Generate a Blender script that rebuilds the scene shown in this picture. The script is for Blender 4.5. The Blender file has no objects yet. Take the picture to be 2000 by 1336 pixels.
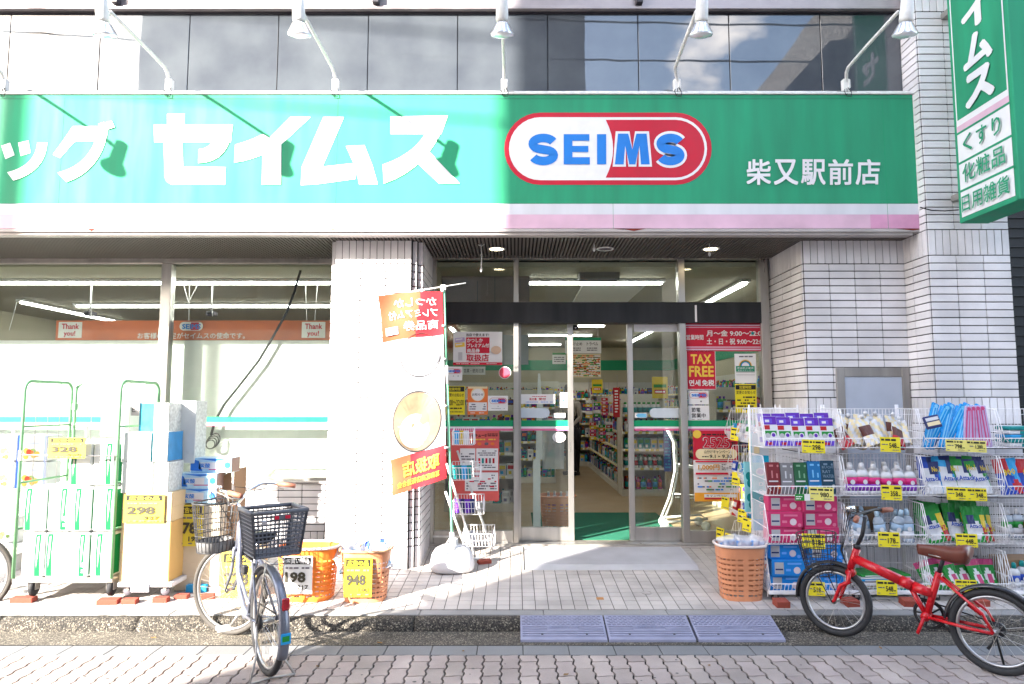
import bpy, bmesh, math, random
from math import sin, cos, pi, atan, radians, sqrt, atan2
from mathutils import Vector, Matrix
random.seed(7)
SC = bpy.context.scene
COL = SC.collection
# ---------------------------------------------------------------- camera
F, CX, CY, HC = 1340.0, 1006.0, 668.0, 1.56
TH = atan(120.0 / F)
cd = bpy.data.cameras.new('camera'); cam = bpy.data.objects.new('camera', cd); COL.objects.link(cam)
cam.location = (0, 0, HC); cam.rotation_euler = (pi / 2 + TH, 0, 0)
cd.sensor_width = 36.0; cd.lens = 36.0 * F / 2000.0; cd.shift_x = -6.0 / 2000.0
cd.clip_start = 0.05; cd.clip_end = 400
SC.camera = cam
# ---------------------------------------------------------------- light
SUN_DIR = Vector((0.707, 0.707, -0.48)).normalized()
sl = bpy.data.lights.new('sun', 'SUN'); so = bpy.data.objects.new('sun', sl); COL.objects.link(so)
so.location = (-10, -8, 14)
so.rotation_euler = SUN_DIR.to_track_quat('-Z', 'Y').to_euler()
sl.energy = 4.8; sl.angle = radians(0.7); sl.color = (1.0, 0.93, 0.83)
wd = bpy.data.worlds.new('World'); SC.world = wd; wd.use_nodes = True
nt = wd.node_tree; nt.nodes.clear()
out = nt.nodes.new('ShaderNodeOutputWorld'); bg = nt.nodes.new('ShaderNodeBackground')
sky = nt.nodes.new('ShaderNodeTexSky'); sky.sky_type = 'NISHITA'; sky.sun_disc = False
sky.sun_elevation = radians(25.6); sky.sun_rotation = radians(225)
sky.air_density = 1.0; sky.dust_density = 1.6; sky.ozone_density = 0.8
tc = nt.nodes.new('ShaderNodeTexCoord'); mp = nt.nodes.new('ShaderNodeMapping'); mp.inputs['Scale'].default_value = (1, 1, 1.9)
mp.inputs['Location'].default_value = (0.35, 0.1, 0.2)
ns = nt.nodes.new('ShaderNodeTexNoise'); ns.inputs['Scale'].default_value = 3.4; ns.inputs['Detail'].default_value = 9; ns.inputs['Roughness'].default_value = 0.58
cr = nt.nodes.new('ShaderNodeValToRGB'); cr.color_ramp.elements[0].position = 0.53; cr.color_ramp.elements[1].position = 0.64
mx = nt.nodes.new('ShaderNodeMix'); mx.data_type = 'RGBA'; mx.inputs['B'].default_value = (9.4, 8.9, 8.6, 1)
nt.links.new(tc.outputs['Generated'], mp.inputs['Vector']); nt.links.new(mp.outputs[0], ns.inputs['Vector'])
nt.links.new(ns.outputs['Fac'], cr.inputs['Fac']); nt.links.new(cr.outputs['Color'], mx.inputs['Factor'])
nt.links.new(sky.outputs[0], mx.inputs['A']); nt.links.new(mx.outputs['Result'], bg.inputs['Color'])
nt.links.new(bg.outputs[0], out.inputs['Surface']); bg.inputs['Strength'].default_value = 0.15
SC.view_settings.view_transform = 'Standard'; SC.view_settings.look = 'None'
SC.view_settings.exposure = 2.76; SC.view_settings.gamma = 1.0; SC.view_settings.use_curve_mapping = False
SC.cycles.use_denoising = True
SC.cycles.max_bounces = 10; SC.cycles.transparent_max_bounces = 24; SC.cycles.sample_clamp_indirect = 6

# ---------------------------------------------------------------- helpers
def W(px, py, d):
    x = (px - CX) / F; v = (CY - py) / F
    t = d / (cos(TH) - v * sin(TH))
    return Vector((x * t, d, HC + (sin(TH) + v * cos(TH)) * t))
def G(px, py, z):
    x = (px - CX) / F; v = (CY - py) / F
    dz = sin(TH) + v * cos(TH); t = (z - HC) / dz
    return Vector((x * t, (cos(TH) - v * sin(TH)) * t, z))
SL = 0.067; Y0 = 5.22; DOOR = 7.0; ZE = 0.045
def zf(y): return ZE + SL * (min(y, DOOR) - Y0)
def GA(px, py):                       # a point on the sloping tiled forecourt
    x = (px - CX) / F; v = (CY - py) / F
    dy = cos(TH) - v * sin(TH); dz = sin(TH) + v * cos(TH)
    t = (ZE - SL * Y0 - HC) / (dz - SL * dy)
    return Vector((x * t, dy * t, HC + dz * t))

MATS = {}
def mat(name, c, rough=0.5, metal=0.0, var=0.06, scale=14.0, bump=0.0, bscale=60.0, trans=0.0, emit=None, es=0.0, coat=0.0, spec=0.3, streak=0.0, alpha=1.0):
    if name in MATS: return MATS[name]
    m = bpy.data.materials.new(name); MATS[name] = m; m.use_nodes = True
    n = m.node_tree.nodes; l = m.node_tree.links; b = n['Principled BSDF']
    c = tuple(c) + ((1.0,) if len(c) == 3 else ())
    b.inputs['Roughness'].default_value = rough; b.inputs['Metallic'].default_value = metal
    b.inputs['Base Color'].default_value = c
    b.inputs['Transmission Weight'].default_value = trans; b.inputs['Coat Weight'].default_value = coat
    b.inputs['Specular IOR Level'].default_value = spec; b.inputs['Alpha'].default_value = alpha
    if emit: b.inputs['Emission Color'].default_value = tuple(emit) + (1,); b.inputs['Emission Strength'].default_value = es
    if var > 0 or bump > 0:
        t = n.new('ShaderNodeTexCoord'); g = n.new('ShaderNodeNewGeometry')
    if var > 0:
        no = n.new('ShaderNodeTexNoise'); no.inputs['Scale'].default_value = scale; no.inputs['Detail'].default_value = 5
        mpg = n.new('ShaderNodeMapping'); mpg.inputs['Scale'].default_value = (1, 1, 0.12 if streak else 1)
        l.new(g.outputs['Position'], mpg.inputs['Vector']); l.new(mpg.outputs[0], no.inputs['Vector'])
        hs = n.new('ShaderNodeHueSaturation'); hs.inputs['Color'].default_value = c
        mr = n.new('ShaderNodeMapRange'); mr.inputs['From Min'].default_value = 0.3; mr.inputs['From Max'].default_value = 0.7
        mr.inputs['To Min'].default_value = 1 - var * (1.6 if streak else 1); mr.inputs['To Max'].default_value = 1 + var
        l.new(no.outputs['Fac'], mr.inputs['Value']); l.new(mr.outputs[0], hs.inputs['Value'])
        l.new(hs.outputs[0], b.inputs['Base Color'])
        mr2 = n.new('ShaderNodeMapRange'); mr2.inputs['From Min'].default_value = 0.3; mr2.inputs['From Max'].default_value = 0.7
        mr2.inputs['To Min'].default_value = max(0.02, rough * 0.85); mr2.inputs['To Max'].default_value = min(1, rough * 1.2)
        l.new(no.outputs['Fac'], mr2.inputs['Value']); l.new(mr2.outputs[0], b.inputs['Roughness'])
    if bump > 0:
        nb = n.new('ShaderNodeTexNoise'); nb.inputs['Scale'].default_value = bscale; nb.inputs['Detail'].default_value = 4
        bp = n.new('ShaderNodeBump'); bp.inputs['Strength'].default_value = bump; bp.inputs['Distance'].default_value = 0.01
        l.new(t.outputs['Object'], nb.inputs['Vector']); l.new(nb.outputs['Fac'], bp.inputs['Height']); l.new(bp.outputs[0], b.inputs['Normal'])
    return m
def randmat(name, c, amt=0.06, rough=0.5, hue=0.0, sat=0.1, bump=0.0, bscale=80, spec=0.35, grain=0.0, gscale=120, stain=0.0):
    """material whose tone differs from piece to piece (per object / per mesh island), with grain"""
    if name in MATS: return MATS[name]
    m = bpy.data.materials.new(name); MATS[name] = m; m.use_nodes = True
    n = m.node_tree.nodes; l = m.node_tree.links; b = n['Principled BSDF']
    b.inputs['Roughness'].default_value = rough; b.inputs['Specular IOR Level'].default_value = spec
    g = n.new('ShaderNodeNewGeometry'); oi = n.new('ShaderNodeObjectInfo')
    ad = n.new('ShaderNodeMath'); ad.operation = 'ADD'; fr = n.new('ShaderNodeMath'); fr.operation = 'FRACT'
    l.new(g.outputs['Random Per Island'], ad.inputs[0]); l.new(oi.outputs['Random'], ad.inputs[1]); l.new(ad.outputs[0], fr.inputs[0])
    mr = n.new('ShaderNodeMapRange'); mr.inputs['To Min'].default_value = 1 - amt; mr.inputs['To Max'].default_value = 1 + amt
    l.new(fr.outputs[0], mr.inputs['Value'])
    hs = n.new('ShaderNodeHueSaturation'); hs.inputs['Color'].default_value = tuple(c) + (1,)
    no = n.new('ShaderNodeTexNoise'); no.inputs['Scale'].default_value = gscale; no.inputs['Detail'].default_value = 6; no.inputs['Roughness'].default_value = 0.7
    l.new(g.outputs['Position'], no.inputs['Vector'])
    m2 = n.new('ShaderNodeMapRange'); m2.inputs['From Min'].default_value = 0.25; m2.inputs['From Max'].default_value = 0.75
    m2.inputs['To Min'].default_value = 1 - grain; m2.inputs['To Max'].default_value = 1 + grain
    l.new(no.outputs['Fac'], m2.inputs['Value'])
    mu = n.new('ShaderNodeMath'); mu.operation = 'MULTIPLY'; l.new(mr.outputs[0], mu.inputs[0]); l.new(m2.outputs[0], mu.inputs[1])
    ns2 = n.new('ShaderNodeTexNoise'); ns2.inputs['Scale'].default_value = 2.3; ns2.inputs['Detail'].default_value = 5
    l.new(g.outputs['Position'], ns2.inputs['Vector'])
    m3 = n.new('ShaderNodeMapRange'); m3.inputs['From Min'].default_value = 0.35; m3.inputs['From Max'].default_value = 0.65
    m3.inputs['To Min'].default_value = 1 - stain; m3.inputs['To Max'].default_value = 1 + stain * 0.3
    l.new(ns2.outputs['Fac'], m3.inputs['Value'])
    mu2 = n.new('ShaderNodeMath'); mu2.operation = 'MULTIPLY'; l.new(mu.outputs[0], mu2.inputs[0]); l.new(m3.outputs[0], mu2.inputs[1])
    l.new(mu2.outputs[0], hs.inputs['Value'])
    hr = n.new('ShaderNodeMapRange'); hr.inputs['To Min'].default_value = 0.5 - hue; hr.inputs['To Max'].default_value = 0.5 + hue
    f2 = n.new('ShaderNodeMath'); f2.operation = 'MULTIPLY'; f2.inputs[1].default_value = 7.31; f3 = n.new('ShaderNodeMath'); f3.operation = 'FRACT'
    l.new(fr.outputs[0], f2.inputs[0]); l.new(f2.outputs[0], f3.inputs[0]); l.new(f3.outputs[0], hr.inputs['Value']); l.new(hr.outputs[0], hs.inputs['Hue'])
    l.new(hs.outputs[0], b.inputs['Base Color'])
    if bump > 0:
        nb = n.new('ShaderNodeTexNoise'); nb.inputs['Scale'].default_value = bscale; nb.inputs['Detail'].default_value = 5
        l.new(g.outputs['Position'], nb.inputs['Vector'])
        bp = n.new('ShaderNodeBump'); bp.inputs['Strength'].default_value = bump; bp.inputs['Distance'].default_value = 0.01
        l.new(nb.outputs['Fac'], bp.inputs['Height']); l.new(bp.outputs[0], b.inputs['Normal'])
    return m
def glassmat(name, tint=(0.93, 0.97, 0.95), refl=1.0, dust=0.03, rough=0.0):
    if name in MATS: return MATS[name]
    m = bpy.data.materials.new(name); MATS[name] = m; m.use_nodes = True
    n = m.node_tree.nodes; l = m.node_tree.links; n.clear()
    o = n.new('ShaderNodeOutputMaterial'); tr = n.new('ShaderNodeBsdfTransparent'); gl = n.new('ShaderNodeBsdfGlossy'); fr = n.new('ShaderNodeLayerWeight')
    tr.inputs[0].default_value = tuple(tint) + (1,); gl.inputs['Roughness'].default_value = rough; fr.inputs[0].default_value = 0.5
    pw = n.new('ShaderNodeMath'); pw.operation = 'POWER'; pw.inputs[1].default_value = 5.0; l.new(fr.outputs['Facing'], pw.inputs[0])
    mm = n.new('ShaderNodeMath'); mm.operation = 'MULTIPLY_ADD'; mm.inputs[1].default_value = 0.8 * refl; mm.inputs[2].default_value = 0.045 * refl
    l.new(pw.outputs[0], mm.inputs[0]); mi = n.new('ShaderNodeMixShader'); l.new(mm.outputs[0], mi.inputs[0]); l.new(tr.outputs[0], mi.inputs[1]); l.new(gl.outputs[0], mi.inputs[2])
    df = n.new('ShaderNodeBsdfDiffuse'); df.inputs[0].default_value = (0.75, 0.74, 0.7, 1)
    no = n.new('ShaderNodeTexNoise'); no.inputs['Scale'].default_value = 5; no.inputs['Detail'].default_value = 8; g = n.new('ShaderNodeNewGeometry')
    l.new(g.outputs['Position'], no.inputs['Vector'])
    mr = n.new('ShaderNodeMapRange'); mr.inputs['From Min'].default_value = 0.3; mr.inputs['From Max'].default_value = 0.8; mr.inputs['To Min'].default_value = dust * 0.5; mr.inputs['To Max'].default_value = dust * 2
    l.new(no.outputs['Fac'], mr.inputs['Value'])
    m2 = n.new('ShaderNodeMixShader'); l.new(mr.outputs[0], m2.inputs[0]); l.new(mi.outputs[0], m2.inputs[1]); l.new(df.outputs[0], m2.inputs[2])
    l.new(m2.outputs[0], o.inputs[0])
    return m

def frame_at(d):
    d = Vector(d).normalized(); u = Vector((0, 0, 1)) if abs(d.z) < 0.9 else Vector((1, 0, 0))
    a = d.cross(u).normalized(); return a, d.cross(a).normalized()
class MB:
    def __init__(s): s.v = []; s.f = []; s.m = []; s.sm = []; s.mats = []
    def mi(s, m):
        if m not in s.mats: s.mats.append(m)
        return s.mats.index(m)
    def add(s, vs, fs, m=None, smooth=False):
        o = len(s.v); s.v += [tuple(v) for v in vs]; k = s.mi(m) if m else 0
        for f in fs: s.f.append([i + o for i in f]); s.m.append(k); s.sm.append(smooth)
        return s
    def box(s, x0, x1, y0, y1, z0, z1, m=None, c=0.0, T=None):
        if x0 > x1: x0, x1 = x1, x0
        if y0 > y1: y0, y1 = y1, y0
        if z0 > z1: z0, z1 = z1, z0
        if c <= 0:
            vs = [(x, y, z) for z in (z0, z1) for y in (y0, y1) for x in (x0, x1)]
            fs = [(0, 2, 3, 1), (4, 5, 7, 6), (0, 1, 5, 4), (2, 6, 7, 3), (0, 4, 6, 2), (1, 3, 7, 5)]
        else:
            vs = []; idx = {}
            X = (x0, x1); Y = (y0, y1); Z = (z0, z1); sg = (1, -1)
            for i in (0, 1):
                for j in (0, 1):
                    for k in (0, 1):
                        for a in range(3):
                            p = [X[i], Y[j], Z[k]]
                            for b, q in enumerate((i, j, k)):
                                if b != a: p[b] += sg[q] * c
                            idx[(i, j, k, a)] = len(vs); vs.append(tuple(p))
            fs = []
            for a in range(3):
                b, e = [q for q in range(3) if q != a]
                for side in (0, 1):
                    q = []
                    for (u, w) in ((0, 0), (1, 0), (1, 1), (0, 1)):
                        key = [0, 0, 0]; key[a] = side; key[b] = u; key[e] = w; q.append(idx[tuple(key) + (a,)])
                    fs.append(q)
            for a in range(3):      # edges along axis a
                b, e = [q for q in range(3) if q != a]
                for u in (0, 1):
                    for w in (0, 1):
                        k0 = [0, 0, 0]; k1 = [0, 0, 0]; k0[b] = k1[b] = u; k0[e] = k1[e] = w; k1[a] = 1
                        fs.append([idx[tuple(k0) + (b,)], idx[tuple(k0) + (e,)], idx[tuple(k1) + (e,)], idx[tuple(k1) + (b,)]])
            for i in (0, 1):
                for j in (0, 1):
                    for k in (0, 1): fs.append([idx[(i, j, k, 0)], idx[(i, j, k, 1)], idx[(i, j, k, 2)]])
        if T is not None: vs = [T @ Vector(v) for v in vs]
        return s.add(vs, fs, m)
    def tube(s, pts, r, n=6, m=None, cap=True, close=False, smooth=True):
        pts = [Vector(p) for p in pts]; N = len(pts)
        rs = r if isinstance(r, (list, tuple)) else [r] * N
        vs = []; fs = []; a = None
        for i, p in enumerate(pts):
            if close: d = pts[(i + 1) % N] - pts[i - 1]
            else: d = pts[min(i + 1, N - 1)] - pts[max(i - 1, 0)]
            if d.length < 1e-9: d = Vector((0, 0, 1))
            d.normalize()
            if a is None: a, b = frame_at(d)
            else:
                a = (a - d * a.dot(d)); a = a.normalized() if a.length > 1e-6 else frame_at(d)[0]; b = d.cross(a)
            for k in range(n):
                t = 2 * pi * k / n; vs.append(p + (a * cos(t) + b * sin(t)) * rs[i])
        for i in range(N if close else N - 1):
            for k in range(n):
                j = (i + 1) % N; fs.append([i * n + k, i * n + (k + 1) % n, j * n + (k + 1) % n, j * n + k])
        if cap and not close: fs.append(list(range(n))[::-1]); fs.append([(N - 1) * n + k for k in range(n)])
        return s.add(vs, fs, m, smooth and n > 4)
    def torus(s, c, u, v, R, r, n=40, k=8, m=None, flat=1.0, a0=0, a1=2 * pi):
        c = Vector(c); u = Vector(u).normalized(); v = Vector(v).normalized(); w = u.cross(v)
        full = abs(a1 - a0 - 2 * pi) < 1e-6; vs = []; fs = []; N = n if full else n + 1
        for i in range(N):
            t = a0 + (a1 - a0) * i / n; d = u * cos(t) + v * sin(t)
            for j in range(k):
                q = 2 * pi * j / k; vs.append(c + d * (R + r * cos(q)) + w * r * flat * sin(q))
        for i in range(n):
            for j in range(k):
                i2 = (i + 1) % N; fs.append([i * k + j, i * k + (j + 1) % k, i2 * k + (j + 1) % k, i2 * k + j])
        return s.add(vs, fs, m, True)
    def lathe(s, prof, c=(0, 0, 0), n=16, m=None, axis=(0, 0, 1), sx=1, sy=1, smooth=True):
        c = Vector(c); ax = Vector(axis).normalized(); vs = []; fs = []
        if abs(ax.z) > 0.999: a, b = Vector((1, 0, 0)), Vector((0, 1, 0))
        else: a, b = frame_at(ax)
        for (r, h) in prof:
            for k in range(n):
                t = 2 * pi * k / n; vs.append(c + a * (r * cos(t) * sx) + b * (r * sin(t) * sy) + ax * h)
        for i in range(len(prof) - 1):
            for k in range(n): fs.append([i * n + k, i * n + (k + 1) % n, (i + 1) * n + (k + 1) % n, (i + 1) * n + k])
        fs.append(list(range(n))[::-1]); fs.append([(len(prof) - 1) * n + k for k in range(n)])
        return s.add(vs, fs, m, smooth)
    def prism(s, poly, y0, y1, m=None, plane='XZ'):
        n = len(poly)
        f = {'XZ': lambda p, y: (p[0], y, p[1]), 'YZ': lambda p, y: (y, p[0], p[1]), 'XY': lambda p, y: (p[0], p[1], y)}[plane]
        vs = [f(p, y0) for p in poly] + [f(p, y1) for p in poly]
        fs = [list(range(n))[::-1], list(range(n, 2 * n))] + [[i, (i + 1) % n, n + (i + 1) % n, n + i] for i in range(n)]
        return s.add(vs, fs, m)
    def mesh(s, name, m=None):
        me = bpy.data.meshes.new(name); me.from_pydata(s.v, [], s.f)
        ms = s.mats if s.mats else ([m] if m else [])
        for x in ms: me.materials.append(x)
        if s.m: me.polygons.foreach_set('material_index', s.m); me.polygons.foreach_set('use_smooth', s.sm)
        bm = bmesh.new(); bm.from_mesh(me); bmesh.ops.recalc_face_normals(bm, faces=bm.faces); bm.to_mesh(me); bm.free()
        me.update(); return me
def tag(o, label=None, cat=None, group=None, kind=None):
    if label: o['label'] = label
    if cat: o['category'] = cat
    if group: o['group'] = group
    if kind: o['kind'] = kind
    return o
def link(o, parent=None):
    COL.objects.link(o)
    if parent: o.parent = parent
    return o
def obj(name, mb, m=None, parent=None, loc=None, rot=None, kind=None, label=None):
    me = mb.mesh(name, m) if isinstance(mb, MB) else mb
    o = bpy.data.objects.new(name, me); link(o, parent)
    if loc is not None: o.location = loc
    if rot is not None: o.rotation_euler = rot
    if kind: o['kind'] = kind
    if label: o['label'] = label
    return o
def thing(name, label, cat, loc=(0, 0, 0), rot=(0, 0, 0), group=None):
    o = bpy.data.objects.new(name, None); link(o); o.location = loc; o.rotation_euler = rot; o.empty_display_size = 0.1
    return tag(o, label, cat, group)
def solo(name, mb, m, label, cat, loc=None, rot=None, group=None):
    return tag(obj(name, mb, m, None, loc, rot), label, cat, group)
def struct(name, mb, m=None, parent=None): return tag(obj(name, mb, m, parent), kind='structure')
KIDS = {}
def copy_tree(o, label=None, loc=None, rot=None, scale=None, group=None, parent=None):
    c = o.copy(); COL.objects.link(c); c.parent = parent
    for ch in [x for x in COL.objects if x.parent == o] if o not in KIDS else KIDS[o]: copy_tree(ch, parent=c)
    if label: c['label'] = label
    if group: c['group'] = group
    if loc is not None: c.location = loc
    if rot is not None: c.rotation_euler = rot
    if scale is not None: c.scale = scale
    return c
def remember(o):
    def rec(x):
        KIDS[x] = [y for y in COL.objects if y.parent == x]
        for y in KIDS[x]: rec(y)
    rec(o); return o

# ---- text -> flat polygons
TXT = {}
def text_mesh(s, bold=0.0, res=2):
    """flat glyph polygons (x, y, layer); bold lettering is made of shifted copies, each on its own layer"""
    key = (s, bold, res)
    if key in TXT: return TXT[key]
    if (s, 0, res) not in TXT:
        cu = bpy.data.curves.new('lettering', 'FONT'); cu.body = s; cu.size = 1.0; cu.resolution_u = res; cu.fill_mode = 'FRONT'
        o = bpy.data.objects.new('lettering', cu); COL.objects.link(o)
        dg = bpy.context.evaluated_depsgraph_get(); me = bpy.data.meshes.new_from_object(o.evaluated_get(dg))
        TXT[(s, 0, res)] = ([(v.co.x, v.co.y, 0) for v in me.vertices], [list(p.vertices) for p in me.polygons])
        bpy.data.objects.remove(o); bpy.data.meshes.remove(me); bpy.data.curves.remove(cu)
    v0, f0 = TXT[(s, 0, res)][:2]
    sh = [(0, 0)] if bold <= 0 else ([(-bold, -bold), (bold, -bold), (-bold, bold), (bold, bold)] if bold < 0.03 else [(bold * cos(k * pi / 4), bold * sin(k * pi / 4)) for k in range(8)] + [(0, 0)])
    vs = []; fs = []
    for k, (dx, dy) in enumerate(sh):
        o_ = len(vs); vs += [(x + dx, y + dy, k) for (x, y, _) in v0]; fs += [[i + o_ for i in f] for f in f0]
    if not vs: vs = [(0, 0, 0), (1, 0, 0), (1, 1, 0)]
    x0 = min(v[0] for v in vs); x1 = max(v[0] for v in vs); y0 = min(v[1] for v in vs); y1 = max(v[1] for v in vs)
    TXT[key] = (vs, fs, x0, x1, y0, y1); return TXT[key]
class PR:
    """a printed sheet: local x right, z up, faces -Y; drawn in units (0..U, 0..V) with v downwards"""
    def __init__(s, w, h, U, V, back, t=0.003, skew=None):
        s.w, s.h, s.U, s.V = w, h, U, V; s.mb = MB(); s.L = 0
        if back: s.mb.box(0, w, 0, t, 0, h, back)
        s.fn = None
    def P(s, u, v): return (u / s.U * s.w, -0.0004 * s.L - 0.0004, s.h - v / s.V * s.h)
    def rect(s, u0, v0, u1, v1, m): s.L += 1; s.mb.add([s.P(u0, v1), s.P(u1, v1), s.P(u1, v0), s.P(u0, v0)], [(0, 1, 2, 3)], m); return s
    def poly(s, pts, m): s.L += 1; s.mb.add([s.P(*p) for p in pts], [list(range(len(pts)))], m); return s
    def disc(s, u, v, r, m, ry=None, n=28): return s.poly([(u + r * cos(2 * pi * k / n), v + (ry or r) * sin(2 * pi * k / n)) for k in range(n)], m)
    def pill(s, u0, v0, u1, v1, m, n=14):
        r = abs(v1 - v0) / 2; cy = (v0 + v1) / 2; k = s.w / s.U * s.V / s.h; rx = r / k
        pts = [(u1 - rx + rx * cos(a), cy + r * sin(a)) for a in [-pi / 2 + pi * i / n for i in range(n + 1)]]
        pts += [(u0 + rx - rx * cos(a), cy - r * sin(a)) for a in [-pi / 2 + pi * i / n for i in range(n + 1)]]
        return s.poly(pts, m)
    def text(s, t, u0, v0, u1, v1, m, bold=0.012, res=2, keep=False, shear=0.0, flip=False):
        """fit the text into the box"""
        vs, fs, x0, x1, y0, y1 = text_mesh(t, bold, res); s.L += 1
        q = []
        for (x, y, k) in vs:
            a = (x - x0) / max(1e-6, x1 - x0); b = (y - y0) / max(1e-6, y1 - y0)
            if flip: a = 1 - a
            g = s.P(u0 + a * (u1 - u0) + shear * b * (u1 - u0), v1 + b * (v0 - v1)); q.append((g[0], g[1] - 0.00012 * k, g[2]))
        s.L += int(max(v[2] for v in vs) * 0.7 + 0.5)
        s.mb.add(q, fs, m); return s
    def ticks(s, u0, v0, u1, v1, m, rows, fill=0.75, seed=1):
        r = random.Random(seed); hh = (v1 - v0) / rows; s.L += 1
        for i in range(rows):
            u = u0; va = v0 + hh * (i + 0.25); vb = va + hh * 0.5
            while u < u1 - hh * 0.3:
                wd_ = hh * r.uniform(0.4, 2.2)
                if r.random() < fill:
                    e = min(u + wd_, u1); s.mb.add([s.P(u, vb), s.P(e, vb), s.P(e, va), s.P(u, va)], [(0, 1, 2, 3)], m)
                u += wd_ + hh * 0.25
        return s
def paper(name, px0, py0, px1, py1, d, back, label, cat, group=None, off=0.0, t=0.002):
    a = W(px0, py1, d); b = W(px1, py0, d); p = PR(b.x - a.x, b.z - a.z, px1 - px0, py1 - py0, back, t)
    p.meta = (name, a, label, cat, group, off); return p
def finish(p, parent=None):
    name, a, label, cat, group, off = p.meta
    o = obj(name, p.mb, None, parent); o.location = (a.x, a.y - off, a.z)
    return tag(o, label, cat, group)
# ================================================================ materials
white_tile = randmat('glazed_white_tile', (0.72, 0.70, 0.715), amt=0.09, rough=0.3, bump=0.12, bscale=26, stain=0.16, grain=0.03, gscale=60)
grout = mat('dark_grout', (0.035, 0.03, 0.032), 0.9, var=0.2)
floor_tile = randmat('floor_tile', (0.43, 0.395, 0.37), amt=0.08, rough=0.55, bump=0.1, bscale=90, stain=0.22, grain=0.06, gscale=150)
floor_grout = mat('floor_grout', (0.07, 0.065, 0.06), 0.9, var=0.3)
steel = mat('brushed_steel', (0.50, 0.48, 0.45), 0.32, metal=0.85, var=0.12, scale=9, streak=1)
steel_dull = mat('dull_steel', (0.36, 0.34, 0.32), 0.45, metal=0.6, var=0.15, scale=7, streak=1)
black_metal = mat('black_metal', (0.022, 0.023, 0.027), 0.5, var=0.35, scale=6, streak=1)
green_sign = mat('green_sign_vinyl', (0.026, 0.285, 0.15), 0.7, var=0.10, scale=8, streak=1, spec=0.28)
green_glass_band = mat('green_sticker', (0.004, 0.27, 0.115), 0.5, var=0.03)
white_sign = mat('white_sign_vinyl', (0.62, 0.63, 0.67), 0.6, var=0.07, scale=5, streak=1)
pink_sign = mat('faded_pink_vinyl', (0.64, 0.42, 0.53), 0.5, var=0.14, scale=3)
pink_band = mat('pink_sticker', (0.65, 0.13, 0.28), 0.5, var=0.03)
hot_pink = mat('fresh_pink_vinyl', (0.62, 0.10, 0.27), 0.5, var=0.1)
red = mat('red_print', (0.50, 0.012, 0.035), 0.5, var=0.05)
blue = mat('blue_print', (0.015, 0.19, 0.62), 0.5, var=0.05)
white = mat('white_print', (0.74, 0.74, 0.76), 0.55, var=0.03)
paperw = mat('white_paper', (0.70, 0.69, 0.68), 0.7, var=0.04, scale=6)
yellow = mat('yellow_paper', (0.72, 0.60, 0.02), 0.6, var=0.04, scale=8)
ypale = mat('pale_yellow_paper', (0.70, 0.62, 0.16), 0.6, var=0.05, scale=8)
black = mat('black_print', (0.015, 0.014, 0.013), 0.5, var=0.0)
grey_ink = mat('grey_ink', (0.12, 0.11, 0.13), 0.6, var=0.0)
orange = mat('orange_print', (0.70, 0.17, 0.04), 0.55, var=0.04)
cream = mat('cream_print', (0.72, 0.60, 0.36), 0.6, var=0.04)
beige_trim = mat('painted_beige_trim', (0.40, 0.37, 0.36), 0.5, var=0.12, scale=4)
rust = mat('rust', (0.16, 0.025, 0.015), 0.9, var=0.4, scale=40)
white_paint = mat('white_paint', (0.68, 0.68, 0.66), 0.4, var=0.12, scale=20)
chrome = mat('chrome', (0.7, 0.7, 0.7), 0.12, metal=1.0, var=0.0)
black_rubber = mat('black_rubber', (0.022, 0.022, 0.024), 0.7, var=0.2)
black_plastic = mat('black_plastic', (0.02, 0.02, 0.022), 0.4, var=0.1)
alu = mat('old_aluminium', (0.33, 0.30, 0.31), 0.45, metal=0.45, var=0.15, scale=5)
alu_dark = mat('dark_bronze_frame', (0.035, 0.032, 0.04), 0.4, var=0.2)
glass = glassmat('shop_glass', dust=0.005)
glass_dusty = glassmat('dusty_shop_glass', dust=0.006, tint=(0.90, 0.94, 0.92))

# ---- dark back-painted glass cladding, dusty
def cladding():
    m = bpy.data.materials.new('dusty_spandrel_glass'); m.use_nodes = True; n = m.node_tree.nodes; l = m.node_tree.links; b = n['Principled BSDF']
    g = n.new('ShaderNodeNewGeometry'); no = n.new('ShaderNodeTexNoise'); no.inputs['Scale'].default_value = 2.5; no.inputs['Detail'].default_value = 8
    l.new(g.outputs['Position'], no.inputs['Vector'])
    r = n.new('ShaderNodeValToRGB'); r.color_ramp.elements[0].color = (0.040, 0.047, 0.060, 1); r.color_ramp.elements[1].color = (0.075, 0.086, 0.098, 1)
    r.color_ramp.elements[0].position = 0.3; r.color_ramp.elements[1].position = 0.75
    l.new(no.outputs['Fac'], r.inputs['Fac']); l.new(r.outputs['Color'], b.inputs['Base Color'])
    b.inputs['Roughness'].default_value = 0.75; b.inputs['Specular IOR Level'].default_value = 0.08; b.inputs['Coat Weight'].default_value = 1.0; b.inputs['Coat IOR'].default_value = 1.8; b.inputs['Coat Roughness'].default_value = 0.015
    n2 = n.new('ShaderNodeTexNoise'); n2.inputs['Scale'].default_value = 1.3; bp = n.new('ShaderNodeBump'); bp.inputs['Strength'].default_value = 0.03; bp.inputs['Distance'].default_value = 0.05
    l.new(g.outputs['Position'], n2.inputs['Vector']); l.new(n2.outputs['Fac'], bp.inputs['Height']); l.new(bp.outputs[0], b.inputs['Coat Normal'])
    return m
clad = cladding()

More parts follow.
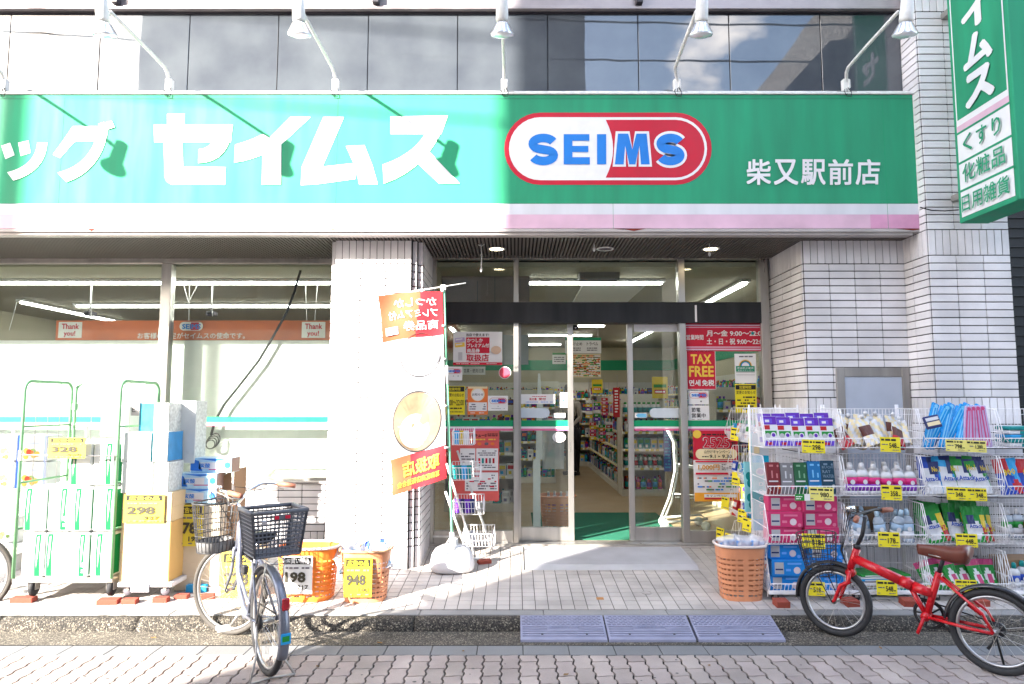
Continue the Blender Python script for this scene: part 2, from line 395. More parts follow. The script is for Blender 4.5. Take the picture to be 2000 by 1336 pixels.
# ================================================================ the shop building
shop = thing('drugstore_building', 'white tiled drugstore with glass front, sliding doors and dark glass panels above its sign', 'shop building', (0, 7.0, 0))
def bpart(name, mb, m=None, parent=None, label=None, kind=None):
    """geometry given in world metres, parented to the building (whose origin is at y=7)"""
    o = obj(name, mb, m, parent or shop, kind=kind, label=label)
    if parent is None: o.location = (0, -7.0, 0)
    return o
N_TILE = [0]; TM = {}
def tile_mesh(w, h, m, t=0.009):
    k = (round(w, 4), round(h, 4), m.name)
    if k not in TM: TM[k] = MB().box(-w / 2, w / 2, -t, 0.003, -h / 2, h / 2, m, c=0.0022).mesh('tile')
    return TM[k]
def tiles_on(wall, p0, u, rects, m, single):
    """rects (u0,u1,z0,z1) on the vertical plane through p0 along u (world), facing to the right-hand side of u turned to the viewer"""
    u = Vector(u).normalized(); ang = atan2(u.y, u.x); rest = MB()
    for (a, b, z0, z1) in rects:
        c = Vector(p0) + u * ((a + b) / 2); c.z = (z0 + z1) / 2
        j = random.uniform(-0.0012, 0.0012)
        nrm = Vector((u.y, -u.x, 0)); c = c + nrm * j
        w, h = b - a - 0.006, z1 - z0 - 0.0085
        if single and z0 > (1.38 if c.x > 0 else -1) and N_TILE[0] < 300:
            N_TILE[0] += 1; o = obj('tile', tile_mesh(w, h, m), None, wall); o.location = c; o.rotation_euler = (random.uniform(-.003, .003), 0, ang)
        else:
            T = Matrix.Translation(c) @ Matrix.Rotation(ang, 4, 'Z'); rest.box(-w / 2, w / 2, -0.009, 0.003, -h / 2, h / 2, m, c=0.002, T=T)
    if rest.v: obj('tile_field', rest, None, wall, kind='stuff')
def bands(width, cw, z_lo, z_hi, off=0.0, sold=0.0663):
    r = []
    lv = [(5.03, 7.2, 's'), (3.055, 5.03, 'r'), (2.83, 3.055, 's'), (1.612, 2.83, 'r'), (1.385, 1.612, 's'), (0.30, 1.385, 'r'), (-0.02, 0.30, 's')]
    for (a, b, t) in lv:
        if b <= z_lo or a >= z_hi: continue
        a, b = max(a, z_lo), min(b, z_hi)
        if t == 's':
            n = max(1, round(width / sold)); q = width / n
            if b - a > 0.3:
                k = max(1, round((b - a) / 0.228)); hh = (b - a) / k
            else: k, hh = 1, b - a
            for j in range(k):
                for i in range(n): r.append((i * q, (i + 1) * q, a + j * hh, a + (j + 1) * hh))
        else:
            n = max(1, round((b - a) / 0.0663)); h = (b - a) / n
            cuts = [0.0]; x = off if off > 0.02 else cw
            while x < width - 0.02: cuts.append(x); x += cw
            cuts.append(width)
            for i in range(n):
                for c0, c1 in zip(cuts, cuts[1:]): r.append((c0, c1, b - (i + 1) * h, b - i * h))
    return r
def tiled(name, x0, x1, y0, y1, z0, z1, faces, label=None):
    wall = bpart(name, MB().box(x0, x1, y0, y1, z0 - 0.1, z1, grout), label=label)
    for (p0, u, w, cw, off, single, za) in faces:
        tiles_on(wall, p0, u, [q for q in bands(w, cw, max(z0, za), z1, off)], white_tile, single)
    return wall
# wall right of the entrance, its recess side, the corner pillar, the pillar between window and entrance
XR = 2.635; XP = 3.56; YF = 6.185; YC = 5.82
tiled('wall', XR, XP - 0.001, YF, 7.3, -0.05, 3.05, [((XR, YF, 0), (1, 0, 0), XP - XR, 0.2313, 0, True, -0.05), ], 'white tiled wall with a steel framed recess')
tiled('return_wall', XR - 0.004, XR + 0.05, YF + 0.004, DOOR + 0.06, -0.02, 3.05, [((XR - 0.004, DOOR + 0.03, 0), (0, -1, 0), DOOR + 0.03 - YF, 0.225, 0.14, False, -0.02)])
tiled('corner_pillar', XP, 4.26, YC, 8.5, -0.05, 7.2, [((XP, YC, 0), (1, 0, 0), 0.70, 0.2333, 0, True, -0.05), ((XP, 6.2, 0), (0, -1, 0), 0.38, 0.225, 0.155, False, -0.05)], 'tall white tiled corner pillar')
tiled('pillar', -1.643, -0.946, YF, 7.3, -0.05, 3.05, [((-1.643, YF, 0), (1, 0, 0), 0.697, 0.2323, 0, True, -0.05), ], 'sunlit white tiled pillar beside the entrance')
for (a, b, y) in ((-0.945, -0.898, 6.222), (-0.898, -0.85, 6.26)):
    tiled('pillar_step', a, b, y, 7.2, -0.05, 3.05, [((a + 0.001, y, 0), (1, 0, 0), b - a - 0.001, 0.2, 0, False, -0.05)])
tiled('pillar_step', -1.69, -1.643, 6.235, 7.2, -0.05, 3.05, [((-1.69, 6.235, 0), (1, 0, 0), 0.046, 0.2, 0, False, -0.05)])
w_ = bpart('return_wall', MB().box(-0.9, -0.855, 6.27, DOOR + 0.05, -0.1, 3.05, grout))
u_ = Vector((0, 1, 0)); rest = []
tiles_on(w_, (-0.855, 6.262, 0), (0, 1, 0), bands(0.75, 0.225, -0.02, 3.05, 0.1), white_tile, False)
# low tiled wall under the shop window
tiled('wall', -8.0, -1.70, 6.93, 7.12, -0.05, 0.765, [((-8.0, 6.93, 0), (1, 0, 0), 6.31, 0.2353, 0, False, -0.05)], 'low white tiled wall under the shop window')
bpart('window_sill', MB().box(-8.0, -1.66, 6.90, 7.14, 0.767, 0.79, beige_trim, c=0.003))
# steel framed recess in the tiled wall
fr = MB(); a = W(1632, 718, 6.17); b = W(1775, 718, 6.17); i0 = W(1649, 736, 6.17); i1 = W(1761, 736, 6.17)
fr.box(a.x, i0.x, 6.160, 6.185, 0.55, a.z, steel_dull, c=0.002); fr.box(i1.x, b.x, 6.160, 6.185, 0.55, a.z, steel_dull, c=0.002)
fr.box(i0.x + 0.001, i1.x - 0.001, 6.162, 6.185, i0.z, a.z - 0.001, steel_dull, c=0.002)
nb = bpart('notice_case', fr, label='steel framed notice case set in the tiled wall')
obj('panel', MB().box(i0.x + 0.002, i1.x - 0.002, 6.168, 6.18, 0.55, i0.z - 0.002, mat('frosted_panel', (0.42, 0.46, 0.54), 0.3, var=0.1, scale=3)), None, nb)

# ---- soffit: thin metal slats running front to back
so_m = mat('brown_grey_slat', (0.12, 0.108, 0.10), 0.55, var=0.18, scale=5)
so_d = mat('soffit_void', (0.02, 0.018, 0.017), 0.9, var=0.0)
sb = MB(); sb.box(-8.0, XR + 0.9, 5.96, 7.05, 3.075, 3.10, so_d)
bpart('soffit_backing', sb)
sl_ = MB(); x = -8.0
while x < XR + 0.9:
    sl_.box(x, x + 0.019, 6.0, 7.0, 3.045, 3.074, so_m); x += 0.0345
bpart('soffit_slats', sl_, kind='stuff')
tr = MB(); tr.box(-8.0, 3.50, 5.93, 6.02, 3.035, 3.07, beige_trim, c=0.003)
bpart('soffit_trim', tr)

# ---- upper facade: cladding panels, ledge, windows
ZP0 = W(1000, 181, 6.05).z; ZP1 = W(1000, 28, 6.05).z
js = [W(q, 180, 6.05).x for q in (-520, -343, -166, 12, 190, 365, 540, 717, 893, 1070, 1248, 1427, 1607)] + [XP - 0.005]
bk = MB(); bk.box(-8.0, XP - 0.003, 6.075, 6.4, 3.1, 7.2, alu_dark); bpart('upper_wall', bk)
for i in range(len(js) - 1):
    o = bpart('cladding_panel', MB().box(js[i] + 0.004, js[i + 1] - 0.004, 6.05 + random.uniform(-0.001, .001), 6.07, ZP0 - 0.06, ZP1, clad, c=0.002))
fr = MB(); fr.box(-8.0, XP - 0.004, 6.035, 6.06, ZP1 + 0.004, ZP1 + 0.018, alu_dark)
fr.box(-8.0, XP - 0.004, 5.99, 6.07, ZP1 + 0.02, ZP1 + 0.05, alu, c=0.003); fr.box(-8.0, XP - 0.004, 6.02, 6.07, ZP1 + 0.052, ZP1 + 0.17, alu, c=0.003)
bpart('window_ledge', fr)
for (a, b) in ((-7.9, -4.92), (-4.88, -3.62), (-3.5, -1.3), (-1.18, 1.2), (1.32, 3.4)):
    f = MB(); z0 = ZP1 + 0.175; z1 = 7.0
    for q in (a, b - 0.05): f.box(q, q + 0.05, 6.0, 6.07, z0, z1, alu, c=0.003)
    f.box(a + 0.051, b - 0.051, 6.01, 6.07, z0, z0 + 0.05, alu, c=0.003)
    wn = bpart('window', f); obj('pane', MB().box(a + 0.05, b - 0.05, 6.045, 6.05, z0 + 0.05, z1, clad), None, wn)
for px_ in (0.26 * 1, ): pass
for q in (228, 735, 1248):
    p = W(q, 8, 6.0); bpart('downpipe', MB().box(p.x - 0.03, p.x + 0.03, 5.95, 6.03, ZP1 + 0.06, 7.1, alu_dark, c=0.004))

# ---- shop window left of the pillar
zt = W(400, 502, 7.0).z; zb = W(400, 516, 7.0).z
f = MB(); f.box(-8.0, -1.66, 6.96, 7.05, zb, zt + 0.02, steel, c=0.003); f.box(-8.0, -1.66, 6.97, 7.04, 0.79, 0.82, steel, c=0.003)
mx0 = W(307, 800, 7.0).x; mx1 = W(327, 800, 7.0).x
f.box(mx0, mx1, 6.955, 7.055, 0.822, zb - 0.002, steel, c=0.004)
wn = bpart('shop_window', f, label='large shop window with steel frame and white inner screen')
obj('pane', MB().box(-8.0, mx0, 6.998, 7.004, 0.82, zb, glass_dusty), None, wn)
obj('pane', MB().box(mx1, -1.66, 6.998, 7.004, 0.82, zb, glass_dusty), None, wn)
st = MB()
for (x0, x1) in ((-7.9, mx0 - 0.01), (mx1 + 0.01, W(642, 820, 7).x)):
    z = [W(400, q, 6.99).z for q in (814, 825, 829, 832)]
    st.box(x0, x1, 6.994, 6.997, z[1], z[0], green_glass_band); st.box(x0, x1, 6.994, 6.997, z[2] + .0005, z[1] - .0005, white); st.box(x0, x1, 6.994, 6.997, z[3], z[2] - .0005, pink_band)
obj('stripe', st, None, wn)

# ---- entrance: frames, lintel, fixed panes, two sliding doors
X = lambda px, d=7.0, py=800: W(px, py, d).x
Z = lambda py, d=7.0: W(1000, py, d).z
zs = zf(7.0)
f = MB(); top = Z(497); t2 = Z(507)
f.box(-0.85, XR - 0.006, 6.95, 7.06, t2, top + 0.03, steel_dull, c=0.003)
f.box(X(843), X(850), 6.95, 7.06, zs, t2 - 0.002, steel, c=0.003)
f.box(X(1489), X(1506), 6.95, 7.06, zs, t2 - 0.002, steel, c=0.003)
for (a, b) in ((1003, 1013), (1328, 1341)): f.box(X(a), X(b), 6.955, 7.06, zs, t2 - 0.002, steel, c=0.003)
for (a, b) in ((850.5, 1002.5), (1341.5, 1488.5)):
    f.box(X(a), X(b), 6.975, 7.04, zs, Z(1036), steel, c=0.003)
ent = bpart('entrance', f, label='steel framed glass entrance with sliding doors')
obj('lintel', MB().box(X(850.5), X(1488.5), 6.93, 7.10, Z(630.5, 6.93), Z(590, 6.93), black_metal, c=0.003), None, ent)
zl = Z(631); zu = Z(590)
obj('threshold', MB().box(-0.85, XR, 6.93, 7.12, zs - 0.06, zs + 0.012, steel, c=0.003), None, ent)
for (a, b) in ((850.5, 1002.5), (1013.5, 1327.5), (1341.5, 1488.5)):
    obj('pane', MB().box(X(a), X(b), 6.998, 7.004, zu + 0.002, t2 - 0.002, glass), None, ent)
for (a, b) in ((850.5, 1002.5), (1341.5, 1488.5)):
    obj('pane', MB().box(X(a), X(b), 6.998, 7.004, Z(1036), zl - 0.002, glass), None, ent)
def stripe(x0, x1, y, parent, d):
    z = [W(1000, q, d).z for q in (821, 833, 837, 841)]; s = MB()
    s.box(x0, x1, y, y + .002, z[1], z[0], green_glass_band); s.box(x0, x1, y, y + .002, z[2] + .0005, z[1] - .0005, white); s.box(x0, x1, y, y + .002, z[3], z[2] - .0005, pink_band)
    obj('stripe', s, None, parent)
stripe(X(868), X(1002), 6.994, ent, 7.0); stripe(X(1342), X(1488), 6.994, ent, 7.0)
def door(pa, pb, stile_at):
    D = 7.09; x0, x1 = W(pa, 800, D).x, W(pb, 800, D).x; f = MB()
    zb_, zt_ = zs + 0.015, Z(631, D) + 0.05
    s0, s1 = (x0, x0 + 0.058) if stile_at == 'l' else (x1 - 0.058, x1)
    o0, o1 = (x1 - 0.03, x1) if stile_at == 'l' else (x0, x0 + 0.03)
    f.box(s0, s1, D - 0.022, D + 0.022, zb_, zt_, steel, c=0.003); f.box(o0, o1, D - 0.022, D + 0.022, zb_, zt_, steel, c=0.003)
    a, b = (s1, o0) if stile_at == 'l' else (o1, s0)
    f.box(a, b, D - 0.021, D + 0.021, zb_, zb_ + 0.135, steel, c=0.003); f.box(a, b, D - 0.021, D + 0.021, zt_ - 0.05, zt_, steel, c=0.003)
    dr = bpart('sliding_door', f); obj('pane', MB().box(a, b, D - 0.003, D + 0.003, zb_ + 0.135, zt_ - 0.05, glass), None, dr)
    stripe(a, b, D - 0.007, dr, D)
    h = PR(abs(b - a), 0.085, 100, 100, None)
    return dr, a, b, D
d1, a1_, b1_, D_ = door(1012, 1120, 'r'); d2, a2_, b2_, D_ = door(1226, 1340, 'l')
frost = mat('frosted_film', (0.52, 0.58, 0.64), 0.6, var=0.05)
for (dr, p0, p1, side) in ((d1, 1014, 1076, 'l'), (d2, 1266, 1327, 'r')):
    p = paper('grip_film', p0, 797, p1, 816, D_, None, None, None)
    if side == 'l': p.rect(0, 0, 50, 19, frost); p.disc(50, 9.5, 9.5, frost); p.disc(3, 9.5, 4, frost)
    else: p.rect(12, 0, 61, 19, frost); p.disc(12, 9.5, 9.5, frost)
    a = p.meta[1]; o = obj('grip_film', p.mb, None, dr); o.location = (a.x, a.y - 0.006, a.z)
# black scuffs and tape on the lintel
sc = MB(); q = W(1360, 612, 6.92); sc.box(q.x - 0.012, q.x + 0.008, 6.9275, 6.929, Z(629, 6.93), Z(596, 6.93), white); obj('tape', sc, None, ent)
# upper wall above the soffit line, side and roof of the shop
bpart('roof', MB().box(-8.0, 4.18, 6.41, 18.0, 7.2, 7.3, beige_trim))
bpart('side_wall', MB().box(-8.1, -8.0, 6.0, 18.0, -0.2, 7.2, beige_trim)); bpart('side_wall', MB().box(4.12, 4.18, 8.5, 18.0, -0.2, 7.2, beige_trim))
bpart('upper_floor', MB().box(-8.0, 4.1, 6.41, 17.9, 3.11, 3.25, beige_trim))

# ================================================================ the big green sign
SY = 5.91
sx1 = W(1796, 445, SY).x; sx0 = -8.0; zsT = W(1000, 185, SY).z; zsG = W(1000, 398, SY).z; zsW = W(1000, 419, SY).z; zsB = W(1000, 446, SY).z
sign = thing('shop_sign', 'long green shop sign with white katakana and red SEIMS logo over the shop front', 'shop sign', (0, SY, zsB))
def sp(name, mb, m=None, label=None):
    o = obj(name, mb, m, sign, label=label); o.location = (0, -SY, -zsB); return o
sp('board', MB().box(sx0, sx1, SY, SY + 0.12, zsG + 0.001, zsT, green_sign, c=0.002))
sp('white_stripe', MB().box(sx0, sx1, SY, SY + 0.12, zsW + 0.0005, zsG, white_sign))
fd = W(1700, 432, SY).x
sp('pink_stripe', MB().box(sx0, fd, SY, SY + 0.12, zsB, zsW, pink_sign)); sp('pink_stripe', MB().box(fd, sx1, SY, SY + 0.12, zsB, zsW, mat('less_faded_pink', (0.62, 0.30, 0.46), 0.5, var=0.12, scale=6)), label='less faded end of the pink stripe')
t_ = MB(); t_.box(sx0, sx1 + 0.0, SY - 0.012, SY + 0.14, zsT + 0.002, zsT + 0.022, white_paint, c=0.003); t_.box(sx0, sx1 - 0.005, SY + 0.02, SY + 0.14, zsT + 0.022, zsT + 0.045, white_paint, c=0.003)
t_.box(sx1 + 0.001, sx1 + 0.05, SY - 0.01, SY + 0.12, zsW, zsT - 0.03, white_paint, c=0.004)
sp('trim', t_)
u_ = MB(); u_.box(sx0, sx1 + 0.02, SY + 0.001, 6.0, zsB - 0.03, zsB - 0.002, beige_trim, c=0.002); sp('bottom_trim', u_)
rs = MB()
for (q, w, h) in ((178, 9, 6), (1236, 26, 5), (1780, 30, 4), (1215, 20, 2), (650, 3, 4)):
    p = W(q, 450, SY); s = SY / F
    rs.add([(p.x - w * s, SY - 0.0006, zsB - 0.002), (p.x + w * s, SY - 0.0006, zsB - 0.002), (p.x + w * s * 0.1, SY - 0.0006, zsB - 0.002 - h * s)], [(0, 1, 2)], rust)
sp('rust_patch', rs)
seam = MB()
for q in (120, 658, 1196, 1728): p = W(q, 300, SY); seam.box(p.x - 0.0015, p.x + 0.0015, SY - 0.0008, SY + 0.01, zsB, zsT - 0.03, grout if q < 700 else green_glass_band)
p = W(1000, 193, SY); seam.box(sx0, sx1, SY - 0.0007, SY + 0.01, p.z - 0.002, p.z + 0.001, grout)
sp('seam', seam)
def glyph(polys, name='letter', m=white, y=SY, t=0.004):
    b = MB(); t0 = t
    for k, pl in enumerate(polys):
        t = t0 + 0.0004 * k
        vs = [W(px, py, y) for px, py in pl]; n = len(vs)
        b.add([(v.x, y - t, v.z) for v in vs] + [(v.x, y + 0.001, v.z) for v in vs], [list(range(n))] + [[i, (i + 1) % n, n + (i + 1) % n, n + i] for i in range(n)], m)
    return sp(name, b)
def arc(p0, p1, p2, n=8):
    return [((1 - t) ** 2 * p0[0] + 2 * t * (1 - t) * p1[0] + t * t * p2[0], (1 - t) ** 2 * p0[1] + 2 * t * (1 - t) * p1[1] + t * t * p2[1]) for t in [i / n for i in range(n + 1)]]
def strip(outer, inner):           # quads between two curves
    return [[outer[i], outer[i + 1], inner[i + 1], inner[i]] for i in range(len(outer) - 1)]
# small tsu
glyph([[(3, 285), (20, 279), (29, 303), (11, 311)], [(36, 279), (56, 275), (60, 299), (41, 305)]] + strip(arc((93, 279), (90, 335), (27, 353)), arc((74, 279), (70, 325), (15, 337))))
# gu
glyph([[(104, 302), (118, 309), (143, 280), (126, 272)], [(126, 272), (143, 280), (150, 276), (150, 247), (143, 247)], [(149, 247), (149, 276), (190, 276), (192, 261)], [(149, 247), (192, 261), (210, 261), (213, 247)]]
      + strip(arc((211, 259), (196, 335), (131, 356)), arc((191, 259), (178, 322), (114, 338)))
      + [[(193, 243), (204, 239), (212, 252), (200, 256)], [(207, 240), (219, 237), (225, 249), (213, 253)]])
# se
glyph([[(327, 223), (361, 223), (361, 245), (327, 245)], [(301, 244), (455, 244), (451, 278), (302, 278)], [(320, 278), (357, 278), (358, 326), (322, 326)]]
      + [[(322, 326), (358, 326), (441, 327), (440, 361), (336, 361), (326, 355), (322, 345)]]
      + strip(arc((455, 246), (449, 318), (388, 319)), arc((418, 270), (410, 292), (389, 292))))
# i
glyph([[(567, 229), (607, 229), (550, 282), (514, 282)]] + strip(arc((550, 282), (505, 312), (458, 318), 6), arc((514, 262), (490, 275), (460, 283), 6)) + [[(514, 282), (550, 258), (549, 361), (512, 361)]])
# mu
glyph([[(632, 229), (672, 229), (630, 326), (590, 326)], [(590, 326), (630, 326), (700, 318), (694, 350)], [(590, 326), (694, 350), (620, 360), (588, 362)], [(676, 286), (712, 284), (728, 325), (696, 330)], [(696, 330), (728, 325), (738, 360), (702, 361)]])
# su
glyph([[(763, 228), (875, 226), (862, 262), (763, 262)]] + strip(arc((873, 232), (838, 330), (750, 359)), arc((838, 248), (815, 300), (748, 322))) + [[(808, 312), (836, 294), (898, 359), (858, 359)]])
# logo pill
def pillp(x0, x1, y0, y1, n=16):
    r = (y1 - y0) / 2; cy = (y0 + y1) / 2
    return [(x1 - r + r * cos(-pi / 2 + pi * i / n), cy + r * sin(-pi / 2 + pi * i / n)) for i in range(n + 1)] + [(x0 + r + r * cos(pi / 2 + pi * i / n), cy + r * sin(pi / 2 + pi * i / n)) for i in range(n + 1)]
lg = MB()
def flat(b, pts, m, y): vs = [W(px, py, y) for px, py in pts]; b.add([(v.x, y, v.z) for v in vs], [list(range(len(vs)))], m)
flat(lg, pillp(985, 1390, 220, 361), red, SY - 0.002)
flat(lg, pillp(994, 1381, 229, 352), white, SY - 0.003)
pr_ = pillp(994, 1376, 234, 347); rp = [p for p in pr_ if p[0] > 1200]
flat(lg, [(1183, 234)] + rp[:17] + [(1190, 347)] + [(1187, 347)] + arc((1183, 347), (1212, 290), (1183, 234), 8)[:-1], red, SY - 0.004)
sp('logo', lg)
def sign_text(t, x0, y0, x1, y1, m, bold, lay, name='letter', shear=0.0):
    vs, fs, a0, a1, b0, b1 = text_mesh(t, bold, 3); b = MB(); q = []
    for (x, y, k) in vs:
        px = x0 + (x - a0) / (a1 - a0) * (x1 - x0); py = y1 + (y - b0) / (b1 - b0) * (y0 - y1)
        v = W(px, py, SY - 0.005 - lay * 0.003 - k * 0.0003); q.append((v.x, v.y, v.z))
    b.add(q, fs, m); return sp(name, b)
def stroke(pts, hw, n=1):
    q = []; N = len(pts); L_, R_ = [], []
    for i in range(N):
        a = Vector(pts[max(i - 1, 0)]); b_ = Vector(pts[min(i + 1, N - 1)]); d = (b_ - a).normalized(); nn = Vector((-d.y, d.x)); p = Vector(pts[i]); L_.append(tuple(p + nn * hw)); R_.append(tuple(p - nn * hw))
    return [L_ + R_[::-1]]
def s_path(x0, y0, x1, y1, hw):
    w, h = (x1 - x0) / 2 - hw, (y1 - y0) / 4 - hw / 2; cx = (x0 + x1) / 2; c1, c2 = y0 + hw + h, y1 - hw - h; p = []
    for i in range(17): a = radians(-20 - 215 * i / 16); p.append((cx + w * cos(a), c1 + h * sin(a)))
    for i in range(17): a = radians(-55 + 215 * i / 16); p.append((cx + w * cos(a), c2 + h * sin(a)))
    return p
def ribbon(pts, hw, m, y, name='letter'):
    """flat ribbon of quads along a path"""
    pl = stroke(pts, hw)[0]; n = len(pl) // 2; L_, R_ = pl[:n], pl[n:][::-1]; b = MB(); v = [W(px, py, y) for px, py in L_ + R_]
    b.add([(q.x, y, q.z) for q in v], [(i, i + 1, n + i + 1, n + i) for i in range(n - 1)], m); return sp(name, b)
YL = SY - 0.006
ribbon(s_path(1032, 261, 1090, 323, 8.5), 8.5, blue, YL)
def solidp(polys, m, y, name='letter'):
    b = MB()
    for k, pl in enumerate(polys): flat(b, pl, m, y - .0002 * k)
    return sp(name, b)
solidp([[(1101, 262), (1118, 262), (1118, 321), (1101, 321)], [(1118, 262), (1151, 262), (1151, 275), (1118, 275)], [(1118, 285), (1149, 285), (1149, 297), (1118, 297)], [(1118, 307), (1152, 307), (1152, 321), (1118, 321)]], blue, YL)
solidp([[(1166, 262), (1184, 262), (1184, 321), (1166, 321)]], blue, YL)
def em(e): return [[(1201 - e, 321 + e), (1207 - e, 261 - e), (1227 + e * .6, 261 - e), (1235, 292), (1243 - e * .6, 261 - e), (1263 + e, 261 - e), (1269 + e, 321 + e), (1252 - e, 321 + e), (1249 - e * .3, 285), (1241 + e * .4, 321 + e), (1229 - e * .4, 321 + e), (1221 + e * .3, 285), (1218 + e, 321 + e)]]
solidp(em(4.5), white, YL); solidp(em(0), blue, YL - .002)
ribbon(s_path(1277, 256, 1342, 328, 13.2), 13.2, white, YL - .001); ribbon(s_path(1282, 261, 1337, 323, 8.5), 8.5, blue, YL - .003)
xx = 1458
for ch in '柴又駅前店': sign_text(ch, xx, 311, xx + 48, 361, white, 0.018, 1); xx += 53.3

# ================================================================ arm spotlights on the sign
def spot(px, py_base, lab, hx):
    bx = W(px, 178, 5.93).x; t = thing('sign_spotlight', lab, 'spotlight', (bx, 5.93, zsT + 0.03), (0, 0, 0), 'arm spotlights along the top of the shop sign')
    k = MB(); k.box(-0.028, 0.028, -0.02, 0.03, 0.0, 0.12, white_paint, c=0.003); k.box(0.012, 0.03, -0.03, -0.01, 0.03, 0.11, white_paint, c=0.002)
    k.box(-0.09, 0.09, -0.02, 0.03, -0.006, 0.002, steel_dull)
    obj('bracket', k, None, t)
    pts = [(0, 0, 0.02), (0, -0.004, 0.08), (0, -0.02, 0.125), (0, -0.06, 0.155), (0, -0.13, 0.17), (0, -0.5, 0.175), (0, -0.98, 0.175)]
    obj('arm', MB().tube([(hx * max(0, (i - 2) / 3), p[1], p[2]) for i, p in enumerate(pts)], 0.0145, 8, white_paint), None, t)
    hd = Vector((hx, -1.04, 0.06)); ax = Vector((0.0, 0.25, -1)).normalized()
    hz = MB(); hz.lathe([(0.022, -0.20), (0.042, -0.185), (0.048, -0.02), (0.045, 0.0)], hd, 18, white_paint, ax)
    hz.tube([(hx, -0.97, .17), (hx, -1.03, .175), (hx, -1.06, 0.14)], 0.014, 6, white_paint)
    obj('lamp_holder', hz, None, t)
    gl = mat('lamp_glass', (0.75, 0.78, 0.82), 0.08, metal=0.35, var=0.0, coat=1.0)
    bl = MB(); bl.lathe([(0.040, 0.0), (0.050, 0.02), (0.080, 0.078), (0.088, 0.09), (0.082, 0.102), (0.03, 0.112)], hd + ax * 0.001, 20, gl, ax)
    bb = obj('bulb', bl, None, t); rib = MB(); a_, b_ = frame_at(ax)
    for q in range(12):
        c = a_ * cos(q * pi / 6) + b_ * sin(q * pi / 6); rib.tube([hd + ax * 0.012 + c * 0.049, hd + ax * 0.086 + c * 0.088], 0.0022, 4, steel_dull)
    obj('reflector_rib', rib, None, bb)
    cb = MB(); cb.tube([(0.0, 0.0, 0.05), (-0.03, -0.03, 0.0), (-0.01, -0.035, -0.05), (0.03, -0.035, -0.055), (0.035, -0.03, -0.01), (0.01, -0.02, 0.04)], 0.0035, 5, black_plastic)
    cb.tube([(0.0, -0.02, 0.03), (0.0, -0.03, -0.03), (-0.02, -0.035, -0.03)], 0.003, 5, black_plastic)
    obj('cable', cb, None, t)
    return t
spot(8, 178, 'arm spotlight cut by the edge, over the first sign letter at far left', 0.03)
spot(330, 178, 'arm spotlight whose foot stands just left over the cross-shaped big letter', 0.03)
spot(655, 178, 'arm spotlight with its foot above the third big white letter', 0.0)
spot(985, 178, 'arm spotlight standing upright at the edge of sunlight and shade, left of the logo', 0.0)
spot(1322, 178, 'arm spotlight above the red right half of the logo', -0.06)
spot(1652, 178, 'arm spotlight over the small kanji, nearest the tiled corner pillar', -0.05)

# ================================================================ projecting sign on the corner pillar
VX = 3.70; YB = 5.60; YA = 4.91; zb0 = 3.05
vs_ = thing('projecting_sign', 'tall green box sign sticking out from the corner pillar, with three white text panels', 'projecting sign', (VX, YB, zb0))
Hh = 3.2
bx = MB(); bx.box(0, 0.24, -(YB - YA), 0, 0, Hh, green_sign, c=0.006); obj('box', bx, None, vs_)
Wd = YB - YA
p = PR(Wd, Hh, 100, Hh / Wd * 100, None); V = Hh / Wd * 100; s = V / Hh
def vz(m_): return V - m_ * s         # metres above the bottom -> v
p.rect(6, 0, 94, vz(0.0 + 0.04), white)
p.rect(8, 0, 92, vz(0.86), green_sign)
p.rect(6, vz(0.81), 94, vz(0.755), pink_sign)
for a in (0.755, 0.50, 0.265): p.rect(4, vz(a) - 0.6, 96, vz(a) + 2.2, green_sign)
p.rect(3, vz(0.035), 97, vz(0.0), green_sign)
for ch, z1_, z0_ in (('セ', 2.13, 1.84), ('イ', 1.80, 1.52), ('ム', 1.48, 1.20), ('ス', 1.17, 0.89)): p.text(ch, 26, vz(z1_), 76, vz(z0_), white, 0.055)
p.text('く', 18, vz(0.70), 34, vz(0.555), green_sign, 0.012); p.text('す', 42, vz(0.70), 60, vz(0.555), green_sign, 0.012); p.text('り', 68, vz(0.70), 82, vz(0.555), green_sign, 0.012)
p.text('化粧品', 15, vz(0.46), 86, vz(0.31), green_sign, 0.012); p.text('日用雑貨', 11, vz(0.215), 90, vz(0.07), green_sign, 0.012)
o = obj('sign_face', p.mb, None, vs_); o.rotation_euler = (0, 0, -pi / 2); o.location = (-0.003, 0, 0)
br = MB()
for z in (0.25, 1.9, 2.9): br.box(0.08, 0.16, 0.0, 0.22, z, z + 0.05, steel_dull)
obj('bracket', br, None, vs_)
# cable from the big sign to the projecting sign
q = [W(1797, 405, 5.80), W(1820, 411, 5.78), W(1845, 412, 5.77), W(1872, 410, 5.62)]
solo('power_cable', MB().tube(q, 0.006, 5, black_plastic), None, 'black cable running across the corner pillar to the projecting sign', 'cable')
